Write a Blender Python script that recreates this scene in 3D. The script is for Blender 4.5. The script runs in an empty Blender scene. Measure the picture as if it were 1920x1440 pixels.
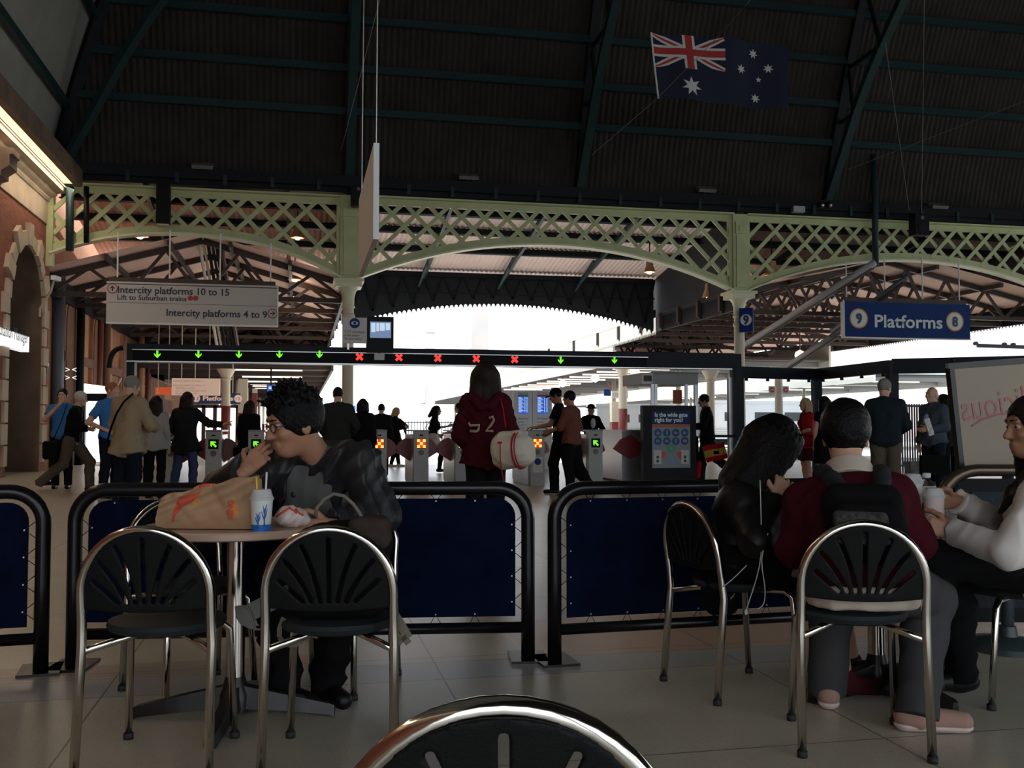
import bpy, math, random
import numpy as np
from mathutils import Matrix, Vector
random.seed(7); rng = np.random.default_rng(7)
SC = bpy.context.scene; COL = SC.collection

# ------------------------------------------------------------------ camera (image 1920x1440)
F = 1870.0; TH = math.radians(12.0); PIT = math.atan(83 / F); CZ = 1.12
fw = np.array([math.sin(TH) * math.cos(PIT), math.cos(TH) * math.cos(PIT), math.sin(PIT)])
rt = np.array([math.cos(TH), -math.sin(TH), 0.0]); up = np.cross(rt, fw)
O = np.array([0, 0, CZ]); fh = np.array([math.sin(TH), math.cos(TH), 0.0]); ZU = np.array([0, 0, 1.0])
cd = bpy.data.cameras.new('camera'); cam = bpy.data.objects.new('camera', cd); COL.objects.link(cam)
cd.sensor_width = 36; cd.lens = 36 * F / 1920; cd.clip_start = 0.05; cd.clip_end = 900
cam.matrix_world = Matrix(((rt[0], up[0], -fw[0], 0), (rt[1], up[1], -fw[1], 0), (rt[2], up[2], -fw[2], CZ), (0, 0, 0, 1)))
SC.camera = cam
# ------------------------------------------------------------------ world, sun, exposure
w = bpy.data.worlds.new('world'); SC.world = w; w.use_nodes = True
bg = w.node_tree.nodes['Background']; bg.inputs[0].default_value = (0.86, 0.93, 1.0, 1); bg.inputs[1].default_value = 3.0
sd = bpy.data.lights.new('sun', 'SUN'); sd.energy = 8; sd.angle = 0.02; sd.color = (1, 0.93, 0.82)
so = bpy.data.objects.new('sun', sd); COL.objects.link(so); so.rotation_euler = (math.radians(42), 0, math.radians(150))
SC.view_settings.view_transform = 'Standard'; SC.view_settings.look = 'None'
SC.view_settings.exposure = 0.0; SC.view_settings.gamma = 1.0; SC.view_settings.use_curve_mapping = False
SC.cycles.max_bounces = 7; SC.cycles.diffuse_bounces = 4; SC.cycles.glossy_bounces = 3; SC.cycles.transmission_bounces = 6
SC.cycles.transparent_max_bounces = 6; SC.cycles.caustics_reflective = False; SC.cycles.caustics_refractive = False
SC.cycles.sample_clamp_indirect = 6.0

def area_light(name, loc, sx, sy, power, col, rot=(0, 0, 0)):
    d = bpy.data.lights.new(name, 'AREA'); d.shape = 'RECTANGLE'; d.size = sx; d.size_y = sy; d.energy = power; d.color = col
    o = bpy.data.objects.new(name, d); COL.objects.link(o); o.location = loc; o.rotation_euler = rot
    return o

# ------------------------------------------------------------------ pixel helpers: a ray of the camera met with a real plane
def ray(px, py): return fw + rt * (px - 960) / F + up * (720 - py) / F
def at_d(px, py, d): return O + ray(px, py) * d
def at_y(px, py, y): r = ray(px, py); return O + r * (y / r[1])
def at_x(px, py, x): r = ray(px, py); return O + r * (x / r[0])
def at_z(px, py, z): r = ray(px, py); return O + r * ((z - CZ) / r[2])
def V(*a): return np.array(a, float)
def nrm(v): v = np.asarray(v, float); return v / (np.linalg.norm(v) + 1e-12)
def lerp(a, b, t): return np.asarray(a) * (1 - t) + np.asarray(b) * t

# ------------------------------------------------------------------ materials
MATS = {}
def mat(name, col, rough=0.6, metal=0.0, var=0.0, scale=8.0, emit=0.0, ecol=None, alpha=1.0, trans=0.0, bump=0.0, bscale=40.0, spec=0.5, ior=1.45, coat=0.0):
    m = bpy.data.materials.new(name); m.use_nodes = True; nt = m.node_tree; b = nt.nodes['Principled BSDF']
    b.inputs['Base Color'].default_value = (*col, 1); b.inputs['Roughness'].default_value = rough; b.inputs['Metallic'].default_value = metal
    b.inputs['Specular IOR Level'].default_value = spec; b.inputs['IOR'].default_value = ior
    b.inputs['Alpha'].default_value = alpha; b.inputs['Transmission Weight'].default_value = trans; b.inputs['Coat Weight'].default_value = coat
    tc = None
    if var > 0 or bump > 0:
        tc = nt.nodes.new('ShaderNodeTexCoord')
    if var > 0:
        n = nt.nodes.new('ShaderNodeTexNoise'); n.inputs['Scale'].default_value = scale; n.inputs['Detail'].default_value = 5
        nt.links.new(tc.outputs['Object'], n.inputs['Vector'])
        r = nt.nodes.new('ShaderNodeValToRGB'); nt.links.new(n.outputs['Fac'], r.inputs['Fac'])
        r.color_ramp.elements[0].position = 0.3; r.color_ramp.elements[1].position = 0.7
        r.color_ramp.elements[0].color = (*[max(0, c * (1 - var)) for c in col], 1); r.color_ramp.elements[1].color = (*[min(1, c * (1 + var)) for c in col], 1)
        nt.links.new(r.outputs['Color'], b.inputs['Base Color'])
    if bump > 0:
        n2 = nt.nodes.new('ShaderNodeTexNoise'); n2.inputs['Scale'].default_value = bscale; n2.inputs['Detail'].default_value = 4
        nt.links.new(tc.outputs['Object'], n2.inputs['Vector'])
        bp = nt.nodes.new('ShaderNodeBump'); bp.inputs['Strength'].default_value = bump; bp.inputs['Distance'].default_value = 0.01
        nt.links.new(n2.outputs['Fac'], bp.inputs['Height']); nt.links.new(bp.outputs['Normal'], b.inputs['Normal'])
    if emit > 0:
        b.inputs['Emission Color'].default_value = (*(ecol or col), 1); b.inputs['Emission Strength'].default_value = emit
    MATS[name] = m
    return m
def glassy(name, col, alpha):
    m = bpy.data.materials.new(name); m.use_nodes = True; nt = m.node_tree
    for n in list(nt.nodes): nt.nodes.remove(n)
    o = nt.nodes.new('ShaderNodeOutputMaterial'); mx = nt.nodes.new('ShaderNodeMixShader'); t = nt.nodes.new('ShaderNodeBsdfTransparent'); g = nt.nodes.new('ShaderNodeBsdfGlossy')
    t.inputs[0].default_value = (*col, 1); g.inputs['Roughness'].default_value = 0.03; mx.inputs[0].default_value = alpha
    nt.links.new(t.outputs[0], mx.inputs[1]); nt.links.new(g.outputs[0], mx.inputs[2]); nt.links.new(mx.outputs[0], o.inputs[0])
    return m

# ------------------------------------------------------------------ mesh builder
class MB:
    def __init__(s): s.v = []; s.f = []; s.m = []
    def add(s, vs, fs, mi=0):
        b = len(s.v); s.v += [tuple(map(float, x)) for x in vs]
        for f in fs: s.f.append([b + i for i in f]); s.m.append(mi)
        return s
    def box(s, c, size, rz=0.0, mi=0):
        hx, hy, hz = [x / 2 for x in size]; ca, sa = math.cos(rz), math.sin(rz); vs = []
        for dz in (-hz, hz):
            for dx, dy in ((-hx, -hy), (hx, -hy), (hx, hy), (-hx, hy)): vs.append((c[0] + dx * ca - dy * sa, c[1] + dx * sa + dy * ca, c[2] + dz))
        return s.add(vs, [(3, 2, 1, 0), (4, 5, 6, 7), (0, 1, 5, 4), (1, 2, 6, 5), (2, 3, 7, 6), (3, 0, 4, 7)], mi)
    def bbox(s, lo, hi, mi=0):
        return s.box([(a + b) / 2 for a, b in zip(lo, hi)], [b - a for a, b in zip(lo, hi)], 0, mi)
    def obox(s, c, ax, ay, az, size, mi=0):
        c = np.asarray(c); vs = []
        for dz in (-.5, .5):
            for dx, dy in ((-.5, -.5), (.5, -.5), (.5, .5), (-.5, .5)): vs.append(c + ax * dx * size[0] + ay * dy * size[1] + az * dz * size[2])
        return s.add(vs, [(3, 2, 1, 0), (4, 5, 6, 7), (0, 1, 5, 4), (1, 2, 6, 5), (2, 3, 7, 6), (3, 0, 4, 7)], mi)
    def beam(s, a, b, w, h, mi=0, ref=(0, 0, 1)):
        a = np.asarray(a, float); b = np.asarray(b, float); d = nrm(b - a); ref = np.asarray(ref, float)
        if abs(d @ ref) > 0.98: ref = V(0, 1, 0) if abs(d[1]) < .9 else V(1, 0, 0)
        sx = nrm(np.cross(d, ref)); sz = np.cross(sx, d)
        return s.obox((a + b) / 2, sx, d, sz, (w, np.linalg.norm(b - a), h), mi)
    def tube(s, path, r, n=8, closed=False, mi=0):
        P = [np.asarray(p, float) for p in path]; k = len(P); R = r if hasattr(r, '__len__') else [r] * k
        vs = []; prev = None
        for i in range(k):
            if closed: t = P[(i + 1) % k] - P[i - 1]
            else: t = P[min(i + 1, k - 1)] - P[max(i - 1, 0)]
            t = nrm(t)
            if prev is None:
                ref = V(0, 0, 1) if abs(t[2]) < .9 else V(1, 0, 0); x = nrm(np.cross(t, ref))
            else: x = nrm(prev - t * (prev @ t))
            y = np.cross(t, x); prev = x
            for j in range(n):
                a = 2 * math.pi * j / n; vs.append(P[i] + (x * math.cos(a) + y * math.sin(a)) * R[i])
        fs = []; m = k if closed else k - 1
        for i in range(m):
            for j in range(n):
                a = i * n + j; b = i * n + (j + 1) % n; c = ((i + 1) % k) * n + (j + 1) % n; d = ((i + 1) % k) * n + j; fs.append((a, b, c, d))
        if not closed: fs += [tuple(range(n - 1, -1, -1)), tuple((k - 1) * n + j for j in range(n))]
        return s.add(vs, fs, mi)
    def lathe(s, prof, loc=(0, 0, 0), n=24, mi=0, axis=None):
        loc = np.asarray(loc, float); vs = []
        if axis is None: X, Y, Z = V(1, 0, 0), V(0, 1, 0), V(0, 0, 1)
        else:
            Z = nrm(axis); X = nrm(np.cross(Z, V(0, 0, 1) if abs(Z[2]) < .9 else V(1, 0, 0))); Y = np.cross(Z, X)
        for r, z in prof:
            for j in range(n):
                a = 2 * math.pi * j / n; vs.append(loc + X * r * math.cos(a) + Y * r * math.sin(a) + Z * z)
        fs = []
        for i in range(len(prof) - 1):
            for j in range(n): fs.append((i * n + j, i * n + (j + 1) % n, (i + 1) * n + (j + 1) % n, (i + 1) * n + j))
        fs += [tuple(range(n - 1, -1, -1)), tuple((len(prof) - 1) * n + j for j in range(n))]
        return s.add(vs, fs, mi)
    def prism(s, poly, o, ux, uy, ext, mi=0):
        o, ux, uy, ext = map(np.asarray, (o, ux, uy, ext)); n = len(poly)
        a = [o + ux * p[0] + uy * p[1] for p in poly]; b = [p + ext for p in a]
        fs = [tuple(range(n - 1, -1, -1)), tuple(range(n, 2 * n))] + [(i, (i + 1) % n, n + (i + 1) % n, n + i) for i in range(n)]
        return s.add(a + b, fs, mi)
    def grid(s, fn, nu, nv, mi=0):
        vs = [fn(i / nu, j / nv) for j in range(nv + 1) for i in range(nu + 1)]
        fs = [(j * (nu + 1) + i, j * (nu + 1) + i + 1, (j + 1) * (nu + 1) + i + 1, (j + 1) * (nu + 1) + i) for j in range(nv) for i in range(nu)]
        return s.add(vs, fs, mi)
    def build(s, name, mats, parent=None, smooth=False, local=False):
        me = bpy.data.meshes.new(name); me.from_pydata(s.v, [], s.f); mats = mats if isinstance(mats, (list, tuple)) else [mats]
        for m in mats: me.materials.append(MATS[m] if isinstance(m, str) else m)
        if len(mats) > 1: me.polygons.foreach_set('material_index', s.m)
        if smooth: me.polygons.foreach_set('use_smooth', [True] * len(s.f))
        if smooth == 'auto':
            try: me.set_sharp_from_angle(angle=math.radians(40))
            except Exception: pass
        me.validate(); me.update()
        return link(name, me, parent, local)
def link(name, me, parent=None, local=False):
    o = bpy.data.objects.new(name, me); COL.objects.link(o)
    if parent is not None:
        o.parent = parent
        if parent.type == 'EMPTY' and not local: o.matrix_parent_inverse = parent.matrix_basis.inverted()
    return o
def tag(o, label=None, cat=None, group=None, kind=None):
    if label: o['label'] = label
    if cat: o['category'] = cat
    if group: o['group'] = group
    if kind: o['kind'] = kind
    return o
def thing(name, label, cat, loc=(0, 0, 0), rz=0.0, group=None):
    o = bpy.data.objects.new(name, None); COL.objects.link(o); o.location = [float(x) for x in loc]; o.rotation_euler = (0, 0, rz); o.empty_display_size = .1
    return tag(o, label, cat, group)
def struct(o): o['kind'] = 'structure'; return o
def dup(root, loc, rz=None, label=None, group=None, cat=None):
    r = root.copy(); COL.objects.link(r); r.location = [float(x) for x in loc]
    if rz is not None: r.rotation_euler = (0, 0, rz)
    if label: r['label'] = label
    if group: r['group'] = group
    if cat: r['category'] = cat
    for ch in list(root.children):
        c = ch.copy(); COL.objects.link(c); c.parent = r
        for g in list(ch.children):
            d = g.copy(); COL.objects.link(d); d.parent = c
    return r
def text(name, body, o, ux, uy, m, parent, width=None, height=None, align='LEFT', depth=0.004, bold=0.0, local=False):
    """real letters: O = left end (or centre) of the baseline, UX / UY the writing's right and up"""
    cu = bpy.data.curves.new('t', 'FONT'); cu.body = body; cu.size = 1; cu.extrude = 0; cu.offset = bold; cu.resolution_u = 3
    ob = bpy.data.objects.new('t', cu); me = bpy.data.meshes.new_from_object(ob); bpy.data.objects.remove(ob)
    n = len(me.vertices); co = np.empty(n * 3); me.vertices.foreach_get('co', co); co = co.reshape(-1, 3)
    co[:, 0] -= co[:, 0].min(); wd = co[:, 0].max(); cap = 0.729 - 0.0
    sx = sy = (height / cap) if height else width / wd
    if width and height: sx = width / wd
    ux, uy, o = nrm(ux), nrm(uy), np.asarray(o, float); nn = np.cross(ux, uy)
    x = co[:, 0:1] * sx
    if align == 'CENTER': x = x - wd * sx / 2
    if align == 'RIGHT': x = x - wd * sx
    P = o + ux * x + uy * co[:, 1:2] * sy + nn * depth
    me.vertices.foreach_set('co', P.ravel()); me.materials.clear(); me.materials.append(MATS[m] if isinstance(m, str) else m); me.update()
    me.name = name
    return link(name, me, parent, local)
def disc_poly(r, n=28, cx=0, cy=0): return [(cx + r * math.cos(2 * math.pi * i / n), cy + r * math.sin(2 * math.pi * i / n)) for i in range(n)]
def bez(a, b, c, n=10): a, b, c = map(np.asarray, (a, b, c)); return [a * (1 - t) ** 2 + b * 2 * t * (1 - t) + c * t * t for t in np.linspace(0, 1, n)]

# ------------------------------------------------------------------ signed-distance modelling (bodies, clothes, bags)
def rc(a, b, ra, rb=None, k=.03, cap=False, capa=False): return dict(t='c', a=np.asarray(a, float), b=np.asarray(b, float), ra=ra, rb=ra if rb is None else rb, k=k, cap=cap, capa=capa)
def ell(c, r, M=None, k=.03): return dict(t='e', c=np.asarray(c, float), r=np.asarray(r, float), M=np.eye(3) if M is None else np.asarray(M), k=k)
def bxp(c, r, M=None, k=.02, rd=.02): return dict(t='b', c=np.asarray(c, float), r=np.asarray(r, float), M=np.eye(3) if M is None else np.asarray(M), k=k, rd=rd)
def sub(p): p = dict(p); p['sub'] = True; return p
def pbox(p):
    if p['t'] == 'c': return np.minimum(p['a'] - p['ra'], p['b'] - p['rb']), np.maximum(p['a'] + p['ra'], p['b'] + p['rb'])
    R = np.abs(p['M'].T) @ p['r']; return p['c'] - R, p['c'] + R
def pdist(p, X):
    if p['t'] == 'c':
        ba = p['b'] - p['a']; L2 = ba @ ba + 1e-12; pa = X - p['a']; hh = np.clip(pa @ ba / L2, 0, 1)
        d = np.linalg.norm(pa - hh[..., None] * ba, axis=-1) - (p['ra'] + (p['rb'] - p['ra']) * hh)
        if p['cap']: d = np.maximum(d, (X - p['b']) @ (ba / math.sqrt(L2)))
        if p['capa']: d = np.maximum(d, (p['a'] - X) @ (ba / math.sqrt(L2)))
        return d
    q = (X - p['c']) @ p['M'].T
    if p['t'] == 'e':
        k0 = np.linalg.norm(q / p['r'], axis=-1); k1 = np.linalg.norm(q / p['r'] ** 2, axis=-1) + 1e-9; return k0 * (k0 - 1) / k1
    q = np.abs(q) - (p['r'] - p['rd']); return np.linalg.norm(np.maximum(q, 0), axis=-1) + np.minimum(q.max(-1), 0) - p['rd']
E8 = np.array([(i & 1, i >> 1 & 1, i >> 2 & 1) for i in range(8)])
EDG = [(a, b) for a in range(8) for b in range(a + 1, 8) if np.abs(E8[a] - E8[b]).sum() == 1]
def nets(Fd, org, h):
    ins = Fd < 0; n = np.array(Fd.shape)
    cnt = np.zeros(n - 1, np.int8)
    for e in E8: cnt += ins[e[0]:n[0] - 1 + e[0], e[1]:n[1] - 1 + e[1], e[2]:n[2] - 1 + e[2]]
    act = np.argwhere((cnt > 0) & (cnt < 8))
    if len(act) == 0: return np.zeros((0, 3)), np.zeros((0, 4), int)
    idx = -np.ones(n - 1, np.int64); idx[tuple(act.T)] = np.arange(len(act))
    vals = np.stack([Fd[tuple((act + e).T)] for e in E8], 1); acc = np.zeros((len(act), 3)); c = np.zeros(len(act))
    for a, b in EDG:
        mk = (vals[:, a] < 0) != (vals[:, b] < 0); t = vals[mk, a] / (vals[mk, a] - vals[mk, b])
        acc[mk] += E8[a] + (E8[b] - E8[a]) * t[:, None]; c[mk] += 1
    vs = org + (act + acc / c[:, None]) * h; fs = []
    for ax in range(3):
        o1, o2 = [(1, 2), (2, 0), (0, 1)][ax]
        sl = [slice(1, None)] * 3; sl[ax] = slice(0, n[ax] - 1); s2 = list(sl); s2[ax] = slice(1, n[ax])
        A = ins[tuple(sl)]; B = ins[tuple(s2)]; mk = np.argwhere(A != B)
        if len(mk) == 0: continue
        off = np.ones(3, int); off[ax] = 0; pt = mk + off
        a0 = A[tuple(mk.T)]; m1 = np.zeros(3, int); m1[o1] = 1; m2 = np.zeros(3, int); m2[o2] = 1
        ok = np.all(pt < n - 1, axis=1) & np.all(pt - m1 - m2 >= 0, axis=1); pt = pt[ok]; a0 = a0[ok]
        q = np.stack([idx[tuple((pt - m1 - m2).T)], idx[tuple((pt - m2).T)], idx[tuple(pt.T)], idx[tuple((pt - m1).T)]], 1)
        q[~a0] = q[~a0][:, ::-1]; fs.append(q)
    fs = np.concatenate(fs); return vs, fs[(fs >= 0).all(1)]
def sdf(prims, h, disp=None, clips=()):
    add = [p for p in prims if not p.get('sub')]
    lo = np.min([pbox(p)[0] for p in add], 0) - 3 * h - .012; hi = np.max([pbox(p)[1] for p in add], 0) + 3 * h + .012
    n = np.ceil((hi - lo) / h).astype(int) + 1; Fd = np.full(n, 1.0)
    ax = [lo[i] + np.arange(n[i]) * h for i in range(3)]
    for p in prims:
        a, b = pbox(p); m = p['k'] + 2.5 * h + .012
        i0 = np.clip(np.floor((a - m - lo) / h).astype(int), 0, n); i1 = np.clip(np.ceil((b + m - lo) / h).astype(int) + 1, 0, n)
        if (i1 <= i0).any(): continue
        S = tuple(slice(x, y) for x, y in zip(i0, i1)); X = np.stack(np.meshgrid(*[ax[i][S[i]] for i in range(3)], indexing='ij'), -1)
        d = pdist(p, X); k = p['k']; f = Fd[S]
        if p.get('sub'):
            d = -d; hh = np.maximum(k - np.abs(f - d), 0) / k; Fd[S] = np.maximum(f, d) + hh * hh * k / 4
        else:
            hh = np.maximum(k - np.abs(f - d), 0) / k; Fd[S] = np.minimum(f, d) - hh * hh * k / 4
    if disp is not None or len(clips):
        X = np.stack(np.meshgrid(*ax, indexing='ij'), -1)
        if disp is not None: Fd = Fd + disp(X)
        for pt, nn in clips: Fd = np.maximum(Fd, (X - np.asarray(pt)) @ np.asarray(nn))
    Fd[0] = Fd[-1] = 1; Fd[:, 0] = Fd[:, -1] = 1; Fd[:, :, 0] = Fd[:, :, -1] = 1
    return nets(Fd, lo, h)
def np_mesh(name, parts, m, parent=None, smooth=True, local=False):
    vs = []; fs = []; b = 0
    for v, f in parts: vs.append(v); fs.append(f + b); b += len(v)
    vs = np.concatenate(vs); fs = np.concatenate(fs); me = bpy.data.meshes.new(name)
    me.vertices.add(len(vs)); me.vertices.foreach_set('co', vs.astype(np.float32).ravel()); me.loops.add(len(fs) * 4); me.loops.foreach_set('vertex_index', fs.astype(np.int32).ravel())
    me.polygons.add(len(fs)); me.polygons.foreach_set('loop_start', np.arange(0, len(fs) * 4, 4, dtype=np.int32))
    me.polygons.foreach_set('use_smooth', np.full(len(fs), smooth)); me.materials.append(MATS[m] if isinstance(m, str) else m); me.update(calc_edges=True); me.validate()
    return link(name, me, parent, local)
def folds(amp, fr=38.0, seed=0, vert=0.0):
    """cloth creases: soft waves with sharper ridges"""
    r = np.random.default_rng(seed); D = r.normal(size=(4, 3)); D[:, 2] *= (1 - vert); D /= np.linalg.norm(D, axis=1)[:, None]; ph = r.uniform(0, 6, 4); Q = r.normal(size=(4, 3))
    def f(X):
        o = 0
        for i in range(4):
            w_ = X @ D[i] * fr * (.75 + .35 * i) + ph[i] + 1.8 * np.sin(X @ Q[i] * 7 + i); o = o + (np.abs(np.sin(w_)) * 2 - 1.2) * (.5 + .5 * np.sin(X @ Q[i - 1] * 5 + ph[i]))
        return o * amp / 3
    return f
# ------------------------------------------------------------------ node helpers and palette
def nmath(nt, op, a, b=None, c=None):
    n = nt.nodes.new('ShaderNodeMath'); n.operation = op
    for i, x in enumerate((a, b, c)):
        if x is None: continue
        if isinstance(x, (int, float)): n.inputs[i].default_value = x
        else: nt.links.new(x, n.inputs[i])
    return n.outputs[0]
def nmix(nt, f, a, b, mode='MIX'):
    n = nt.nodes.new('ShaderNodeMix'); n.data_type = 'RGBA'; n.blend_type = mode
    for s, x in ((0, f), (6, a), (7, b)):
        if isinstance(x, (int, float)): n.inputs[s].default_value = x
        elif isinstance(x, tuple): n.inputs[s].default_value = (*x, 1)
        else: nt.links.new(x, n.inputs[s])
    return n.outputs[2]
def floor_mat():
    m = bpy.data.materials.new('terrazzo'); m.use_nodes = True; nt = m.node_tree; b = nt.nodes['Principled BSDF']; MATS['terrazzo'] = m
    g = nt.nodes.new('ShaderNodeNewGeometry'); sp = nt.nodes.new('ShaderNodeSeparateXYZ'); nt.links.new(g.outputs['Position'], sp.inputs[0]); x, y = sp.outputs[0], sp.outputs[1]
    def rng_(v, lo, hi): return nmath(nt, 'MULTIPLY', nmath(nt, 'GREATER_THAN', v, lo), nmath(nt, 'LESS_THAN', v, hi))
    n1 = nt.nodes.new('ShaderNodeTexNoise'); n1.inputs['Scale'].default_value = 2.2; n1.inputs['Detail'].default_value = 6; nt.links.new(g.outputs['Position'], n1.inputs['Vector'])
    base = nmix(nt, n1.outputs['Fac'], (0.40, 0.365, 0.285), (0.56, 0.52, 0.42))
    grey = rng_(y, 4.47, 4.8); base = nmix(nt, nmath(nt, 'MULTIPLY', grey, .8), base, (0.36, 0.37, 0.39))
    sal = nmath(nt, 'MULTIPLY', rng_(y, 4.8, 5.75), nmath(nt, 'GREATER_THAN', x, 1.12)); base = nmix(nt, sal, base, (0.50, 0.30, 0.19))
    sal2 = nmath(nt, 'MULTIPLY', rng_(y, 4.82, 5.08), nmath(nt, 'LESS_THAN', x, 0.15)); base = nmix(nt, nmath(nt, 'MULTIPLY', sal2, .6), base, (0.33, 0.2, 0.16))
    vo = nt.nodes.new('ShaderNodeTexVoronoi'); vo.inputs['Scale'].default_value = 75; nt.links.new(g.outputs['Position'], vo.inputs['Vector'])
    dk = nmath(nt, 'LESS_THAN', vo.outputs['Distance'], 0.2); base = nmix(nt, nmath(nt, 'MULTIPLY', dk, .5), base, (0.14, 0.11, 0.08))
    vo2 = nt.nodes.new('ShaderNodeTexVoronoi'); vo2.inputs['Scale'].default_value = 52; nt.links.new(g.outputs['Position'], vo2.inputs['Vector'])
    dk2 = nmath(nt, 'LESS_THAN', vo2.outputs['Distance'], 0.13); base = nmix(nt, nmath(nt, 'MULTIPLY', dk2, .6), base, (0.09, 0.07, 0.05))
    jx = nmath(nt, 'LESS_THAN', nmath(nt, 'PINGPONG', nmath(nt, 'ADD', x, 40 - .32), .72), .004)
    jy = nmath(nt, 'LESS_THAN', nmath(nt, 'ABSOLUTE', nmath(nt, 'SUBTRACT', y, 4.47)), .004); jy2 = nmath(nt, 'LESS_THAN', nmath(nt, 'ABSOLUTE', nmath(nt, 'SUBTRACT', y, 4.8)), .004)
    jy3 = nmath(nt, 'LESS_THAN', nmath(nt, 'PINGPONG', nmath(nt, 'ADD', y, 40 - .1), .8), .004)
    jn = nmath(nt, 'MAXIMUM', nmath(nt, 'MAXIMUM', jx, jy), nmath(nt, 'MAXIMUM', jy2, jy3)); base = nmix(nt, nmath(nt, 'MULTIPLY', jn, .85), base, (0.06, 0.05, 0.045))
    nt.links.new(base, b.inputs['Base Color'])
    n3 = nt.nodes.new('ShaderNodeTexNoise'); n3.inputs['Scale'].default_value = 5; nt.links.new(g.outputs['Position'], n3.inputs['Vector'])
    nt.links.new(nmath(nt, 'MULTIPLY_ADD', n3.outputs['Fac'], .12, .26), b.inputs['Roughness']); b.inputs['Specular IOR Level'].default_value = .5; b.inputs['IOR'].default_value = 1.85
def brick_mat(name, c1, c2, mort):
    m = bpy.data.materials.new(name); m.use_nodes = True; nt = m.node_tree; b = nt.nodes['Principled BSDF']; MATS[name] = m
    g = nt.nodes.new('ShaderNodeNewGeometry'); sp = nt.nodes.new('ShaderNodeSeparateXYZ'); nt.links.new(g.outputs['Position'], sp.inputs[0])
    cb = nt.nodes.new('ShaderNodeCombineXYZ'); nt.links.new(nmath(nt, 'ADD', sp.outputs[1], sp.outputs[0]), cb.inputs[0]); nt.links.new(sp.outputs[2], cb.inputs[1])
    br = nt.nodes.new('ShaderNodeTexBrick'); nt.links.new(cb.outputs[0], br.inputs['Vector']); br.inputs['Scale'].default_value = 1
    br.inputs['Brick Width'].default_value = .23; br.inputs['Row Height'].default_value = .082; br.inputs['Mortar Size'].default_value = .008
    br.inputs['Color1'].default_value = (*c1, 1); br.inputs['Color2'].default_value = (*c2, 1); br.inputs['Mortar'].default_value = (*mort, 1)
    nt.links.new(br.outputs['Color'], b.inputs['Base Color']); b.inputs['Roughness'].default_value = .85
floor_mat()
brick_mat('brick', (0.27, 0.068, 0.03), (0.19, 0.045, 0.02), (0.2, 0.105, 0.07))
brick_mat('brick_tan', (0.36, 0.15, 0.07), (0.30, 0.12, 0.055), (0.28, 0.17, 0.11))
mat('stone', (0.46, 0.37, 0.27), .85, var=.15, scale=2)
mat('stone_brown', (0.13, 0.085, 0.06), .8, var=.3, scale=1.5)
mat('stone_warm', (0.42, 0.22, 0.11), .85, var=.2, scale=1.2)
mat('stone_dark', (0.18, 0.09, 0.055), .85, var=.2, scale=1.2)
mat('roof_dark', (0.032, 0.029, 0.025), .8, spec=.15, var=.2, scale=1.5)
mat('steel_teal', (0.014, 0.034, 0.037), .5, spec=.25)
mat('steel_black', (0.010, 0.012, 0.014), .5, spec=.15)
mat('steel_brown', (0.055, 0.035, 0.028), .6)
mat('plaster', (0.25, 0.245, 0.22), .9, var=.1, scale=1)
mat('girder_green', (0.46, 0.50, 0.27), .55, var=.08, scale=2)
mat('girder_pale', (0.66, 0.67, 0.47), .5)
mat('cream', (0.62, 0.55, 0.43), .6)
mat('oxide_red', (0.20, 0.035, 0.025), .5)
mat('roof_pink', (0.72, 0.58, 0.54), .7, var=.06, scale=1)
mat('soffit_pink', (0.72, 0.50, 0.41), .8, var=.08, scale=.8)
mat('concrete', (0.62, 0.60, 0.58), .8, var=.08, scale=.5)
mat('white_paint', (0.8, 0.8, 0.8), .5)
mat('off_white', (0.62, 0.62, 0.60), .5)
mat('grey_beam', (.25, .25, .25), .6); mat('valance', (0.025, 0.028, 0.032), .6, spec=.2)  # canopy cross beams in one plain grey
mat('fascia_pale', (0.72, 0.71, 0.63), .6)
mat('tube_lit', (1, .9, .78), .5, emit=2.2, ecol=(1, .82, .66))
mat('trough_lit', (1, .9, .6), .5, emit=0.95, ecol=(1, .88, .58))
mat('back_wall', (0.2, 0.18, 0.15), .9)
X0, GY, CL1, CL2, CL3, CL4 = -6.6, 28.25, 1.3, 13.1, 24.9, 36.7
# ------------------------------------------------------------------ floor and ground
fl = MB().bbox((-13, -12, -.3), (40, 31.5, 0)).build('floor', 'terrazzo'); struct(fl)
gr = MB().bbox((-60, 31.5, -.3), (140, 260, -.004)).build('ground', 'concrete'); struct(gr); 
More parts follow.
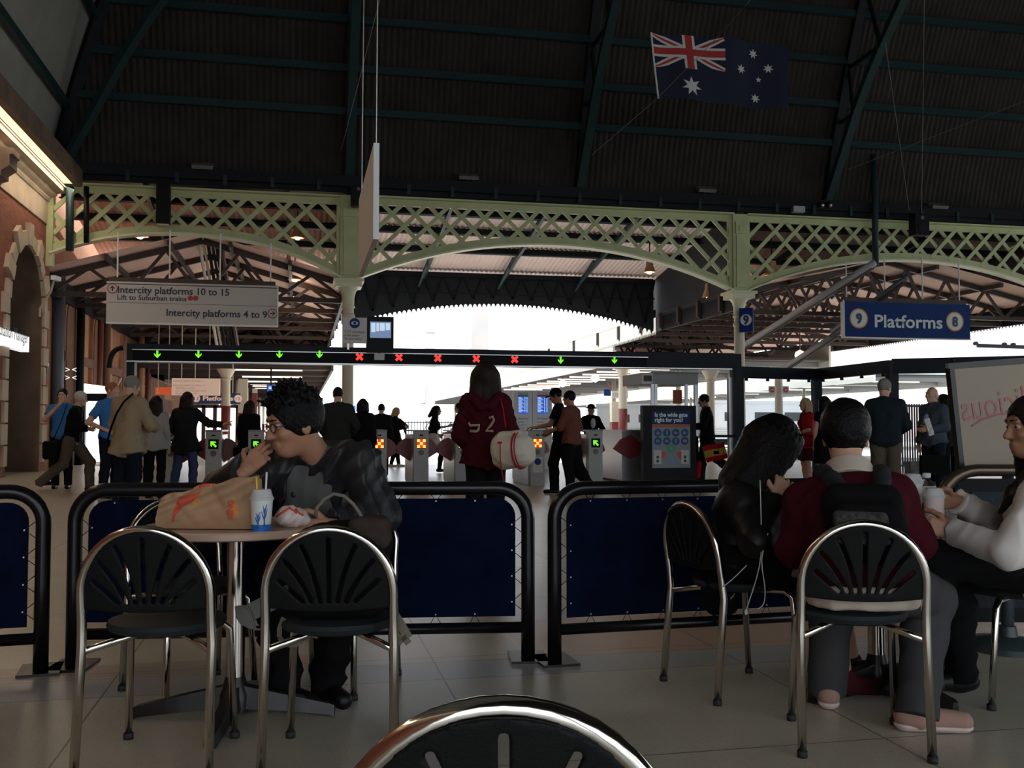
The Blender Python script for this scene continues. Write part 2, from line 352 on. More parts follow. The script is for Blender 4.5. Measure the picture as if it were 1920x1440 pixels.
# ------------------------------------------------------------------ hall roof: a vault hipped on all four sides, P(d) = height at a distance d in from its eaves
PR = [(0, 8.0), (.35, 9.2), (.8, 10.5), (1.4, 12.0), (2.1, 13.5), (3.0, 15.0), (4.4, 16.8), (6.6, 18.7), (10, 20.6), (14, 21.8), (18.2, 22.2)]
def PZ(d):
    return float(np.interp(d, [p[0] for p in PR], [p[1] for p in PR]))
XR = CL4 - .2; YB = -8.25
def corrug(pt, u0, u1, along, pitch=.16, amp=.022):
    """corrugated slope: pt(u, d) is a point of the slope's surface, u along the eaves"""
    pass
def slope(name, axis, mname, pitch=.17, amp=.025):
    """one slope of the hall roof; AXIS 0: the eaves run along X at Y = GY (or YB with axis 2); 1: along Y at X = X0; 3: along Y at X = XR"""
    m = MB(); step = pitch / 4
    lo, hi = (X0, XR) if axis in (0, 2) else (YB, GY); dmax = 18.2 if axis in (0, 2) else 18.2
    n = int((hi - lo) / step); us = [lo + i * step for i in range(n + 1)]
    ds = [p[0] for p in PR]; vs = []
    for i, u in enumerate(us):
        off = amp * math.cos(2 * math.pi * i / 4) if mname == 'roof_dark' else 0
        lim = min(u - lo, hi - u)
        for d in ds:
            dd = min(d, lim); z = PZ(dd) + off * .4; e = dd + off
            vs.append({0: (u, GY - e, z), 2: (u, YB + e, z), 1: (X0 + e, u, z), 3: (XR - e, u, z)}[axis])
    k = len(ds); fs = [(i * k + j, (i + 1) * k + j, (i + 1) * k + j + 1, i * k + j + 1) for i in range(n) for j in range(k - 1)]
    m.add(vs, fs); o = m.build(name, mname); return struct(o)
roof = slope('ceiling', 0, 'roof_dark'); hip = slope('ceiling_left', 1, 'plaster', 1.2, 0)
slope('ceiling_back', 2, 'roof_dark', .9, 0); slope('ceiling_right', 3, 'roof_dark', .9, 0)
# purlins, along X under the front slope
for d in (.62, 1.02, 1.5, 2.06, 2.75, 3.7, 5.1, 7.2):
    z = PZ(d) - .12; m = MB().beam((X0 + d, GY - d - .1, z), (XR - d, GY - d - .1, z), .12, .2); m.build('purlin', 'steel_teal', roof)
for d in (.5, 1.3, 2.2, 3.6, 5.4):
    z = PZ(d) - .1; MB().beam((X0 + d + .1, GY - d, z), (X0 + d + .1, YB + d, z), .14, .2).build('purlin', 'steel_teal', hip)
# principal ribs: a dark rib on the slope and the bowed lower chord in front of it, with struts
CH = [(0, 8.05), (.5, 8.72), (1.0, 9.4), (1.76, 10.45), (2.5, 11.3), (3.2, 11.95), (4.25, 12.85), (5.6, 13.8), (7.4, 14.8), (10, 15.8), (14, 16.6)]
for xr in (1.3, 8.0, 16.0, 24.0, 31.0):
    m = MB(); pr = [p for p in PR if p[0] < 10.1]
    for a, b in zip(pr[:-1], pr[1:]): m.beam((xr, GY - a[0] - .12, a[1] - .1), (xr, GY - b[0] - .12, b[1] - .1), .16, .26, ref=(1, 0, 0))
    m.build('roof_rib', 'steel_black', roof)
    m = MB()
    for a, b in zip(CH[:-1], CH[1:]): m.beam((xr, GY - a[0] - .1, a[1]), (xr, GY - b[0] - .1, b[1]), .2, .24, ref=(1, 0, 0))
    m.build('rib_chord', 'steel_teal', roof)
    m = MB()
    for dc, zc, dr in ((1.76, 10.45, .8), (3.2, 11.95, 1.4), (5.6, 13.8, 2.4), (1.76, 10.45, 1.4), (3.2, 11.95, 2.4)):
        m.beam((xr, GY - dc, zc), (xr, GY - dr - .15, PZ(dr) - .1), .07, .1)
    m.build('rib_strut', 'steel_black', roof)
m = MB(); pr = [p for p in PR if p[0] < 10.1]       # the valley rib where the two slopes meet, and its bowed chord
for a, b in zip(pr[:-1], pr[1:]): m.beam((X0 + a[0] + .05, GY - a[0] - .05, a[1] - .15), (X0 + b[0] + .05, GY - b[0] - .05, b[1] - .15), .3, .34)
m.build('valley_rib', 'steel_black', roof)
m = MB()
for a, b in zip(CH[:-1], CH[1:]): m.beam((X0 + .35 + a[0] * 1.0, GY - a[0] * 1.02 - .1, a[1]), (X0 + .35 + b[0] * 1.0, GY - b[0] * 1.02 - .1, b[1]), .2, .22)
m.build('rib_chord', 'steel_teal', roof)
# eaves gutter beam over the girders, boxed
m = MB().beam((X0 - .2, GY - .1, 8.02), (XR, GY - .1, 8.02), .5, .3).beam((X0, GY - .02, 7.8), (XR, GY - .02, 7.8), .3, .16)
gut = struct(m.build('trim_1', 'steel_black'))
m = MB()
for i in range(34):
    x = X0 + .8 + i * 1.25; m.beam((x, GY - .36, 7.72), (x, GY - .36, 8.0), .1, .08)
m.build('gutter_bracket', 'steel_teal', gut)
# ------------------------------------------------------------------ walls
def arch_pts(y0, y1, zs, n=18):
    r = (y1 - y0) / 2; c = (y0 + y1) / 2; return [(c - r * math.cos(math.pi * i / n), zs + r * math.sin(math.pi * i / n)) for i in range(n + 1)]
A0, A1, AZ = 24.72, 27.86, 4.1
poly = [(YB, 0), (A0, 0)] + arch_pts(A0, A1, AZ) + [(A1, 0), (GY + .3, 0), (GY + .3, 6.5), (YB, 6.5)]
wl = MB().prism(poly, (X0, 0, 0), V(0, 1, 0), V(0, 0, 1), V(-1.2, 0, 0)).build('wall_left', 'brick'); struct(wl)
m = MB().bbox((X0 - 1.2, YB, 6.5), (X0 + .03, GY + .3, 7.1)); m.build('frieze', 'stone', wl)
prof = [(0, 7.1), (.06, 7.1), (.1, 7.16), (.1, 7.2), (.2, 7.26), (.24, 7.3), (.24, 7.34), (.44, 7.36), (.46, 7.46), (.5, 7.46), (.5, 7.62), (-.4, 7.9), (-.4, 7.1)]
MB().prism(prof, (X0, YB, 0), V(1, 0, 0), V(0, 0, 1), V(0, GY - YB - .05, 0)).build('cornice', 'stone', wl)
m = MB()
for sgn, y in ((-1, A0), (1, A1)):
    for k in range(9):
        wd = .5 if k % 2 else .28; z = .25 + k * .5
        if z < AZ + .1: m.bbox((X0 - .02, min(y, y + sgn * wd), z), (X0 + .07, max(y, y + sgn * wd), z + .46))
for i in range(11):
    a = math.pi * (i + .5) / 11; r0 = 1.5; r1 = 2.05 if i % 2 else 1.85; c = V(X0 + .03, (A0 + A1) / 2, AZ)
    rad = V(0, -math.cos(a), math.sin(a)); tg = V(0, math.sin(a), math.cos(a)); m.obox(c + rad * (r0 + r1) / 2, V(1, 0, 0), tg, rad, (.16 if i % 2 else .1, .38, r1 - r0))
m.build('arch_stones', 'stone', wl)
lin = arch_pts(A0 - .002, A1 + .002, AZ); lin2 = arch_pts(A0 + .07, A1 - .07, AZ)
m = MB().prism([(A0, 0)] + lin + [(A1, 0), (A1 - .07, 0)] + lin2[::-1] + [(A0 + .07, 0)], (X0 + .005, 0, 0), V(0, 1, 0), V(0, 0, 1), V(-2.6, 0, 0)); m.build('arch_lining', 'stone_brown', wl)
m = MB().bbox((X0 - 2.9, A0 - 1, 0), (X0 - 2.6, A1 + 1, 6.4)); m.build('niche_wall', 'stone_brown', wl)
m = MB().bbox((X0 - .75, 12.0, 6.35), (X0 + .75, 12.9, 6.8)).bbox((X0 - .75, 12.1, 6.8), (X0 + .55, 12.8, 7.1)); 
mb = MB(); yb = at_x(20, 330, X0 + .4)[1]
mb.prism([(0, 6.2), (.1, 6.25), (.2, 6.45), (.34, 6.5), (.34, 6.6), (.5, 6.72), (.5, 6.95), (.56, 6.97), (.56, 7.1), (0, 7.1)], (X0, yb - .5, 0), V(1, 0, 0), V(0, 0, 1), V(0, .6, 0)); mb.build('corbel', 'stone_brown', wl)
# the wall goes on beyond the girders, with tall blind arches
X2 = -6.9
wl2 = MB().bbox((X2 - .6, GY + .3, 0), (X2, 90, 9)).build('wall_left_rear', 'brick_tan'); struct(wl2)
def blind_arch(pa, pb, zc, zin):
    y0, y1 = at_x(pa, 700, X2)[1], at_x(pb, 700, X2)[1]; r = (y1 - y0) / 2
    m = MB().prism([(y0, 0)] + arch_pts(y0, y1, zc - r) + [(y1, 0)], (X2, 0, 0), V(0, 1, 0), V(0, 0, 1), V(.12, 0, 0)); m.build('blind_arch', 'stone_warm', wl2)
    a, b = y0 + r * .05, y1 - r * .75; r2 = (b - a) / 2
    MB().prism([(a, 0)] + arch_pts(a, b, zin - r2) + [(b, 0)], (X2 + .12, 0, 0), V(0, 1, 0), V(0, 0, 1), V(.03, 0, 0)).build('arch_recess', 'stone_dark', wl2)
def zat(px, py, x): return at_x(px, py, x)[2]
blind_arch(113, 157, zat(128, 512, X2), zat(120, 546, X2)); blind_arch(166, 204, zat(172, 538, X2), zat(164, 570, X2)); blind_arch(222, 262, zat(235, 575, X2), zat(230, 600, X2)); blind_arch(275, 318, zat(290, 610, X2), zat(285, 630, X2))
m = MB()
for (pa, pb) in ((113, 318),):
    y0, y1 = at_x(pa, 700, X2)[1], at_x(pb, 700, X2)[1]
    m.bbox((X2, y0, 1.9), (X2 + .16, y1, 2.6)); m.bbox((X2, y0, 3.1), (X2 + .14, y1, 3.4))
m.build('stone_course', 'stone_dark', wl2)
# unseen right and back walls; openings added and sized to light the hall
struct(MB().bbox((XR, YB, 0), (XR + .5, 6, 8.2)).bbox((XR, 6, 6.9), (XR + .5, GY, 8.2)).bbox((XR, 13.2, 0), (XR + .5, 14, 6.9)).bbox((XR, 20.6, 0), (XR + .5, 21.4, 6.9)).bbox((XR, 27.6, 0), (XR + .5, GY, 6.9)).build('wall_right', 'back_wall'))
bw = MB().bbox((X0 - .5, YB - .5, 6.6), (XR + .5, YB, 8.2))
for a, b in ((X0 - .5, -5.6), (1.9, 2.6), (10.6, 11.6), (21, 22), (33, XR + .5)): bw.bbox((a, YB - .5, 0), (b, YB, 6.6))
struct(bw.build('wall_back', 'back_wall'))
# ------------------------------------------------------------------ lattice girders and columns
def smooth_arch(x0, x1, zs, zc, n=28):
    """segmental arch from springing zs to crown zc"""
    h = zc - zs; w_ = (x1 - x0) / 2; R = (w_ * w_ + h * h) / (2 * h); cx = (x0 + x1) / 2; cz = zc - R
    return [(cx + t * w_, cz + math.sqrt(R * R - (t * w_) ** 2)) for t in np.linspace(-1, 1, n + 1)]
def lattice_girder(x0, x1, zs0, zs1, zc, ztop, label, n):
    t = thing('lattice_girder', label, 'girder', ((x0 + x1) / 2, GY, ztop), 0)
    pts = smooth_arch(x0, x1, min(zs0, zs1), zc)
    if zs0 != zs1: pts = [(x, z + (zs0 - zs1) * (1 - (x - x0) / (x1 - x0)) * (1 if zs0 > zs1 else 0) * max(0, 1 - (x - x0) / ((x1 - x0) * .55))) for x, z in pts]
    za = lambda x: float(np.interp(x, [p[0] for p in pts], [p[1] for p in pts]))
    m = MB()
    for a, b in zip(pts[:-1], pts[1:]): m.beam((a[0], GY, a[1] + .17), (b[0], GY, b[1] + .17), .1, .2, ref=(0, 0, 1))
    m.build('arched_chord', 'girder_green', t)
    m = MB()
    for a, b in zip(pts[:-1], pts[1:]): m.beam((a[0], GY - .02, a[1] + .035), (b[0], GY - .02, b[1] + .035), .34, .05)
    m.build('soffit_flange', 'girder_pale', t)
    m = MB().beam((x0, GY, ztop - .1), (x1, GY, ztop - .1), .1, .22).beam((x0, GY - .04, ztop), (x1, GY - .04, ztop), .36, .05); m.build('top_chord', 'girder_green', t)
    m = MB(); st = (x1 - x0) / n
    def clipline(x, dx):
        # from the top chord down at 45 degrees until the arch
        px, pz = x, ztop - .1
        for _ in range(400):
            nx, nz = px + dx * .02, pz - .02 * 1.02
            if nx < x0 + .05 or nx > x1 - .05 or nz < za(nx) + .15: break
            px, pz = nx, nz
        return px, pz
    for k in range(-8, n + 9):
        for dx in (-1, 1):
            x = x0 + k * st; sx, sz = x, ztop - .1
            if x < x0 or x > x1:                  # lines that enter through the side
                if x < x0 and dx > 0: sz = ztop - .1 - (x0 - x) * 1.02; sx = x0
                elif x > x1 and dx < 0: sz = ztop - .1 - (x - x1) * 1.02; sx = x1
                else: continue
                if sz < za(sx) + .15: continue
                px, pz = sx, sz
                for _ in range(400):
                    nx, nz = px + dx * .02, pz - .02 * 1.02
                    if nx < x0 or nx > x1 or nz < za(nx) + .12: break
                    px, pz = nx, nz
            else: px, pz = clipline(x, dx)
            if abs(px - sx) > .12: m.beam((sx, GY + dx * .035, sz), (px, GY + dx * .035, pz), .05, .115)
    m.build('lattice', 'girder_green', t)
    return t, za
g1, za1 = lattice_girder(X0 + .1, CL1 - .22, 5.72, 5.3, 6.33, 7.62, 'lattice arch girder between the brick wall and the near column, over the white platform sign', 12)
g2, za2 = lattice_girder(CL1 + .22, CL2 - .22, 5.28, 5.28, 6.46, 7.66, 'middle lattice arch girder spanning the bright gap between the two green columns', 17)
g3, za3 = lattice_girder(CL2 + .22, CL3 - .22, 5.28, 5.28, 6.42, 7.66, 'lattice arch girder above the blue Platforms sign', 17)
g4, za4 = lattice_girder(CL3 + .22, CL4 - .22, 5.28, 5.28, 6.42, 7.66, 'lattice arch girder beyond the blue Platforms sign, springing at the picture edge', 17)
MB().bbox((X0 - .02, GY - .14, 5.4), (X0 + .16, GY + .14, 7.6)).build('end_post', 'girder_green', g1)
def column(x, label):
    t = thing('iron_column', label, 'column', (x, GY, 0))
    MB().lathe([(.26, 0), (.26, .5), (.2, .55), (.165, .62), (.155, 4.2), (.19, 4.24), (.19, 4.3), (.155, 4.34), (.155, 4.5)], (x, GY, 0), 24).build('shaft', 'cream', t, 'auto')
    MB().lathe([(.16, 4.48), (.2, 4.52), (.165, 4.58), (.17, 4.8), (.21, 4.95), (.28, 5.04), (.3, 5.06)], (x, GY, 0), 24).bbox((x - .36, GY - .36, 5.06), (x + .36, GY + .36, 5.2)).bbox((x - .42, GY - .42, 5.2), (x + .42, GY + .42, 5.28)).build('capital', 'girder_pale', t, 'auto')
    m = MB().bbox((x - .24, GY - .16, 5.28), (x + .24, GY + .16, 7.66)).bbox((x - .34, GY - .08, 5.28), (x + .34, GY + .08, 7.6))
    m.bbox((x - .15, GY - .2, 5.4), (x + .15, GY - .16, 7.0)).bbox((x - .17, GY - .22, 7.05), (x + .17, GY - .16, 7.4)).bbox((x - .07, GY - .24, 7.14), (x + .07, GY - .22, 7.3))
    m.build('box_post', 'girder_green', t)
    return t
column(CL1, 'green iron column with a moulded capital left of the bright opening, beside the hanging monitor'); column(CL2, 'green iron column with a moulded capital carrying the small 9 sign'); column(CL3, 'iron column at the outer end of the girder over the blue Platforms sign')
# ------------------------------------------------------------------ roofs beyond the girders
def bay_roof(x0, x1, name):
    m = MB(); n = int((x1 - x0) / .042); ya, yb, za, zb = GY + .2, 36.0, 8.0, 6.75; vs = []
    for i in range(n + 1):
        x = x0 + i * (x1 - x0) / n; o = .022 * math.cos(i * math.pi / 2); vs += [(x, ya, za + o), (x, (ya + yb) / 2, (za + zb) / 2 + o), (x, yb, zb + o)]
    fs = [(i * 3 + j, i * 3 + j + 1, (i + 1) * 3 + j + 1, (i + 1) * 3 + j) for i in range(n) for j in (0, 1)]
    o = m.add(vs, fs).build(name, 'roof_pink'); struct(o)
    for y in (29.0, 29.75, 31.3, 33.0):
        z = np.interp(y, (ya, yb), (za, zb)) - .14; MB().beam((x0, y, z), (x1, y, z), .14, .22).build('purlin', 'steel_black', o)
        MB().beam((x0, y - .3, z - .12), (x1, y - .3, z - .12), .04, .04).build('tie_rod', 'steel_teal', o)
    for x in (-4.2, -.4, 4.3, 7.2, 10.1, 16.5, 20.5, 28, 32):
        MB().beam((x, ya, za - .3), (x, yb, zb - .3), .1, .16).beam((x, 33.6, 7.0), (x - .2, 35.4, 6.2), .08, .1).build('rafter', 'steel_teal', o)
    return o
bay_roof(X0, CL4, 'canopy_roof_1')
def valance_beam(x0, x1, label):
    y = 35.5; t = thing('arched_valance_beam', label, 'beam', ((x0 + x1) / 2, y, 6.7)); pts = smooth_arch(x0, x1, 4.85, 5.72, 60); poly = [(x0, 6.75)] + [(x0, 6.75)] * 0 + pts + [(x1, 6.75)]
    MB().prism(poly, (0, y, 0), V(1, 0, 0), V(0, 0, 1), V(0, .1, 0)).build('web_plate', 'valance', t)
    m = MB(); n = 16; st = (x1 - x0) / n
    for k in range(n):
        for a, b in ((0, .5), (1, .5)):
            xa, xb = x0 + (k + a) * st, x0 + (k + b) * st; zb = float(np.interp(xb, [p[0] for p in pts], [p[1] for p in pts])); m.beam((xa, y - .06, 6.6), (xb, y - .06, zb + .12), .06, .08)
    m.beam((x0, y - .1, 6.62), (x1, y - .1, 6.62), .2, .14).beam((x0, y - .1, 5.98), (x1, y - .1, 5.98), .06, .05); m.build('lattice', 'steel_black', t)
    m = MB(); L = np.linspace(x0, x1, int((x1 - x0) / .17) + 1)
    for a, b in zip(L[:-1], L[1:]):
        za_, zb_ = [float(np.interp(v, [p[0] for p in pts], [p[1] for p in pts])) for v in (a, b)]; c = (a + b) / 2; q = (b - a)
        m.prism([(a, za_ + .02), (a, za_ - .06), (a + q * .28, za_ - .09), (c, (za_ + zb_) / 2 - .2), (b - q * .28, zb_ - .09), (b, zb_ - .06), (b, zb_ + .02)], (0, y + .02, 0), V(1, 0, 0), V(0, 0, 1), V(0, .03, 0))
    m.build('scalloped_valance', 'valance', t); return t
valance_beam(CL1 + .1, CL2 - .1, 'dark arched beam with a toothed valance against the bright sky, in the middle bay'); valance_beam(CL3 + .1, CL4 - .1, 'dark arched beam with a toothed valance beyond the blue Platforms sign')
def gable_bay(x0, x1, zr, ze, name, ys, far, trussn=6):
    xm = (x0 + x1) / 2; o = MB().add([(x0, GY + .25, ze), (xm, GY + .25, zr), (x1, GY + .25, ze), (x0, far, ze), (xm, far, zr), (x1, far, ze)], [(0, 1, 4, 3), (1, 2, 5, 4)])
    r = struct(o.build(name, 'soffit_pink'))
    for k, y in enumerate(ys):
        m = MB(); zb = ze - .55
        m.beam((x0, y, zb), (x1, y, zb), .09, .14).beam((x0, y, ze - .08), (xm, y, zr - .08), .12, .18).beam((xm, y, zr - .08), (x1, y, ze - .08), .12, .18).beam((x0, y, zb), (x0, y, ze), .14, .14).beam((x1, y, zb), (x1, y, ze), .14, .14)
        n = trussn; xs = np.linspace(x0, x1, 2 * n + 1)
        for i in range(2 * n):
            a, b = xs[i], xs[i + 1]; zt = lambda v: ze - .1 + (zr - ze) * (1 - abs(v - xm) / (xm - x0))
            p, q = ((a, y, zb), (b, y, zt(b))) if i % 2 == 0 else ((a, y, zt(a)), (b, y, zb)); m.beam(p, q, .06, .09)
        m.build('roof_truss', 'steel_brown', r)
    for x, yf in ((x0 + .1, 41 if x0 > 5 else far), (x1 - .1, far)): MB().beam((x, GY, ze - .35), (x, yf, ze - .35), .1, .55).build('eaves_beam', 'steel_black', r)
    for x in ((x0 + .05, x1 - .05) if x0 > 0 else (x1 - .05,)):
        MB().prism([(GY + .2, ze - .1), (36, ze - .1), (36, 6.7), (GY + .2, 7.95)], (x - .03, 0, 0), V(0, 1, 0), V(0, 0, 1), V(.06, 0, 0)).build('side_web', 'valance', r)
    for f in (.2, .4, .6, .8): 
        x = x0 + (x1 - x0) * f; z = ze + (zr - ze) * (1 - abs(x - xm) / (xm - x0)) - .1; MB().beam((x, GY + .3, z), (x, far, z), .1, .14).build('purlin', 'steel_brown', r)
    return r
gable_bay(X0 - .2, CL1, 6.55, 5.4, 'canopy_roof_3', (29.5, 32.2, 35, 38, 42, 46, 51, 57, 64), 75, 4); gable_bay(CL2, CL3, 6.7, 5.4, 'canopy_roof_4', (29.6, 31.4, 33.2, 35, 37.2, 40, 43, 47, 52, 58), 64, 8)
# toothed side valances of the platform bays
def side_valance(x, y0, y1, z0, z1, ztop, label, mname):
    t = thing('side_valance', label, 'valance', (x, y0, z0)); m = MB(); L = np.arange(y0, y1, .17)
    for a in L:
        z = np.interp(a, (y0, y1), (z0, z1)); m.prism([(a, ztop), (a, z), (a + .05, z - .03), (a + .085, z - .13), (a + .12, z - .03), (a + .17, z), (a + .17, ztop)], (x, 0, 0), V(0, 1, 0), V(0, 0, 1), V(.03, 0, 0))
    m.build('boards', mname, t); return t
side_valance(CL3 - .02, GY + 1.0, 41, 4.85, 4.85, 5.3, 'grey toothed valance slanting away below the blue Platforms sign', 'steel_brown')
side_valance(CL2 + .02, 35.6, 64.5, 4.78, 4.55, 5.6, 'pale toothed valance slanting down at the right end of the bright opening', 'fascia_pale')
# ------------------------------------------------------------------ long low platform canopies with tubes under them
def platform_canopy(x0, x1, z, y0, y1, label, tubes, mname='steel_brown', tubex=(.2, .8), fm='fascia_pale', cb='grey_beam'):
    t = thing('platform_canopy', label, 'canopy', ((x0 + x1) / 2, y0, 0))
    MB().bbox((x0 + .05, y0, z + .32), (x1 - .05, y1, z + .42)).build('deck', mname, t)
    for x in (x0, x1): MB().bbox((x - .05, y0, z), (x + .05, y1, z + 1.0)).build('fascia', fm, t)
    for y in np.arange(y0 + 1, y1, 5.0): MB().beam((x0, y, z + .2), (x1, y, z + .2), .12, .22).build('cross_beam', cb, t)
    for y in tubes:
        c = (x0 + x1) / 2
        MB().beam((x0 + (x1 - x0) * tubex[0], y, z + .12), (x0 + (x1 - x0) * tubex[1], y, z + .12), .1, .07).build('light_tube', 'tube_lit', t)
    for y in np.arange(y0 + 4, y1, 10.0):
        MB().lathe([(.13, 0), (.13, 1.5)], ((x0 + x1) / 2 - .6, y, 0), 12).build('post_base', 'oxide_red', t, True)
        MB().lathe([(.12, 1.5), (.12, z + .2)], ((x0 + x1) / 2 - .6, y, 0), 12).build('post', 'cream', t, True)
    return t
platform_canopy(CL2 + .1, CL3 - 1.5, 3.84, 41, 120, 'long platform canopy with rows of light tubes, right of the departure boards', [43 + 2.6 * i for i in range(12)], tubex=(.14, .42))
platform_canopy(-6.8, CL1, 3.5, 42, 120, 'long dark platform canopy with a few light tubes, behind the white platform list sign', [44, 50, 55, 58, 61, 64], 'steel_brown', (.5, .85), 'steel_brown', 'steel_brown')
platform_canopy(30, 38, 3.6, 48, 120, 'far low platform canopy behind the glazed screen', [50 + 4 * i for i in range(10)], 'steel_teal', (.1, .5))
# ------------------------------------------------------------------ signs, gantry, gates, screens, fixtures
mat('sign_white', (0.50, 0.475, 0.45), .5); mat('pipe_pale', (.36, .36, .37), .4); mat('ink', (0.02, 0.03, 0.06), .5); mat('sign_blue', (0.010, 0.036, 0.15), .55, spec=.12); mat('letter_white', (0.62, 0.68, 0.66), .5)
mat('ring_orange', (0.65, 0.28, 0.06), .5); mat('ring_red', (0.35, 0.05, 0.03), .5); mat('alu', (0.55, 0.56, 0.56), .35, metal=.8); mat('gantry', (0.010, 0.014, 0.019), .5, spec=.15)
mat('led_black', (0.003, 0.003, 0.004), .5, spec=.1); mat('led_green', (.1, 1, .05), .5, emit=1.0, ecol=(.22, 1, .02)); mat('led_red', (1, .05, .03), .5, emit=1.1, ecol=(1, .05, .04)); mat('led_hot', (1, .2, .02), .5, emit=1.5, ecol=(1, .55, .08))
mat('red_glow_gate', (.5, .02, .02), .5, emit=.75, ecol=(1, .03, .02))
mat('gate_grey', (0.30, 0.30, 0.29), .45); mat('gate_steel', (0.5, 0.5, 0.5), .3, metal=.9); mat('gate_top', (0.12, 0.12, 0.13), .3); mat('paddle_red', (0.22, 0.018, 0.02), .4); mat('reader', (0.1, 0.05, 0.05), .4)
mat('screen_blue', (0.02, 0.1, 0.6), .3, emit=.5, ecol=(.02, .12, .65)); mat('screen_line', (.5, .7, 1), .4, emit=.7, ecol=(.5, .7, 1)); mat('cctv_view', (.2, .3, .5), .3, emit=.35, ecol=(.25, .4, .7)); mat('cctv_light', (.7, .85, 1), .3, emit=.6, ecol=(.6, .8, 1))
mat('green_band', (0.05, 0.3, 0.12), .5); mat('red_band', (0.5, 0.06, 0.06), .5); mat('poster_blue', (0.014, 0.035, 0.11), .6, spec=.15); mat('poster_orange', (0.38, 0.11, 0.035), .6); mat('poster_white', (0.24, 0.28, 0.30), .6, spec=.15); mat('icon_blue', (0.012, 0.06, 0.19), .6)
mat('lamp_shade', (0.45, 0.25, 0.14), .5); mat('lamp_bulb', (1, .85, .7), .5, emit=2.5, ecol=(1, .8, .6)); mat('lit_sign', (.9, .9, .85), .5, emit=.85, ecol=(.95, .96, .92)); mat('black_plastic', (0.008, 0.008, 0.009), .5, spec=.15); mat('dirty_grey', (0.12, 0.12, 0.11), .7)
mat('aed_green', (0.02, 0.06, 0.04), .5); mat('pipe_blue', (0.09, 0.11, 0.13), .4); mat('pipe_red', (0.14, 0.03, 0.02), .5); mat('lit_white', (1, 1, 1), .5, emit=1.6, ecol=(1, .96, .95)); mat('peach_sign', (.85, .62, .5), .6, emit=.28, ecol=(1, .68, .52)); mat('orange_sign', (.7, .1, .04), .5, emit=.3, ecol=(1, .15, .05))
UX, UZ, NY = V(1, 0, 0), V(0, 0, 1), V(0, -1, 0)
def plate(m, px0, py0, px1, py1, y, th, mi=0):
    """a board standing in the plane Y = y, its left/right edges and its height read at its left edge"""
    a = at_y(px0, py0, y); b = at_y(px0, py1, y); c = at_y(px1, py0, y); m.bbox((a[0], y, b[2]), (c[0], y + th, a[2]), mi); return a, b, c
def txt(parent, body, px0, py, px1, y, m, bold=.02, height=None, name='lettering'):
    a = at_y(px0, py, y); b = at_y(px1, py, y); return text(name, body, (a[0], y, a[2]), UX, UZ, m, parent, width=b[0] - a[0], height=height, bold=bold, depth=.012)
def disc(m, px, py, y, r, mi=0, th=.01, n=32):
    c = at_y(px, py, y); m.prism(disc_poly(r, n), c, UX, UZ, V(0, -th, 0), mi); return c
def arrow_up(m, c, s, ang=0, mi=0, th=.008):
    """an arrow drawn in the X-Z plane about C, its tip up"""
    P = [(0, 1), (.75, .2), (.75, -.22), (.22, .28), (.22, -.9), (-.22, -.9), (-.22, .28), (-.75, -.22), (-.75, .2)]; ca, sa = math.cos(ang), math.sin(ang)
    Q = [(s * (x * ca - z * sa), s * (x * sa + z * ca)) for x, z in P]; m.prism(Q[::-1], c, UX, UZ, V(0, -th, 0), mi)
# --- white direction sign under the left girder
Y = 27.9; t = thing('direction_sign', 'long white hanging sign reading Intercity platforms 10 to 15 and 4 to 9', 'sign', at_y(360, 605, Y))
m = MB(); a, b, c = plate(m, 200, 527, 520, 532, Y, .14); m.build('panel', 'sign_white', t)
MB().bbox((a[0] - .02, Y - .01, b[2] + .44), (c[0] + .02, Y + .15, a[2] + .02)).bbox((a[0] - .02, Y - .01, b[2] + .44), (c[0] + .02, Y - .002, b[2] + .445)) if False else None
fb = at_y(200, 604, Y)[2]; MB().bbox((a[0], Y - .012, fb - .03), (c[0], Y + .15, fb)).bbox((c[0], Y - .012, fb - .03), (c[0] + .03, Y + .15, a[2])).build('frame_edge', 'white_paint', t)
b2 = at_y(200, 567, Y)[2]; MB().bbox((a[0], Y - .004, b2), (c[0], Y, b2 + .012)).build('seam', 'dirty_grey', t)
MB().bbox((a[0], Y, fb), (c[0], Y + .14, b[2] + .02)).build('lower_panel', 'sign_white', t)
txt(t, 'Intercity platforms 10 to 15', 221, 549, 430, Y, 'ink', .02, .19); txt(t, 'Lift to Suburban trains', 220, 561.5, 350, Y, 'ink', .015, .135); txt(t, 'Intercity platforms 4 to 9', 312, 592, 501, Y, 'ink', .02, .19)
for px, py, ang in ((211, 541, 0), (511, 588, -math.pi / 2)):
    m = MB(); cc = disc(m, px, py, Y - .002, .135, 0); disc(m, px, py, Y - .004, .108, 1, .012); arrow_up(m, cc + V(0, -.014, 0), .08, ang, 2, .006); m.build('arrow_roundel', ['ring_red', 'sign_white', 'ink'], t)
for px in (357, 367): m = MB(); disc(m, px, 559, Y - .002, .07); m.build('round_mark', 'ring_red', t)
for px in (219, 317, 412, 507):
    q = at_y(px, 530, Y); MB().tube([(q[0], Y + .07, q[2]), (q[0], Y + .07, max(za1(q[0]), q[2] + .2) + .1)], .022, 6).build('hanger_rod', 'white_paint', t)
MB().bbox((a[0] + .05, Y + .03, a[2]), (c[0] - .05, Y + .1, a[2] + .12)).build('bird_spikes', 'steel_brown', t)
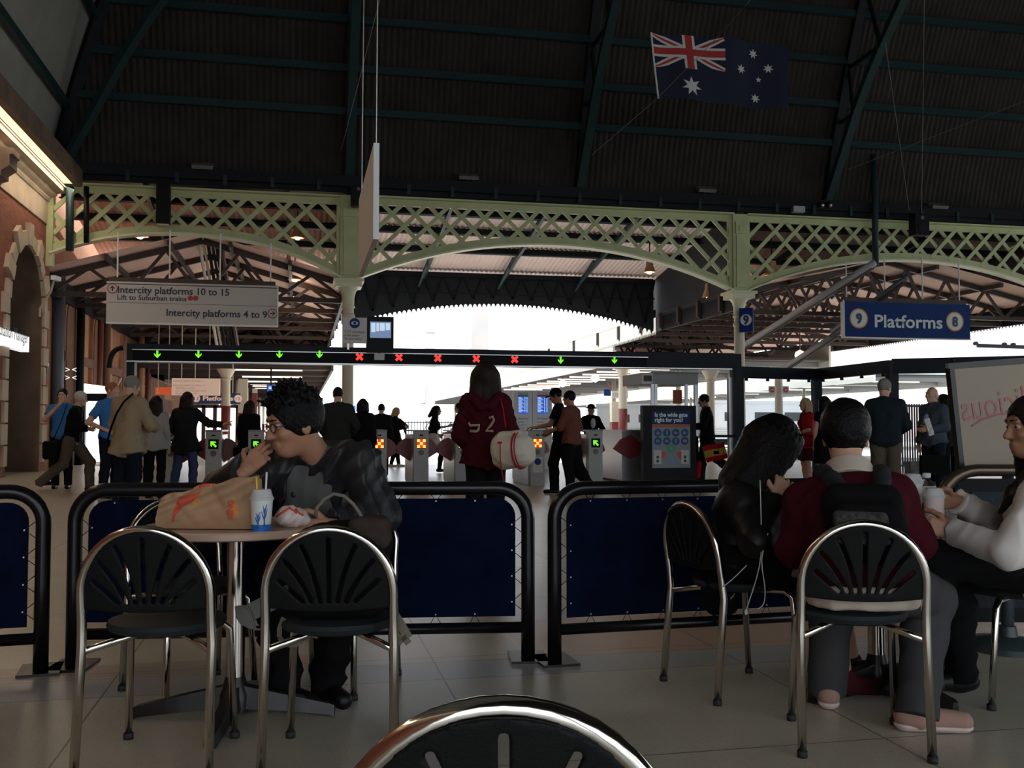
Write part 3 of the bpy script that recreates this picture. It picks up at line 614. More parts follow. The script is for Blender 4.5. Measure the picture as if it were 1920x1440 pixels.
# --- blue Platforms sign
Y = 27.8; t = thing('platform_sign', 'blue hanging sign reading Platforms with a 9 roundel and an 8 roundel', 'sign', at_y(1700, 636, Y))
m = MB(); a, b, c = plate(m, 1583, 565, 1818, 575, Y, .16); b = at_y(1583, 631, Y); m.v = []; m.f = []; m.m = []; m.bbox((a[0], Y, b[2]), (c[0], Y + .16, a[2])); m.build('panel', 'sign_blue', t)
MB().bbox((a[0] - .03, Y - .015, b[2] - .03), (c[0] + .02, Y + .17, b[2])).bbox((a[0] - .035, Y - .015, b[2]), (a[0], Y + .17, a[2])).build('frame_edge', 'off_white', t)
txt(t, 'Platforms', 1640, 613, 1767, Y, 'letter_white', .02, .40)
for px, py, n in ((1610, 597, '9'), (1790, 603, '8')):
    m = MB(); disc(m, px, py, Y - .002, .31, 0); disc(m, px, py, Y - .004, .265, 1, .012); m.build('roundel', ['ring_orange', 'letter_white'], t)
    q = at_y(px, py, Y); text('lettering', n, (q[0], Y, q[2] - .15), UX, UZ, 'ink', t, width=.2, height=.31, align='CENTER', depth=.03, bold=.04)
for px in (1590, 1662, 1733, 1802):
    q = at_y(px, 572, Y); MB().tube([(q[0], Y + .08, q[2] - .1), (q[0], Y + .08, za3(q[0]) + .1)], .022, 6).build('hanger_rod', 'off_white', t)
MB().bbox((a[0] + .05, Y + .04, a[2]), (c[0] - .1, Y + .12, a[2] + .14)).build('bird_spikes', 'steel_brown', t)
# --- small 9 sign box on the second column
q = at_y(1398, 601, GY - .3); t = thing('number_sign', 'small box sign with the number 9 fixed to the green column', 'sign', (q[0], q[1], q[2]))
az = math.radians(-33); ax, ay = V(math.cos(az), math.sin(az), 0), V(-math.sin(az), math.cos(az), 0); w_, h_ = .40, .72
cc = V(q[0] - .02, q[1] - .1, q[2]); MB().obox(cc, ax, ay, UZ, (w_, .18, h_)).build('box', 'sign_blue', t)
MB().prism(disc_poly(.17), cc - ay * .093, ax, UZ, -ay * .004).build('roundel', 'letter_white', t); text('lettering', '9', cc - ay * .1 - UZ * .13, ax, UZ, 'ink', t, width=.17, height=.27, align='CENTER', bold=.04)
# --- gantry over the ticket gates
Y = 19.9; L_, R_ = at_y(238, 640, Y), at_y(1390, 657, Y); bz = at_y(640, 682, Y)[2]; tz = at_y(640, 651, Y)[2]; mz = at_y(640, 662, Y)[2]
t = thing('gate_gantry', 'long dark gantry over the ticket gates with lit green arrows and red crosses', 'gantry', (L_[0], Y, 0))
MB().bbox((L_[0], Y, bz), (R_[0], Y + .35, tz)).build('beam', 'gantry', t)
xr = at_y(1212, 680, Y)[0]; MB().bbox((L_[0] + .12, Y - .03, bz + .02), (xr, Y, mz)).build('display_strip', 'led_black', t)
MB().bbox((L_[0] + .1, Y - .04, mz), (xr + .03, Y, mz + .015)).bbox((L_[0], Y - .035, bz - .015), (R_[0], Y + .3, bz + .005)).build('edge_trim', 'alu', t)
for px in (295, 372, 448, 524, 599, 1051, 1152):
    q = at_y(px, 664 + (px > 1000) * 11, Y - .03); m = MB(); arrow_up(m, q, .075, math.pi, 0, .012); m.build('green_arrow', 'led_green', t)
for px in (674, 748, 821, 893, 965):
    q = at_y(px, 669 + (px - 674) * .017, Y - .035); m = MB()
    for sg in (1, -1): m.obox(q, nrm(V(1, 0, sg)), V(0, 1, 0), nrm(V(-sg, 0, 1)), (.17, .012, .05))
    m.build('red_cross', 'led_red', t)
MB().bbox((L_[0], Y, 0), (L_[0] + .14, Y + .3, bz)).build('post', 'gantry', t); MB().bbox((R_[0] - .14, Y, 0), (R_[0], Y + .3, bz)).build('post', 'gantry', t)
a_, b_ = at_y(205, 690, Y + .3), at_y(232, 652, Y + .3); MB().tube(bez(a_, (a_[0], Y + .3, b_[2]), b_, 9), .05, 8).build('curved_conduit', 'black_plastic', t)
# --- cctv notice, cctv monitor and small eye sign on the gantry
def eye(m, px, py, y, r):
    c = disc(m, px, py, y - .002, r, 0); m.prism([(r * .7 * math.cos(a), r * .36 * math.sin(a)) for a in np.linspace(0, 2 * math.pi, 20, endpoint=False)], c + V(0, -.012, 0), UX, UZ, V(0, -.004, 0), 1); m.prism(disc_poly(r * .26), c + V(0, -.017, 0), UX, UZ, V(0, -.004, 0), 0)
Y = 19.75; t = thing('cctv_notice', 'white notice with a blue eye symbol hanging over the gantry', 'notice', at_y(665, 643, Y)); m = MB(); a, b, c = plate(m, 642, 595, 688, 595, Y, .05); m.v, m.f, m.m = [], [], []
m.bbox((a[0], Y, at_y(642, 643, Y)[2]), (c[0], Y + .05, a[2])); m.build('panel', 'sign_white', t); m = MB(); eye(m, 665, 606, Y, .1); m.build('eye_symbol', ['sign_blue', 'sign_white'], t)
for k, (s_, x1) in enumerate((('CCTV surveillance', 684), ('in this station', 674), ('for your safety', 678))): txt(t, s_, 646, 624 + k * 6.5, x1, Y, 'ink', 0, .05)
MB().bbox((a[0] + .1, Y + .05, tz - .05), (a[0] + .14, Y + .09, a[2] - .1)).build('bracket', 'alu', t)
t = thing('cctv_monitor', 'dark boxed monitor showing a pale blue picture, mounted over the gantry', 'monitor', at_y(713, 650, Y)); A, B = at_y(689, 593, Y), at_y(738, 652, Y); MB().bbox((A[0], Y, B[2] - .1), (B[0], Y + .4, A[2])).build('casing', 'black_plastic', t)
A, B = at_y(694, 603, Y), at_y(733, 634, Y); MB().bbox((A[0], Y - .006, B[2]), (B[0], Y, A[2])).build('screen', 'cctv_view', t); m = MB()
for f0, f1 in ((.05, .25), (.3, .42), (.46, .7), (.75, .95)): m.bbox((lerp(A, B, f0)[0], Y - .01, lerp(B, A, .35 + .2 * f0)[2]), (lerp(A, B, f1)[0], Y - .006, lerp(B, A, .92)[2]))
m.build('bright_patches', 'cctv_light', t)
Y = 19.8; t = thing('eye_sign', 'small white eye sign fixed low on the gantry front', 'sign', at_y(711, 675, Y)); A, B = at_y(702, 647, Y), at_y(721, 675, Y); MB().bbox((A[0], Y, B[2]), (B[0], Y + .05, A[2])).build('panel', 'sign_white', t); m = MB(); eye(m, 711, 656, Y, .065); m.build('eye_symbol', ['sign_blue', 'sign_white'], t)
# --- ticket gates
def make_gate(name, label, red, steel_left):
    t = thing(name, label, 'ticket gate', (0, 0, 0), 0, 'ticket gates under the gantry')
    MB().bbox((-.14, 0, 0), (.14, .22, 1.06)).build('pedestal', 'gate_grey', t, local=True)
    MB().bbox((-.13, .22, .06), (.13, 1.75, 1.0)).bbox((-.12, .2, 0), (.12, 1.72, .06)).build('cabinet', 'gate_steel', t, local=True)
    MB().bbox((-.145, -.01, 1.06), (.145, 1.78, 1.09)).build('top_cap', 'gate_top', t, local=True)
    MB().bbox((-.035, -.01, .975), (.035, 0, 1.0)).build('ticket_slot', 'led_black', t, local=True)
    m = MB(); c = V(0, 0, .83); m.bbox((-.09, -.006, .74), (.09, 0, .92)); m.build('indicator_window', 'led_black', t, local=True); m = MB()
    if red:
        for dx in (-.055, 0, .055):
            for dz in (-.055, 0, .055):
                if (dx == 0) == (dz == 0): m.bbox((dx - .027, -.014, .83 + dz - .027), (dx + .027, -.006, .83 + dz + .027), 0)
        m.build('red_cross', 'led_hot', t, local=True); m = MB()
        m.prism(disc_poly(.085), (0, -.006, .83), UX, UZ, V(0, -.003, 0))
        m.build('red_halo', 'red_glow_gate', t, local=True)  # glow around the cross, put in as a lit red disc
    else: arrow_up(m, c + V(0, -.006, 0), .075, math.pi / 4, 0, .008); m.build('green_arrow', 'led_green', t, local=True)
    MB().prism(disc_poly(.055), (0, 0, .66), UX, UZ, V(0, -.008, 0)).build('card_reader', 'reader', t, local=True)
    for sg in (-1, 1):
        P = [(.0, .47), (.0, .90)] + [(.03 + .27 * math.sin(a), .62 + .31 * math.cos(a)) for a in np.linspace(0, 1.45, 9)]
        MB().prism([(sg * (.13 + x), z) for x, z in P], (0, .75, 0), UX, UZ, V(0, .05, 0)).build('paddle', 'paddle_red', t, local=True)
    return t
GYF = 18.95; gx = {p: at_y(p, 850, GYF)[0] for p in (320, 400, 480, 557, 634, 711, 790, 868, 935, 1008, 1117)}
gr_ = make_gate('ticket_gate', 'ticket gate with a red cross right of the eating man', True, 1); gg = make_gate('ticket_gate', 'ticket gate with a green arrow behind the person in the dark coat', False, 1)
gr_.location = (gx[711], GYF, 0); gg.location = (gx[320], GYF, 0)
for p, src, lab in ((400, gg, 'ticket gate with a green arrow, clear between two dark coats'), (480, gg, 'ticket gate with a green arrow just left of the eating man'), (557, gg, 'ticket gate hidden behind the eating man, second from his left'), (634, gr_, 'ticket gate hidden behind the eating man by his shoulder'),
                    (790, gr_, 'ticket gate with a red cross beside the running woman'), (868, gr_, 'ticket gate whose red cross is half hidden by the maroon top'), (935, gr_, 'ticket gate hidden behind the woman with the white bag'), (1008, gr_, 'ticket gate with a red cross and a notice on its front'), (1117, gg, 'ticket gate with a green arrow left of the wide gate')):
    dup(src, (gx[p], GYF, 0), 0, lab)
t = thing('gate_notice', 'white notice with a round blue symbol stuck on the gate front', 'notice', (gx[1008], GYF, .3)); MB().bbox((gx[1008] - .1, GYF - .012, .26), (gx[1008] + .1, GYF - .004, .56)).build('sheet', 'sign_white', t); MB().prism(disc_poly(.065), (gx[1008], GYF - .012, .47), UX, UZ, V(0, -.006, 0)).build('symbol', 'sign_blue', t)
xw = at_y(1185, 850, 19.6)[0]; t = thing('wide_gate_cabinet', 'wide stainless gate cabinet with one large red paddle', 'ticket gate', (xw, 19.6, 0)); MB().bbox((xw - .22, 19.6, .05), (xw + .3, 21.4, 1.05)).build('cabinet', 'gate_steel', t); MB().bbox((xw - .23, 19.58, 1.05), (xw + .31, 21.42, 1.09)).build('top_cap', 'alu', t)
P = [at_y(px, py, 19.5) for px, py in ((1150, 841), (1163, 824), (1184, 816), (1200, 828), (1206, 845), (1196, 855), (1180, 859), (1163, 850))]; MB().prism([(p[0], p[2]) for p in P][::-1], (0, 19.5, 0), UX, UZ, V(0, .06, 0)).build('paddle', 'paddle_red', t)
MB().bbox((xw - .2, 19.58, .0), (xw + .28, 21.4, .05)).build('plinth', 'steel_brown', t)
# --- wide gate notice board
Y = 18.6; t = thing('notice_board', 'dark standing board asking Is the wide gate right for you?', 'notice board', (at_y(1255, 900, Y)[0], Y, 0)); A, B = at_y(1206, 760, Y), at_y(1305, 760, Y)
MB().bbox((A[0], Y, .0), (B[0], Y + .18, A[2])).build('frame', 'black_plastic', t); A, B = at_y(1222, 770, Y), at_y(1294, 877, Y); pw, ph = B[0] - A[0], A[2] - B[2]
MB().bbox((A[0], Y - .012, B[2]), (B[0], Y, A[2])).build('poster', 'poster_white', t); MB().bbox((A[0], Y - .016, A[2] - ph * .235), (B[0], Y - .012, A[2])).build('heading_band', 'poster_blue', t); MB().bbox((A[0], Y - .016, A[2] - ph * .29), (B[0], Y - .012, A[2] - ph * .235)).build('orange_band', 'poster_orange', t)
for k, (s_, wf) in enumerate((('Is the wide gate', .86), ('right for you?', .74))): text('lettering', s_, (A[0] + pw * .07, Y - .016, A[2] - ph * (.105 + .09 * k)), UX, UZ, 'letter_white', t, width=pw * wf, height=.085, bold=.03, depth=.005)
for r_ in range(2):
    for c_ in range(4):
        m = MB(); c = V(A[0] + pw * (.15 + .235 * c_), Y - .012, A[2] - ph * (.385 + .145 * r_)); m.prism(disc_poly(.078), c, UX, UZ, V(0, -.006, 0), 0); k = r_ * 4 + c_; q = c + V(0, -.006, 0)
        if k in (1, 6): m.bbox(q + V(-.014, -.004, -.045), q + V(.014, 0, .02), 1).prism(disc_poly(.015), q + V(0, 0, .036), UX, UZ, V(0, -.004, 0), 1)
        elif k == 0: m.prism(disc_poly(.032), q + V(0, 0, -.012), UX, UZ, V(0, -.004, 0), 1).bbox(q + V(-.012, -.004, 0), q + V(.006, 0, .045), 1)
        elif k == 7: m.prism([(.045 * math.cos(a), .03 * math.sin(a)) for a in np.linspace(0, 6.28, 16, endpoint=False)], q, UX, UZ, V(0, -.004, 0), 1)
        else: m.bbox(q + V(-.036, -.004, -.024), q + V(.03, 0, .014), 1).bbox(q + V(-.03, -.004, .014), q + V(-.008, 0, .036), 1)
        m.build('icon', ['icon_blue', 'poster_white'], t)
c = V((A[0] + B[0]) / 2, Y - .012, A[2] - ph * .655); m = MB().prism(disc_poly(.08), c, UX, UZ, V(0, -.006, 0), 0); arrow_up(m, c + V(0, -.007, 0), .05, math.pi, 1, .004); m.build('green_roundel', ['green_band', 'poster_white'], t)
for sg in (-1, 1):
    x = c[0] + sg * pw * .36; z0 = A[2] - ph * .93; m = MB().bbox((x - pw * .1, Y - .016, z0), (x + pw * .1, Y - .012, z0 + ph * .24), 0); xi = x - sg * pw * .1
    m.prism([(xi, z0 + ph * .22), (xi - sg * pw * .14, z0 + ph * .19), (xi, z0 + ph * .06)][::-sg], (0, Y - .012, 0), UX, UZ, V(0, -.005, 0), 1)
    for dz in (.12, .05): m.prism(disc_poly(.03, 16), (x, Y - .016, z0 + ph * dz), UX, UZ, V(0, -.004, 0), 2)
    m.build('gate_drawing', ['sign_white', 'red_band', 'ink'], t)
# --- attendant's booth behind the wide gate
Y = 20.6; t = thing('attendant_booth', 'grey glazed booth with a boxed header behind the notice board', 'booth', (at_y(1260, 850, Y)[0], Y, 0)); A, B, D = at_y(1203, 697, Y), at_y(1309, 721, Y), at_y(1226, 700, Y)
MB().bbox((A[0] + .25, Y, B[2]), (B[0], Y + 1.3, A[2])).build('header', 'gate_grey', t); MB().bbox((A[0], Y - .02, B[2]), (A[0] + .25, Y + 1.3, A[2] - .02)).build('header_end', 'off_white', t); MB().bbox((A[0] + .04, Y - .035, B[2] + .06), (A[0] + .22, Y - .02, A[2] - .08)).build('vent', 'steel_brown', t)
for x in (A[0] + .22, A[0] + .3, B[0] - .3): MB().bbox((x, Y, .95), (x + .06, Y + .06, B[2])).build('post', 'alu', t)
MB().bbox((B[0] - .08, Y, 0), (B[0], Y + .08, B[2])).build('post', 'alu', t); MB().bbox((A[0] + .2, Y, 0), (B[0], Y + 1.2, .95)).build('lower_wall', 'gate_grey', t)
q = at_y(1262, 731, Y + .6); q2 = at_y(1279, 757, Y + .6); MB().bbox((q[0], Y + .6, q2[2]), (q2[0], Y + .62, q[2])).build('poster', 'poster_orange', t)
# --- departure and arrival boards
for px0, px1, lab, band, ttl in ((964, 997, 'white departures kiosk with a blue timetable screen under a green band', 'green_band', 'Departures'), (999, 1035, 'white arrivals kiosk with a blue timetable screen under a red band', 'red_band', 'Arrivals')):
    Y = 26.5; A, B = at_y(px0, 734, Y), at_y(px1, 734, Y); t = thing('timetable_kiosk', lab, 'kiosk', (A[0], Y, 0)); wd = B[0] - A[0]
    MB().bbox((A[0], Y, 0), (B[0], Y + .25, A[2])).build('cabinet', 'white_paint', t); x0, x1 = A[0] + wd * .22, A[0] + wd * .8; z1, z0 = at_y(px0, 740, Y)[2], at_y(px0, 776, Y)[2]
    MB().bbox((x0, Y - .01, z0), (x1, Y, z1)).build('screen', 'screen_blue', t); MB().bbox((x0, Y - .014, z1 - .05), (x1, Y - .01, z1)).build('heading_band', band, t); m = MB()
    for r_ in range(13):
        z = z1 - .085 - r_ * (z1 - z0 - .1) / 13
        for a, b in ((.04, .35 + .1 * ((r_ * 7) % 3)), (.62, .72), (.82, .93)): m.bbox((x0 + (x1 - x0) * a, Y - .013, z), (x0 + (x1 - x0) * b, Y - .01, z + .018))
    m.build('timetable_rows', 'screen_line', t); text('lettering', ttl, (x0, Y, z1 + .025), UX, UZ, 'icon_blue', t, width=x1 - x0, height=.05, depth=.006); text('lettering', ttl, (x0, Y, z0 - .15), UX, UZ, 'icon_blue', t, width=(x1 - x0), height=.06, depth=.006)
    for k, s_ in enumerate(('Intercity,', 'Country, and', 'Interstate')): text('lettering', s_, (x0, Y, z0 - .24 - .08 * k), UX, UZ, 'icon_blue', t, width=(x1 - x0) * (.6, .8, .65)[k], height=.045, depth=.006)
# --- glazed screen right of the gates
t = thing('glazed_screen', 'black framed glazed screen with posts right of the notice board', 'screen', at_z(1387, 905, 0))
PT = [at_d(1385, 803, 19.2), at_d(1532, 803, 20.0), at_d(1674, 803, 17.4), at_d(1930, 803, 16.6)]; ZT = 2.3
for i, (a, b) in enumerate(zip(PT[:-1], PT[1:])):
    MB().beam((a[0], a[1], ZT - .1), (b[0], b[1], ZT - .1), .14, .22 if i < 2 else .26).build('top_rail', 'gantry', t)
    n_ = np.cross(nrm(b - a), UZ); 
    if i == 1 or i == 0:
        for f in np.linspace(.1, .9, 4): q = lerp(a, b, f); MB().lathe([(.035, ZT - .26), (.03, ZT - .2)], (q[0], q[1], 0), 10).build('stud', 'gantry', t)
a, b = PT[0], PT[1]; MB().beam((a[0], a[1], .97), (b[0], b[1], .97), .05, .05).build('mid_rail', 'gantry', t); q = at_y(1338, 818, a[1] + .25); MB().beam((q[0], a[1] + .2, .97), (a[0], a[1], .97), .05, .05).build('mid_rail', 'gantry', t)
for p in PT[:3]: MB().beam((p[0], p[1], 0), (p[0], p[1], ZT), .17, .14).build('post', 'gantry', t)
q = at_d(1790, 803, 17.0); MB().beam((q[0], q[1], 0), (q[0], q[1], ZT), .1, .1).build('post', 'gantry', t)
q = at_d(1370, 803, 19.3); MB().beam((q[0], q[1], 0), (q[0], q[1], ZT - .2), .1, .1).build('post', 'alu', t)
MATS['glass_dim'] = glassy('glass_dim', (.93, .95, .96), .04)
for i, (a, b) in enumerate(zip(PT[:-1], PT[1:])):
    if i < 2: MB().beam((a[0], a[1], (ZT - .2) / 2), (b[0], b[1], (ZT - .2) / 2), .012, ZT - .3).build('glass_pane', 'glass_dim', t)
# --- aed box, camera, station manager sign, pipes on the left wall
q = at_x(93, 688, X0 + .1); t = thing('defibrillator_sign', 'small dark green sign with a white heart on the brick pier', 'sign', q); MB().bbox((X0 + .02, q[1] - .1, q[2] - .18), (X0 + .06, q[1] + .12, q[2] + .16)).bbox((X0 - .0, q[1] - .11, q[2] - .19), (X0 + .04, q[1] + .13, q[2] + .17)).build('plate', 'aed_green', t)
hx = lambda dy, dz: V(X0 + .065, q[1] + .01 + dy, q[2] + .05 + dz); MB().prism([(0, -.07), (.07, .01), (.055, .05), (.02, .05), (0, .025), (-.02, .05), (-.055, .05), (-.07, .01)], hx(0, 0), V(0, 1, 0), UZ, V(.006, 0, 0)).build('heart', 'letter_white', t)
XS = X0 + .15; A, B = at_x(-30, 606, XS), at_x(55, 632, XS); zb = at_x(53, 660, XS)[2]; t = thing('lightbox_sign', 'lit white sign reading Station Manager in the dark archway', 'sign', B)
MB().bbox((XS - .2, A[1] - .9, zb), (XS, B[1], B[2])).build('lightbox', 'lit_sign', t); text('lettering', 'Station Manager', (XS, at_x(52, 645, XS)[1] - 2.32, zb + .2), V(0, 1, 0), UZ, 'poster_blue', t, width=2.3, height=.3, bold=.0, depth=.012)
q = at_d(105, 522, 25.8); t = thing('security_camera', 'white security camera on a curved arm where the arch meets the brick wall', 'camera', q); MB().obox(q, rt, fh, UZ, (.12, .34, .11)).build('housing', 'white_paint', t); MB().tube([q + V(-.05, 0, -.05), q + V(-.12, .0, -.35), q + V(-.4, .1, -.8), V(X0, q[1] + .1, q[2] - 1.0)], .03, 8).build('arm', 'stone', t)
for px, r, mt, lab, x, z1 in ((108, .17, 'pipe_blue', 'broad grey-blue downpipe beside the brick pier', -6.75, 5.5), (150, .12, 'black_plastic', 'black downpipe between the two blind arches', -6.6, 5.6), (186, .1, 'pipe_red', 'dark red downpipe at the second blind arch', -6.7, 5.4), (200, .12, 'stone_dark', 'brown downpipe left of the white sign', -6.65, 5.4), (264, .14, 'stone_warm', 'ochre pipe seen through the left end of the gantry', -6.6, 5.2), (277, .1, 'pipe_red', 'red pipe seen through the left end of the gantry', -6.55, 5.2)):
    y_ = at_x(px, 700, x)[1]; tag(MB().lathe([(r, 0), (r, z1)], (x, y_, 0), 14).build('downpipe', mt, None, True), lab, 'pipe')
# --- lit trough along the cornice
t = thing('light_trough', 'long lit ceiling trough running along the stone cornice', 'light', (X0 + .6, 20, 7.5)); MB().bbox((X0 + .44, YB + .3, 7.5), (X0 + .5, GY - .5, 7.66)).bbox((X0 + .77, YB + .3, 7.46), (X0 + .95, GY - .5, 7.9)).bbox((X0 + .5, YB + .3, 7.58), (X0 + .8, GY - .5, 7.64)).build('housing', 'stone_brown', t)
yy = np.arange(YB + .4, GY - .6, 2.1)
for y in yy: MB().bbox((X0 + .5, y, 7.52), (X0 + .77, min(y + 2.06, GY - .55), 7.57)).build('diffuser', 'trough_lit', t)
area_light('trough_lamp', (X0 + .62, 16, 7.45), .25, 24, 260, (1, .8, .6), (0, math.radians(18), 0))
# --- pendant lamps, floodlights, loudspeakers, monitors
def bell_lamp(px, py, d, r, label, pend=1.0):
    q = at_d(px, py, d); t = thing('pendant_lamp', label, 'lamp', q, 0, 'bell lamps under the canopies')
    MB().lathe([(r * .25, 1.2 * r), (r * .55, 1.1 * r), (r * .6, .35 * r), (r * .95, -.6 * r), (r, -.75 * r), (r * .9, -.75 * r)], q, 18).build('shade', 'lamp_shade', t, 'auto')
    MB().lathe([(r * .2, -.7 * r), (r * .45, -.8 * r), (r * .3, -.98 * r), (.01, -1.02 * r)], q, 14).build('bulb', 'lamp_bulb', t, True); MB().tube([q + V(0, 0, r), q + V(0, 0, r + pend)], .02, 6).build('stem', 'steel_black', t)
    d_ = bpy.data.lights.new('bulb_light', 'POINT'); d_.energy = 16; d_.color = (1, .75, .5); d_.shadow_soft_size = .08; o_ = bpy.data.objects.new('bulb_light', d_); COL.objects.link(o_); o_.location = [float(v) for v in q - V(0, 0, 1.2 * r)]
for a in ((553, 515, 31, .22, 'rusty bell lamp hanging right of the white platform sign, upper of two', .8), (553, 546, 36, .26, 'rusty bell lamp hanging right of the white platform sign, lower of two', 1.0), (558, 437, 30, .2, 'pale bell lamp behind the lattice near the top of the left arch', .6), (1218, 502, 33, .2, 'bell lamp hanging below the middle arch beside its right flank', .7), (1330, 547, 33, .24, 'rusty bell lamp left of the column with the 9 sign', .9), (1447, 506, 31, .24, 'rusty bell lamp behind the lattice right of the 9 column', .8), (263, 432, 30, .25, 'bell lamp behind the lattice near the brick wall', .7)): bell_lamp(*a)
for px, py, lab in ((380, 311, 'leftmost flat floodlight standing on the gutter beam'), (878, 331, 'flat floodlight on the gutter beam above the arch crown'), (1324, 355, 'flat floodlight on the gutter beam left of the second column'), (1759, 386, 'rightmost flat floodlight on the gutter beam, above the loudspeaker')):
    q = at_y(px, py, GY - .45); t = thing('floodlight', lab, 'floodlight', q, 0, 'floodlights on the gutter beam'); M_ = nrm(V(0, -.55, 1)); MB().obox(q, UX, nrm(V(0, 1, .55)), M_, (.55, .3, .1)).build('housing', 'dirty_grey', t); MB().beam(q + V(0, .1, 0), q + V(0, .2, -.3), .06, .06).build('bracket', 'steel_black', t)
def speaker(px, py, y, lab, sc=1):
    q = at_y(px, py, y); t = thing('loudspeaker', lab, 'loudspeaker', q); MB().bbox(q + V(-.24, -.15, -.33) * sc, q + V(.24, .2, .33) * sc).build('cabinet', 'black_plastic', t); MB().prism(disc_poly(.15 * sc), q + V(0, -.15, -.1) * sc, UX, UZ, V(0, -.02, 0)).build('cone', 'steel_black', t); MB().prism(disc_poly(.06 * sc), q + V(0, -.15, .2) * sc, UX, UZ, V(0, -.02, 0)).build('tweeter', 'dirty_grey', t); MB().beam(q + V(0, .1, .3) * sc, V(q[0], GY - .3, 7.9), .05, .05).build('bracket', 'steel_black', t)
speaker(1724, 422, GY - .8, 'black loudspeaker hung on the lattice above the blue Platforms sign'); speaker(672, 368, GY - .8, 'dark loudspeaker on the near green column behind the hanging panel', .85)
q = at_y(1496, 393, GY - .4); tag(MB().bbox(q + V(-.19, -.1, -.09), q + V(.19, .1, .09)).build('lit_box', 'alu'), 'small shiny box light under the gutter right of the second column', 'light')
for px, lab in ((1540, 'left lamp of the small pair on the gutter beam'), (1555, 'right lamp of the small pair on the gutter beam')):
    q = at_y(px, 384, GY - .5); t = thing('spot_lamp', lab, 'lamp', q); MB().lathe([(.05, .1), (.09, -.02), (.09, -.06)], q, 14, axis=(0, -1, -.3)).build('shade', 'steel_black', t, True); MB().lathe([(.07, -.01), (.02, .02)], q + V(0, -.09, -.03), 12, axis=(0, -1, -.3)).build('bulb', 'alu', t, True)
# dark standpipe at the third arch crown, box and pipes at the left arch
q0, q1 = at_y(1637, 290, GY - .5), at_y(1642, 500, GY - .5); tag(MB().tube([q0, V(q0[0] + .05, GY - .5, 7.95), V(q1[0], GY - .5, 7.7), q1], .1, 8).build('downpipe', 'steel_teal', None, True), 'teal downpipe crossing the lattice left of the loudspeaker', 'pipe')
A, B = at_y(294, 345, GY - .4), at_y(318, 421, GY - .4); t = thing('duct_box', 'black upright box hanging on the left lattice', 'box', A); MB().bbox((A[0], GY - .5, B[2]), (B[0], GY - .2, A[2])).build('casing', 'black_plastic', t); MB().bbox((A[0] + .02, GY - .48, B[2] - .03), (B[0] - .02, GY - .22, B[2])).build('lid', 'cream', t)
for px, r, y1, mt, lab in ((131, .1, 470, 'steel_teal', 'teal pipe on the left lattice nearest the brick wall'), (162, .07, 455, 'black_plastic', 'thin black pipe on the left lattice, second from the brick wall')):
    a, b = at_y(px, 350, GY - .3), at_y(px, y1, GY - .3); tag(MB().tube([a, b], r, 10).build('downpipe', mt, None, True), lab, 'pipe')
a, b = at_y(390, 440, GY + 1.5), at_d(424, 648, 33)
t = thing('cable_bundle', 'bundle of pale and black conduits slanting down behind the white sign', 'cables', b)
for k, (mt, r) in enumerate((('off_white', .05), ('stone', .04), ('black_plastic', .05), ('steel_black', .04), ('black_plastic', .06), ('steel_brown', .07))): MB().tube([a + V(.12 * k - .3, 0, .1), b + V(.13 * k - .3, .1, 0)], r, 6).build('conduit', mt, t)
for i, (p0, d0, p1, d1, r, mt, lab) in enumerate((((1640, 492), 29.5, (1395, 648), 33, .11, 'pipe_pale', 'pale gutter pipe slanting down from the third arch crown to the 9 column'), ((1575, 622), 33, (1470, 690), 35, .1, 'pipe_pale', 'short pale pipe slanting down below the blue sign'), ((1700, 520), 30, (1560, 622), 33, .09, 'pipe_blue', 'grey pipe slanting behind the hanger rods of the blue sign'))):
    A, B = at_d(*p0, d0), at_d(*p1, d1); t = thing('gutter_pipe', lab, 'pipe', B); MB().tube([A, B], r, 8).build('pipe', mt, t, True); MB().beam(A + V(0, .1, -.14), B + V(0, .1, -.14), .14, .06).build('support_rail', 'steel_brown', t)
# --- long hanging sign seen nearly on edge, its wires
a = at_d(706, 268, 7.0); b = at_d(706, 450, 7.0); zt_, zb_ = a[2], b[2]
t = thing('edge_on_sign', 'grey sign panel hung on wires, seen nearly edge on before the near column', 'sign', b)
MB().bbox((a[0] - .02, a[1], zb_), (a[0] + .02, a[1] + 1.78, zt_)).build('panel', 'off_white', t)
for dy in (.02, 1.7): MB().tube([V(a[0], a[1] + dy, zt_), V(a[0] + .05, a[1] + dy + .1, 14 + dy)], .004, 5).build('wire', 'alu', t)
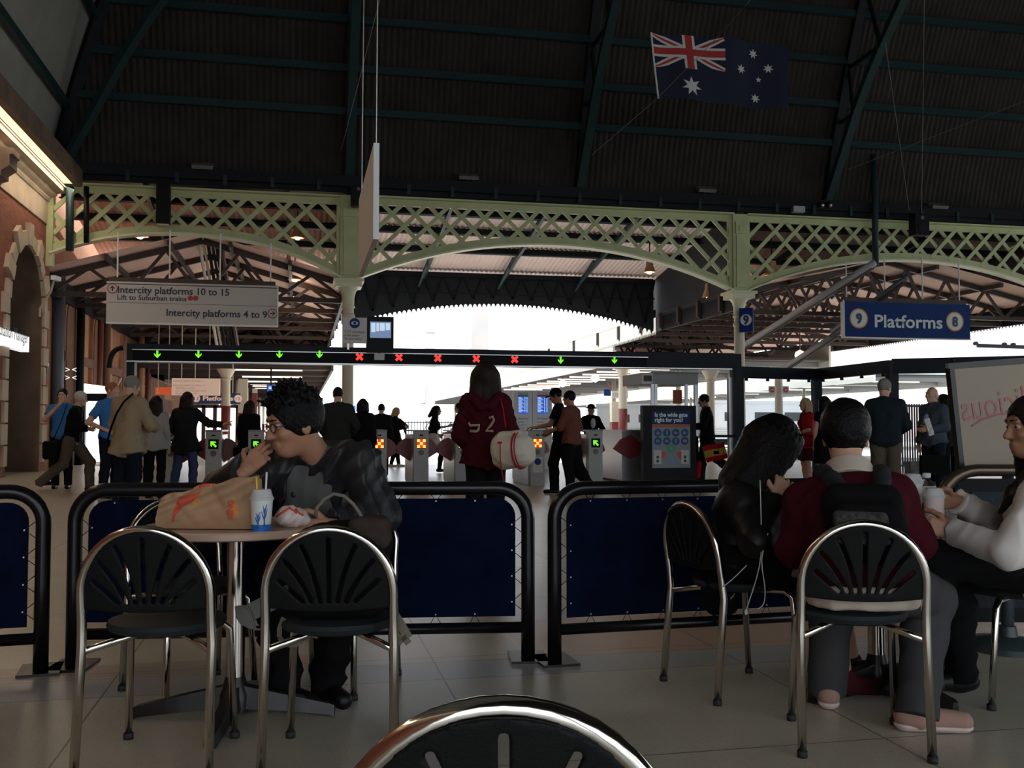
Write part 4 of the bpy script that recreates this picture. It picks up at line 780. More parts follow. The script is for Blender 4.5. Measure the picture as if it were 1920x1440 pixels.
# --- flag and its line
def make_flag():
    Yf = 20.0; TL, TR, BL, BR = [at_y(px, py, Yf) for px, py in ((1222, 60), (1476, 84), (1237, 182), (1475, 208))]
    def Pt(u, v): p = lerp(lerp(TL, TR, u), lerp(BL, BR, u), v); return p + V(0, .05 * math.sin(u * 9 + v * 2) + .04 * math.sin(u * 17 + 1), .012 * math.sin(u * 14) * v)
    m = MB(); m.grid(Pt, 60, 24, 0)
    def patch(poly, mi, off):
        # triangulated by fans over a fine clip: every polygon here is convex or a star round its centre
        c = np.mean(poly, 0); n = len(poly)
        for sg in (-1, 1):
            vs = []; fs = []; o = V(0, sg * off, 0)
            for i in range(n):
                a, b = np.array(poly[i]), np.array(poly[(i + 1) % n]); b0 = len(vs)
                for r in (0, .5, 1):
                    for s in (0, .5, 1): q = c + (lerp(a, b, s) - c) * r; vs.append(Pt(*q) + o)
                fs += [(b0 + r * 3 + s, b0 + r * 3 + s + 1, b0 + r * 3 + s + 4, b0 + r * 3 + s + 3) for r in (0, 1) for s in (0, 1)]
            m.add(vs, fs, mi)
    def bar(a, b, w, mi, off):  # in canton units (0..1, 0..1), the canton is half the fly and half the hoist
        a, b = np.array(a) * V(1, 1), np.array(b); A_ = V(a[0] * 2, a[1]); B_ = V(b[0] * 2, b[1]); d = nrm(B_ - A_); pn = V(-d[1], d[0]) * w / 2
        q = [A_ + pn, B_ + pn, B_ - pn, A_ - pn]; n = 6
        for k in range(n):
            f0, f1 = k / n, (k + 1) / n; patch([V(np.clip(p[0] / 2, 0, 1) * .52, np.clip(p[1], 0, 1) * .52) for p in (lerp(q[0], q[1], f0), lerp(q[0], q[1], f1), lerp(q[3], q[2], f1), lerp(q[3], q[2], f0))], mi, off)
    for a, b in (((0, 0), (1, 1)), ((0, 1), (1, 0))): bar(a, b, .2, 1, .004); bar(a, b, .07, 2, .006)
    bar((.5, 0), (.5, 1), .34, 1, .008); bar((0, .5), (1, .5), .34, 1, .008); bar((.5, 0), (.5, 1), .2, 2, .01); bar((0, .5), (1, .5), .2, 2, .01)
    def star(u, v, r, n=7): patch([V(u + (r if i % 2 == 0 else r * .45) * math.sin(math.pi * i / n) * .5, v - (r if i % 2 == 0 else r * .45) * math.cos(math.pi * i / n)) for i in range(2 * n)], 1, .006)
    star(.25, .79, .15); star(.75, .17, .075); star(.645, .44, .075); star(.86, .38, .075); star(.79, .55, .045, 5); star(.76, .84, .075)
    mat('flag_blue', (0.006, 0.009, 0.03), .8); mat('flag_white', (0.55, 0.55, 0.53), .8); mat('flag_red', (0.36, 0.03, 0.03), .8)
    t = thing('flag', 'large blue flag with stars and a red and white crossed corner under the roof', 'flag', TL); m.build('cloth', ['flag_blue', 'flag_white', 'flag_red'], t); MB().tube([Pt(0, v) for v in np.linspace(0, 1, 8)], .02, 6).build('hoist_edge', 'off_white', t)
    A, B, D = at_d(1425, -20, 18), at_y(1240, 180, Yf), at_d(1110, 290, 26); tag(MB().tube([A, at_y(1345, 70, Yf - .1), at_y(1232, 185, Yf - .1), D], .006, 5).build('flag_line', 'dirty_grey'), 'thin line slanting down behind the flag', 'wire')
make_flag()
for (p0, d0, p1, d1, lab) in (((1733, 0), 20, (1728, 400), 27, 'thin vertical wire above the loudspeaker'), ((1660, 80), 22, (1705, 395), 27, 'thin wire slanting to the loudspeaker'), ((1925, 188), 22, (1590, 318), 27, 'thin line slanting across the dark roof at the right'), ((712, 0), 15, (640, 280), 26, 'thin wire slanting beside the hanging panel')):
    tag(MB().tube([at_d(*p0, d0), at_d(*p1, d1)], .007, 5).build('wire', 'dirty_grey'), lab, 'wire')
# ------------------------------------------------------------------ barriers
mat('tube_black', (0.006, 0.006, 0.007), .25, spec=.35); mat('banner_blue', (0.003, 0.006, 0.022), 1.0, var=.3, scale=6, spec=.08); mat('cord', (0.01, 0.01, 0.012), .6); mat('eyelet', (.3, .3, .3), .4, metal=1)
def barrier(L, R, label):
    L, R = L.copy(), R.copy(); ux = nrm(R - L); W = float(np.linalg.norm(R - L)); t = thing('barrier', label, 'barrier', L, math.atan2(ux[1], ux[0]), 'blue cafe barriers'); r = .034; Ht = .862 - r; c = .15
    path = [V(0, 0, .01), V(0, 0, .4), V(0, 0, Ht - c)] + [V(c - c * math.cos(a), 0, Ht - c + c * math.sin(a)) for a in np.linspace(.15, math.pi / 2, 8)]; path += [V(W / 2, 0, Ht)] + [V(W - p[0], 0, p[2]) for p in path[::-1]]
    MB().tube(path, r, 14).build('frame', 'tube_black', t, True, True); MB().tube([V(.02, 0, .15), V(W - .02, 0, .15)], .027, 12).build('bottom_rail', 'tube_black', t, True, True)
    for x in (0, W): MB().bbox((x - .09, -.12, 0), (x + .09, .12, .012)).build('base_plate', 'tube_black', t, local=True)
    x0, x1, z0, z1 = .062, W - .062, .205, Ht - .05; cr = .09
    poly = [(x0, z0), (x1, z0), (x1, z1 - cr)] + [(x1 - cr + cr * math.cos(a), z1 - cr + cr * math.sin(a)) for a in np.linspace(.2, 1.57, 6)] + [(x0 + cr - cr * math.sin(a), z1 - cr + cr * math.cos(a)) for a in np.linspace(0, 1.37, 6)] + [(x0, z1 - cr)]
    me = MB().prism(poly, (0, -.004, 0), UX, UZ, V(0, .008, 0)); mc = MB()
    for z in np.arange(z0 + .07, z1 - .1, .125):
        for xa, xb in ((x0 + .018, r * .9), (x1 - .018, W - r * .9)): mc.tube([(xb, 0, z - .04), (xa, -.006, z), (xb, 0, z + .04)], .0022, 4); me.lathe([(.004, 0), (.004, .004)], (xa, -.006, z), 8, 1, axis=(0, -1, 0))
    for x in np.arange(x0 + .12, x1 - .08, .19):
        for za, zb in ((z0 + .014, .172), (z1 - .012, Ht - r * .9)): mc.tube([(x - .025, 0, zb), (x, -.006, za), (x + .025, 0, zb)], .0022, 4); me.lathe([(.004, 0), (.004, .004)], (x, -.006, za), 8, 1, axis=(0, -1, 0))
    mc.build('lacing', 'cord', t, local=True); me.build('banner', ['banner_blue', 'eyelet'], t, local=True); return t
L2, R2 = at_z(136, 1250, 0), at_z(990, 1234, 0); W2 = np.linalg.norm(R2 - L2); barrier(L2, R2, 'blue cafe barrier directly behind the table of the eating man')
R1 = at_z(76, 1258, 0); barrier(R1 - nrm(V(.995, .12, 0)) * W2, R1, 'blue cafe barrier cut off at the left picture edge')
L3 = at_z(1040, 1240, 0); E3 = at_d(1490, 1157, 5.14); barrier(L3, L3 + nrm(V(E3[0] - L3[0], E3[1] - L3[1], 0)) * W2, 'blue cafe barrier behind the black haired woman')
# bronze railing with a dark panel and the whiteboard at the right
mat('bronze', (0.09, 0.068, 0.05), .3, metal=.7); mat('dark_panel', (0.007, 0.008, 0.009), .6, spec=.15); mat('glitter', (.004, .009, .014), .6, var=.9, scale=60, metal=.4); mat('board_face', (0.29, 0.245, 0.18), .6, var=.08, scale=3); mat('board_pink', (0.36, 0.16, 0.145), .7); mat('disc_blue', (0.03, 0.045, 0.05), .4)
d_ = 5.35; t = thing('bronze_railing', 'bronze tube railing with a black panel behind the woman in white', 'railing', at_z(1770, 1190, 0)); P0 = at_d(1768, 1186, d_); P0[2] = 0; ux = nrm(rt + fh * -.05); zt_ = at_d(1830, 882, d_)[2]; r = .033
path = [P0 + UZ * .02, P0 + UZ * (zt_ - .2)] + [P0 + ux * (.2 - .2 * math.cos(a)) + UZ * (zt_ - .2 + .2 * math.sin(a)) for a in np.linspace(.2, 1.57, 7)] + [P0 + ux * 1.4 + UZ * zt_, P0 + ux * 1.4 + UZ * .02]
MB().tube(path, r, 14).build('frame', 'bronze', t, True); MB().obox(P0 + ux * .72 + UZ * (zt_ * .5 + .02), ux, np.cross(UZ, ux), UZ, (1.26, .02, zt_ - .13)).build('panel', 'dark_panel', t); MB().obox(P0 + ux * .33 + UZ * .47 + np.cross(ux, UZ) * .012, ux, np.cross(UZ, ux), UZ, (.34, .006, .62)).build('sparkling_patch', 'glitter', t)
d_ = 5.5; B0, B1, T0, T1 = at_d(1806, 884, d_), at_d(1990, 880, d_), at_d(1786, 690, d_), at_d(1990, 674, d_); t = thing('menu_board', 'pale board with faint pink reversed lettering on a dark stand', 'board', at_z(1890, 1215, 0)); n_ = nrm(np.cross(B1 - B0, T0 - B0))
m = MB(); q = [B0, B1, T1, T0]; m.add([p for p in q] + [p - n_ * .03 for p in q], [(0, 1, 2, 3), (7, 6, 5, 4), (0, 4, 5, 1), (1, 5, 6, 2), (2, 6, 7, 3), (3, 7, 4, 0)]); m.build('board', 'board_face', t); e = nrm(B1 - B0)
MB().beam(B0 - e * .015, T0 - e * .015, .03, .04).beam(T0 - e * .03 + UZ * .01, T1 + UZ * .01, .04, .03).beam(B0 - e * .03 - UZ * .01, B1 - UZ * .01, .04, .03).build('edge', 'tube_black', t)
n_ = n_ if n_ @ fw < 0 else -n_
def onb(px, py, off=.004): r = ray(px, py); return O + r * (((B0 - O) @ n_) / (r @ n_)) + n_ * off
A, B = onb(1806, 790), onb(1975, 762); ex = nrm(A - B); text('lettering', 'delicious', B, ex, np.cross(ex, n_) if np.cross(ex, n_)[2] > 0 else -np.cross(ex, n_), 'board_pink', t, width=float(np.linalg.norm(B - A)), height=.15, depth=.0, bold=.0)
MB().tube([onb(px, py, .002) for px, py in ((1822, 799), (1840, 787), (1865, 778), (1890, 775), (1925, 772))], .006, 6).build('underline', 'board_pink', t)
C0 = at_z(1890, 1218, 0); MB().lathe([(.19, 0), (.19, .03), (.16, .055), (.05, .07), (.04, .12)], C0, 32).build('stand_base', 'disc_blue', t, 'auto'); tp = at_d(1890, 880, 5.45); MB().tube([C0 + UZ * .08, V(tp[0], tp[1], tp[2])], .03, 10).build('stand_pole', 'disc_blue', t, True)
# ------------------------------------------------------------------ cafe furniture
mat('chrome', (0.62, 0.58, 0.52), .12, metal=1); mat('chair_plastic', (0.007, 0.0073, 0.0073), .5, spec=.12, bump=.15, bscale=300); mat('seat_vinyl', (0.018, 0.022, 0.024), .6, spec=.2); mat('rubber', (0.015, 0.015, 0.015), .7)
mat('table_top', (0.52, 0.35, 0.26), .35, var=.06, scale=5); mat('table_base', (0.03, 0.03, 0.029), .35, metal=.6)
def back_y(z): return -.225 - (z - .45) * .15
def make_chair(h=.0045):
    t = thing('cafe_chair', 'chair', 'chair'); r = .0155
    path = [V(-.212, -.262, .012), V(-.208, -.225, .42)]; zs, a_, b_ = .585, .206, .21
    for z in (.5, zs): path.append(V(-a_, back_y(z), z))
    for th in np.linspace(0, math.pi, 25)[1:-1]: z = zs + b_ * math.sin(th); path.append(V(-a_ * math.cos(th), back_y(z), z))
    path += [V(-p[0], p[1], p[2]) for p in path[:4][::-1]]
    MB().tube(path, r, 16).build('hoop_frame', 'chrome', t, True, True)
    for sg in (-1, 1):
        MB().tube([V(0, -.03, .425), V(sg * .08, -.09, .427), V(sg * .206, -.226, .40)], .0125, 10).build('seat_brace', 'chrome', t, True, True)
        MB().tube([V(sg * .03, .02, .425), V(sg * .15, .12, .427), V(sg * .175, .142, .40), V(sg * .19, .175, .012)], .0135, 12).build('leg', 'chrome', t, True, True)
        for x, y in ((sg * .212, -.262), (sg * .19, .175)): MB().lathe([(.018, 0), (.018, .022)], (x, y, 0), 12).build('foot_cap', 'rubber', t, True, True)
    MB().lathe([(.02, .425), (.16, .43), (.19, .44), (.198, .455), (.192, .468), (.15, .476), (.0, .48)], (0, -.01, 0), 40).build('seat', 'seat_vinyl', t, 'auto', True)
    # moulded back: a thin bowed shell inside the hoop with a fan of seven slots
    xs = np.arange(-.225, .226, h); zz = np.arange(.49, .83, h); ys = np.arange(-.335, -.205, h * .8); X, Y, Z = np.meshgrid(xs, ys, zz, indexing='ij')
    th = np.abs(Y - (-.225 - (Z - .45) * .15 - .018 * (1 - (X / .2) ** 2))) - .0055
    e = np.sqrt((X / (a_ - .006)) ** 2 + (np.maximum(Z - zs, 0) / (b_ - .006)) ** 2) - 1; hoop = e * .19; low = (.528 + .012 * (X / .2) ** 2) - Z
    sl = np.full(X.shape, 1.0)
    for k, (xt, zt) in enumerate(((-.16, .63), (-.142, .695), (-.085, .742), (0, .765), (.085, .742), (.142, .695), (.16, .63))):
        xb = (k - 3) * .028; pts = bez((xb, .562), (xb * 1.25 + xt * .12, (.562 * .45 + zt * .55)), (xt, zt), 7)
        for a, b in zip(pts[:-1], pts[1:]):
            ba = b - a; q = np.clip(((X - a[0]) * ba[0] + (Z - a[1]) * ba[1]) / (ba @ ba), 0, 1); sl = np.minimum(sl, np.hypot(X - a[0] - q * ba[0], Z - a[1] - q * ba[1]) - .0065)
    Fd = np.maximum(np.maximum(np.maximum(th, hoop), low), -sl); Fd[:, 0] = Fd[:, -1] = 1; Fd[0] = Fd[-1] = 1; Fd[:, :, 0] = Fd[:, :, -1] = 1
    v, f = nets(Fd, np.array([xs[0], ys[0], zz[0]]), np.array([h, h * .8, h])); np_mesh('backrest', [(v, f)], 'chair_plastic', t, True, True)
    return t
chair = make_chair()
def chair_at(first, P, phi, label):
    """P: ground point of the seat's centre; PHI: the way the sitter looks, degrees clockwise from straight away from the camera"""
    rz = -TH - math.radians(phi); loc = (P[0], P[1], 0)
    if first: chair.location = loc; chair.rotation_euler = (0, 0, rz); chair['label'] = label; chair['group'] = 'chrome hoop cafe chairs'; return chair
    return dup(chair, loc, rz, label, 'chrome hoop cafe chairs')
def seat_c(pxc, dleg, phi):
    """seat centre from where the two back feet stand (middle pixel, distance)"""
    p = at_d(pxc, 803, dleg); a = -TH - math.radians(phi); f = V(-math.sin(a), math.cos(a), 0); q = p + f * .262; q[2] = 0; return q
C1 = seat_c(275, 3.22, -2); C2 = seat_c(619, 3.24, -3); C3 = seat_c(1616, 3.42, 8)
chair_at(True, C1, -2, 'empty chrome chair with a slatted black back at the near left of the round table')
chair_at(False, C2, -3, 'chrome chair with a backpack on its seat at the round table')
chair_at(False, C3, 8, 'chrome chair the man in the maroon jumper sits on')
C0_ = seat_c(945, 1.19, 0); chair_at(False, C0_, 0, 'nearest chrome chair, only the top of its back showing at the bottom edge')
C4 = at_d(372, 803, 4.25); C4[2] = 0; chair_at(False, C4, 140, 'chrome chair tucked behind the paper bag on the far side of the round table')
C5 = at_d(622, 803, 4.38); C5[2] = 0; chair_at(False, C5, 195, 'chrome chair the eating man in the dark jacket sits on')
C6 = at_d(1385, 803, 4.38); C6[2] = 0; chair_at(False, C6, 68, 'chrome chair the black haired woman sits on')
C7 = at_d(1890, 803, 4.2); C7[2] = 0; chair_at(False, C7, 272, 'chrome chair under the woman in white, at the right edge')
def make_table(P, r, label, zt=.745, a0=0.0):
    t = thing('cafe_table', label, 'table', (P[0], P[1], 0), 0, 'round cafe tables')
    MB().lathe([(.02, zt - .032), (r - .006, zt - .032), (r, zt - .027), (r, zt - .006), (r - .006, zt), (.0, zt)], (0, 0, 0), 64).build('table_top', 'table_top', t, 'auto', True)
    MB().lathe([(.036, .1), (.036, zt - .05), (.13, zt - .04), (.13, zt - .032)], (0, 0, 0), 28).build('pole', 'chrome', t, 'auto', True)
    MB().lathe([(.06, .03), (.06, .09), (.045, .13), (.037, .16)], (0, 0, 0), 24).build('hub', 'table_base', t, 'auto', True)
    for k in range(4):
        a = a0 + k * math.pi / 2; d = V(math.cos(a), math.sin(a), 0); s_ = V(-math.sin(a), math.cos(a), 0); vs = []
        for f, w_, h0, h1 in ((.04, .035, .04, .125), (.2, .03, .03, .09), (.37, .026, .012, .052), (.385, .02, .0, .045)): c = d * f; vs += [c - s_ * w_ + UZ * h0, c + s_ * w_ + UZ * h0, c + s_ * w_ * .7 + UZ * h1, c - s_ * w_ * .7 + UZ * h1]
        fs = [(i * 4 + j, i * 4 + (j + 1) % 4, (i + 1) * 4 + (j + 1) % 4, (i + 1) * 4 + j) for i in range(3) for j in range(4)] + [(3, 2, 1, 0), (12, 13, 14, 15)]
        MB().add(vs, fs).build('foot', 'table_base', t, 'auto', True)
    return t
TP = at_z(440, 1345, 0); make_table(TP, .35, 'round pink-topped cafe table with the paper bag and cup on it', a0=-TH + .05)
TP2 = at_d(1637, 803, 4.3); TP2[2] = 0; make_table(TP2, .31, 'round cafe table between the three seated young people', a0=-TH + .5)
ZT_ = .745
# --- things on the left table
def lathe_tex(prof, n=40): return prof
mat('paper_brown', (0.36, 0.215, 0.118), .7, var=.12, scale=9, bump=.3, bscale=25); mat('print_red', (0.5, 0.07, 0.035), .6); mat('print_orange', (0.6, 0.22, 0.05), .6); mat('cup_white', (0.62, 0.62, 0.60), .45); mat('cup_blue', (0.015, 0.13, 0.45), .45); mat('lid_clear', (0.5, 0.5, 0.5), .3, var=.1, scale=40); mat('straw_yellow', (0.7, 0.48, 0.03), .4); mat('straw_white', (0.7, 0.7, 0.68), .4); mat('wrap', (0.6, 0.5, 0.47), .5, var=.1, scale=18, bump=.5, bscale=30)
def paper_bag():
    A, B = at_z(292, 993, ZT_), at_z(478, 994, ZT_); ux = nrm(B - A); vy = np.cross(UZ, ux); W = float(np.linalg.norm(B - A)); D = .13; r_ = np.random.default_rng(3)
    top = lambda u: .098 + .088 * np.clip(u * 1.03, 0, 1) ** .8 * (1 if u < .95 else 1 - (u - .95) * .8); t = thing('paper_bag', 'crumpled brown paper takeaway bag with red and orange print on the round table', 'bag', A)
    def wr(u, v, k): return .011 * abs(math.sin(u * 15 + v * 5 + k)) + .012 * abs(math.sin(u * 9 - v * 12 + 2 * k)) + .006 * abs(math.sin(u * 23 + v * 7 + k)) - .016
    def fr(u, v): z = top(u) * v; return A + ux * (u * W) - vy * (wr(u, v, 0) * v + .02 * math.sin(v * 3) * (.4 + u)) + vy * (D * .35 * v ** 2.2) + UZ * (z + .004)
    def bk(u, v): z = top(u) * v; return A + ux * (u * W) + vy * (D - D * .6 * v ** 2 + wr(u, v, 2) * v) + UZ * (z + .004)
    def tp(u, v): return lerp(fr(u, 1), bk(u, 1), v) + UZ * .012 * math.sin(v * math.pi) * (1 + math.sin(u * 19) * .4)
    def sd0(u, v): return lerp(fr(0, v), bk(0, v), u) - ux * .006 * math.sin(u * 3.1)
    def sd1(u, v): return lerp(fr(1, v), bk(1, v), u) + ux * .01 * math.sin(u * 3.1)
    m = MB().grid(fr, 60, 20).grid(bk, 40, 16).grid(tp, 60, 8).grid(sd0, 10, 16).grid(sd1, 10, 16).grid(lambda u, v: lerp(fr(u, 0), bk(u, 0), v), 10, 4); m.build('bag_body', 'paper_brown', t, 'auto')
    m = MB(); q = lambda u, v: fr(u, v) - vy * .0025
    def pp(poly, mi):
        c = np.mean(poly, 0); n = len(poly)
        for i in range(n):
            a, b = np.array(poly[i]), np.array(poly[(i + 1) % n]); N = 5; P = [[q(*(c + (lerp(a, b, s / N) - c) * r / N)) for s in range(N + 1)] for r in range(N + 1)]; m.add([p for row in P for p in row], [(r * (N + 1) + s, r * (N + 1) + s + 1, (r + 1) * (N + 1) + s + 1, (r + 1) * (N + 1) + s) for r in range(N) for s in range(N)], mi)
    pp([(.17, .25), (.2, .9), (.27, .62)], 0); pp([(.2, .93), (.43, .93), (.36, .72), (.28, .62)], 0); pp([(.4 + .035 * math.cos(a), .72 + .1 * math.sin(a)) for a in np.linspace(0, 6.28, 12, endpoint=False)], 1); pp([(.17, .2), (.2, .22), (.2, .4), (.175, .42)], 0)
    pp([(.8 + .05 * math.cos(a), .4 + .2 * math.sin(a)) for a in np.linspace(0, 6.28, 12, endpoint=False)], 1); m.build('printed_marks', ['print_red', 'print_orange'], t, 'auto')
    m = MB(); q2 = lambda u, v: tp(u, v) + UZ * .003
    for u0, u1, mi in ((.33, .39, 1), (.5, .56, 1)): m.grid(lambda u, v: q2(u0 + (u1 - u0) * u, .08 + .3 * v), 4, 4, mi)
    m.grid(lambda u, v: q2(.39 + .11 * u, .05 + .36 * v), 5, 4, 0); m.build('top_print', ['print_red', 'print_orange'], t, 'auto')
    c = fr(.8, .22) - vy * .006; text('lettering', 'KING', c, UZ, -ux, 'print_red', t, width=.07, height=.022, bold=.03)
paper_bag()
def cup(P, label, h, r0, r1, tree=True, lid=True, body='cup_white'):
    t = thing('paper_cup', label, 'cup', P); c = np.asarray(P)
    MB().lathe([(r0, 0), (r0, .003), (r1, h), (r1 - .002, h)], c, 40).build('cup_body', body, t, 'auto')
    if lid:
        MB().lathe([(r1 + .003, h - .004), (r1 + .004, h + .006), (r1, h + .008), (r1 - .008, h + .034), (r1 - .011, h + .036), (.0, h + .035)], c, 40).build('lid', 'lid_clear', t, 'auto')
    if tree:
        rr = lambda z: r0 + (r1 - r0) * z / h + .0007; MB().lathe([(rr(.001), .001), (rr(.026), .026), (rr(.026) - .001, .026)], c, 40).build('blue_base', 'cup_blue', t, 'auto'); m = MB()
        on = lambda a, z: c + V(rr(z) * math.cos(a), rr(z) * math.sin(a), z); a0 = math.atan2(-c[1], -c[0])
        for dx in (-.35, .28):
            for P_ in (((0, .02), (.02, .06), (0, .085)), ((0, .045), (-.2, .06), (-.27, .075)), ((0, .05), (.2, .065), (.25, .085)), ((.01, .065), (-.1, .08), (-.13, .095)), ((.01, .07), (.12, .09), (.2, .1))): m.tube([on(a0 + dx + p[0], p[1] * (1.0 if dx > 0 else .72)) for p in bez(*P_, 6)], [.0032, .0028, .0024, .002, .0016, .0012], 5)
        m.build('tree_print', 'cup_blue', t, True)
    return t
CP = at_z(490, 996, ZT_); tc = cup(CP, 'white takeaway cup with blue tree print and two straws on the round table', .117, .033, .0405)
b0 = CP + V(0, 0, .15)
MB().tube([CP + rt * -.012 + UZ * .06, CP + rt * -.02 + UZ * .197], .0036, 8).build('straw', 'straw_yellow', tc, True); MB().tube([CP + rt * .012 + UZ * .06, CP + rt * .017 + UZ * .215], .0036, 8).build('straw', 'straw_white', tc, True)
def burger():
    P = at_z(541, 991, ZT_) + fh * .05; t = thing('wrapped_burger', 'burger in pale paper with red print beside the cup', 'food', P); f = folds(.006, 60, 5)
    v, fc = sdf([ell(P + UZ * .035, (.062, .05, .036), np.array([rt, fh, UZ])), ell(P + UZ * .052 + rt * -.012, (.035, .035, .03), None, .03), rc(P + rt * .035 + UZ * .03, P + rt * .06 + UZ * .02, .022, .008)], .004, f, [(P + UZ * .001, (0, 0, -1))]); np_mesh('wrapper', [(v, fc)], 'wrap', t)
    m = MB()
    for (x0, z0), (x1, z1) in (((-.048, .042), (-.01, .068)), ((-.04, .05), (.0, .076)), ((.02, .07), (.05, .045)), ((.0, .074), (.03, .056))):
        pts = []
        for s in np.linspace(0, 1, 6):
            o = P + rt * (x0 + (x1 - x0) * s) + UZ * (z0 + (z1 - z0) * s) - fh * .07
            k = np.argmin(np.linalg.norm((v - o) - np.outer((v - o) @ fh, fh), axis=1) + np.maximum((v - o) @ fh, 0) * .15); pts.append(v[k] - fh * .001)
        m.tube(pts, .0045, 5)
    m.build('red_print', 'print_red', t, True)
burger()
# --- things on the right table
cup2 = cup(at_d(1712, 985, 4.13) * V(1, 1, 0) + UZ * ZT_, 'pale paper cup with a red mark and a yellow straw left of the bottle', .15, .033, .04, False, True); q = at_d(1712, 985, 4.13); MB().tube([V(q[0], q[1], ZT_ + .12), at_d(1701, 893, 4.13)], .0045, 8).build('straw', 'straw_yellow', cup2, True)
cq = at_d(1716, 947, 4.085); text('lettering', 'Coke', cq, -UZ, rt, 'print_red', cup2, width=.06, height=.02) if False else MB().obox(cq, rt, fh, UZ, (.012, .002, .05)).build('red_mark', 'print_red', cup2)
BQ = at_d(1739, 990, 4.22) * V(1, 1, 0) + UZ * ZT_; t = thing('water_bottle', 'clear plastic bottle standing behind the hands of the woman in white', 'bottle', BQ); MATS['bottle_clear'] = glassy('bottle_clear', (.72, .78, .82), .32); mat('bottle_label', (.5, .47, .45), .5); mat('cap_white', (.6, .66, .7), .4)
zb = at_d(1739, 887, 4.22)[2] - ZT_; MB().lathe([(.028, 0), (.036, .01), (.036, .12), (.034, .14), (.036, .15), (.036, zb - .075), (.03, zb - .05), (.016, zb - .028), (.014, zb - .018)], BQ, 28).build('bottle_body', 'bottle_clear', t, True); MB().lathe([(.0365, .06), (.0372, .062), (.0372, .13), (.0365, .132)], BQ, 28).build('label_band', 'bottle_label', t, True); MB().lathe([(.0165, zb - .02), (.0165, zb)], BQ, 18).build('cap', 'cap_white', t)
# --- backpack on the second chair
mat('canvas_dark', (0.009, 0.008, 0.007), .9, spec=.1, var=.2, scale=20); mat('canvas_brown', (0.045, 0.033, 0.028), .9, spec=.1, var=.15, scale=20); mat('strap_tan', (0.16, 0.135, 0.10), .8); mat('flap_grey', (0.14, 0.14, 0.12), .8)
def backpack():
    a = chair.rotation_euler[2]; a = -TH - math.radians(-3); fx = V(math.cos(a), math.sin(a), 0); fy = V(-math.sin(a), math.cos(a), 0); P = C2.copy(); M_ = np.array([fx, fy, UZ]); L = lambda x, y, z: P + fx * x + fy * y + UZ * z; t = thing('backpack', 'dark backpack with a top handle and tan straps sitting on the chair', 'bag', L(0, 0, .48))
    v, f = sdf([bxp(L(0.01, -.04, .62), (.165, .12, .14), M_, .05, .06), ell(L(.03, -.02, .735), (.15, .11, .065), M_, .06), bxp(L(0, .09, .58), (.13, .05, .09), M_, .04, .04)], .007, folds(.006, 40, 8), [(L(0, 0, .483), -UZ)]); np_mesh('pack_body', [(v, f)], 'canvas_dark', t)
    v, f = sdf([bxp(L(.115, -.07, .765), (.07, .075, .055), M_, .03, .03)], .006, folds(.005, 45, 4)); np_mesh('side_flap', [(v, f)], 'canvas_brown', t)
    hp = [at_d(px, py, 3.42) for px, py in ((592, 968), (594, 952), (608, 936), (626, 926), (645, 930), (662, 945), (674, 962), (680, 974))]; MB().tube(hp, .0065, 8).build('handle', 'strap_tan', t, True)
    def strap(px, d, w_, nm='strap', mt='strap_tan'):
        pts = [at_d(x, y, d) for x, y in px]; m = MB()
        for p, q in zip(pts[:-1], pts[1:]): m.beam(p, q, .004, w_, ref=np.cross(nrm(q - p), fw))
        m.build(nm, mt, t)
    strap([(532, 1158), (524, 1178), (524, 1195), (535, 1208), (552, 1210), (572, 1200), (588, 1185), (592, 1165)], 3.38, .016); strap([(738, 1150), (752, 1172), (766, 1196), (756, 1204), (741, 1192)], 3.3, .03); strap([(597, 1165), (590, 1196)], 3.36, .02, 'buckle')
    # loose grey flap hanging out beside the chair
    m = MB(); Q = [at_d(px, py, 3.45) for px, py in ((440, 1137), (452, 1135), (463, 1138), (470, 1150), (474, 1166), (480, 1180), (465, 1178), (450, 1170), (442, 1158))]; n = len(Q); m.add(Q + [q + fh * .008 for q in Q], [tuple(range(n)), tuple(range(2 * n - 1, n - 1, -1))] + [(i, n + i, n + (i + 1) % n, (i + 1) % n) for i in range(n)]); m.tube(Q[1:6] + [at_d(492, 1180, 3.45)], .004, 6); m.beam(at_d(465, 1150, 3.47), L(-.14, .02, .56), .01, .06); m.build('loose_flap', 'flap_grey', t)
backpack()
# ------------------------------------------------------------------ people: one continuous body each, hair and clothes as its children
def hmat(n, c, **k): k.setdefault('spec', .3 if n[:4] == 'skin' else .16 if n[:4] == 'hair' else .1); return mat(n, c, k.pop('rough', .85), **k)
hmat('skin_fair', (0.50, 0.29, 0.21), rough=.5, var=.06, scale=12); hmat('skin_tan', (0.33, 0.165, 0.10), rough=.45, var=.08, scale=12); hmat('skin_light', (0.46, 0.26, 0.18), rough=.5, var=.06, scale=12)
hmat('hair_black', (0.0035, 0.0033, 0.0035), rough=.38, bump=.6, bscale=160); hmat('hair_brown', (0.014, 0.009, 0.007), rough=.45, bump=.5, bscale=140); hmat('hair_grey', (0.20, 0.19, 0.17), bump=.5, bscale=140); hmat('hair_white', (0.42, 0.40, 0.37), bump=.5, bscale=120); hmat('hair_blond', (0.42, 0.29, 0.14), rough=.5, bump=.5, bscale=120); hmat('hair_ginger', (0.24, 0.10, 0.05), rough=.5, bump=.5, bscale=120)
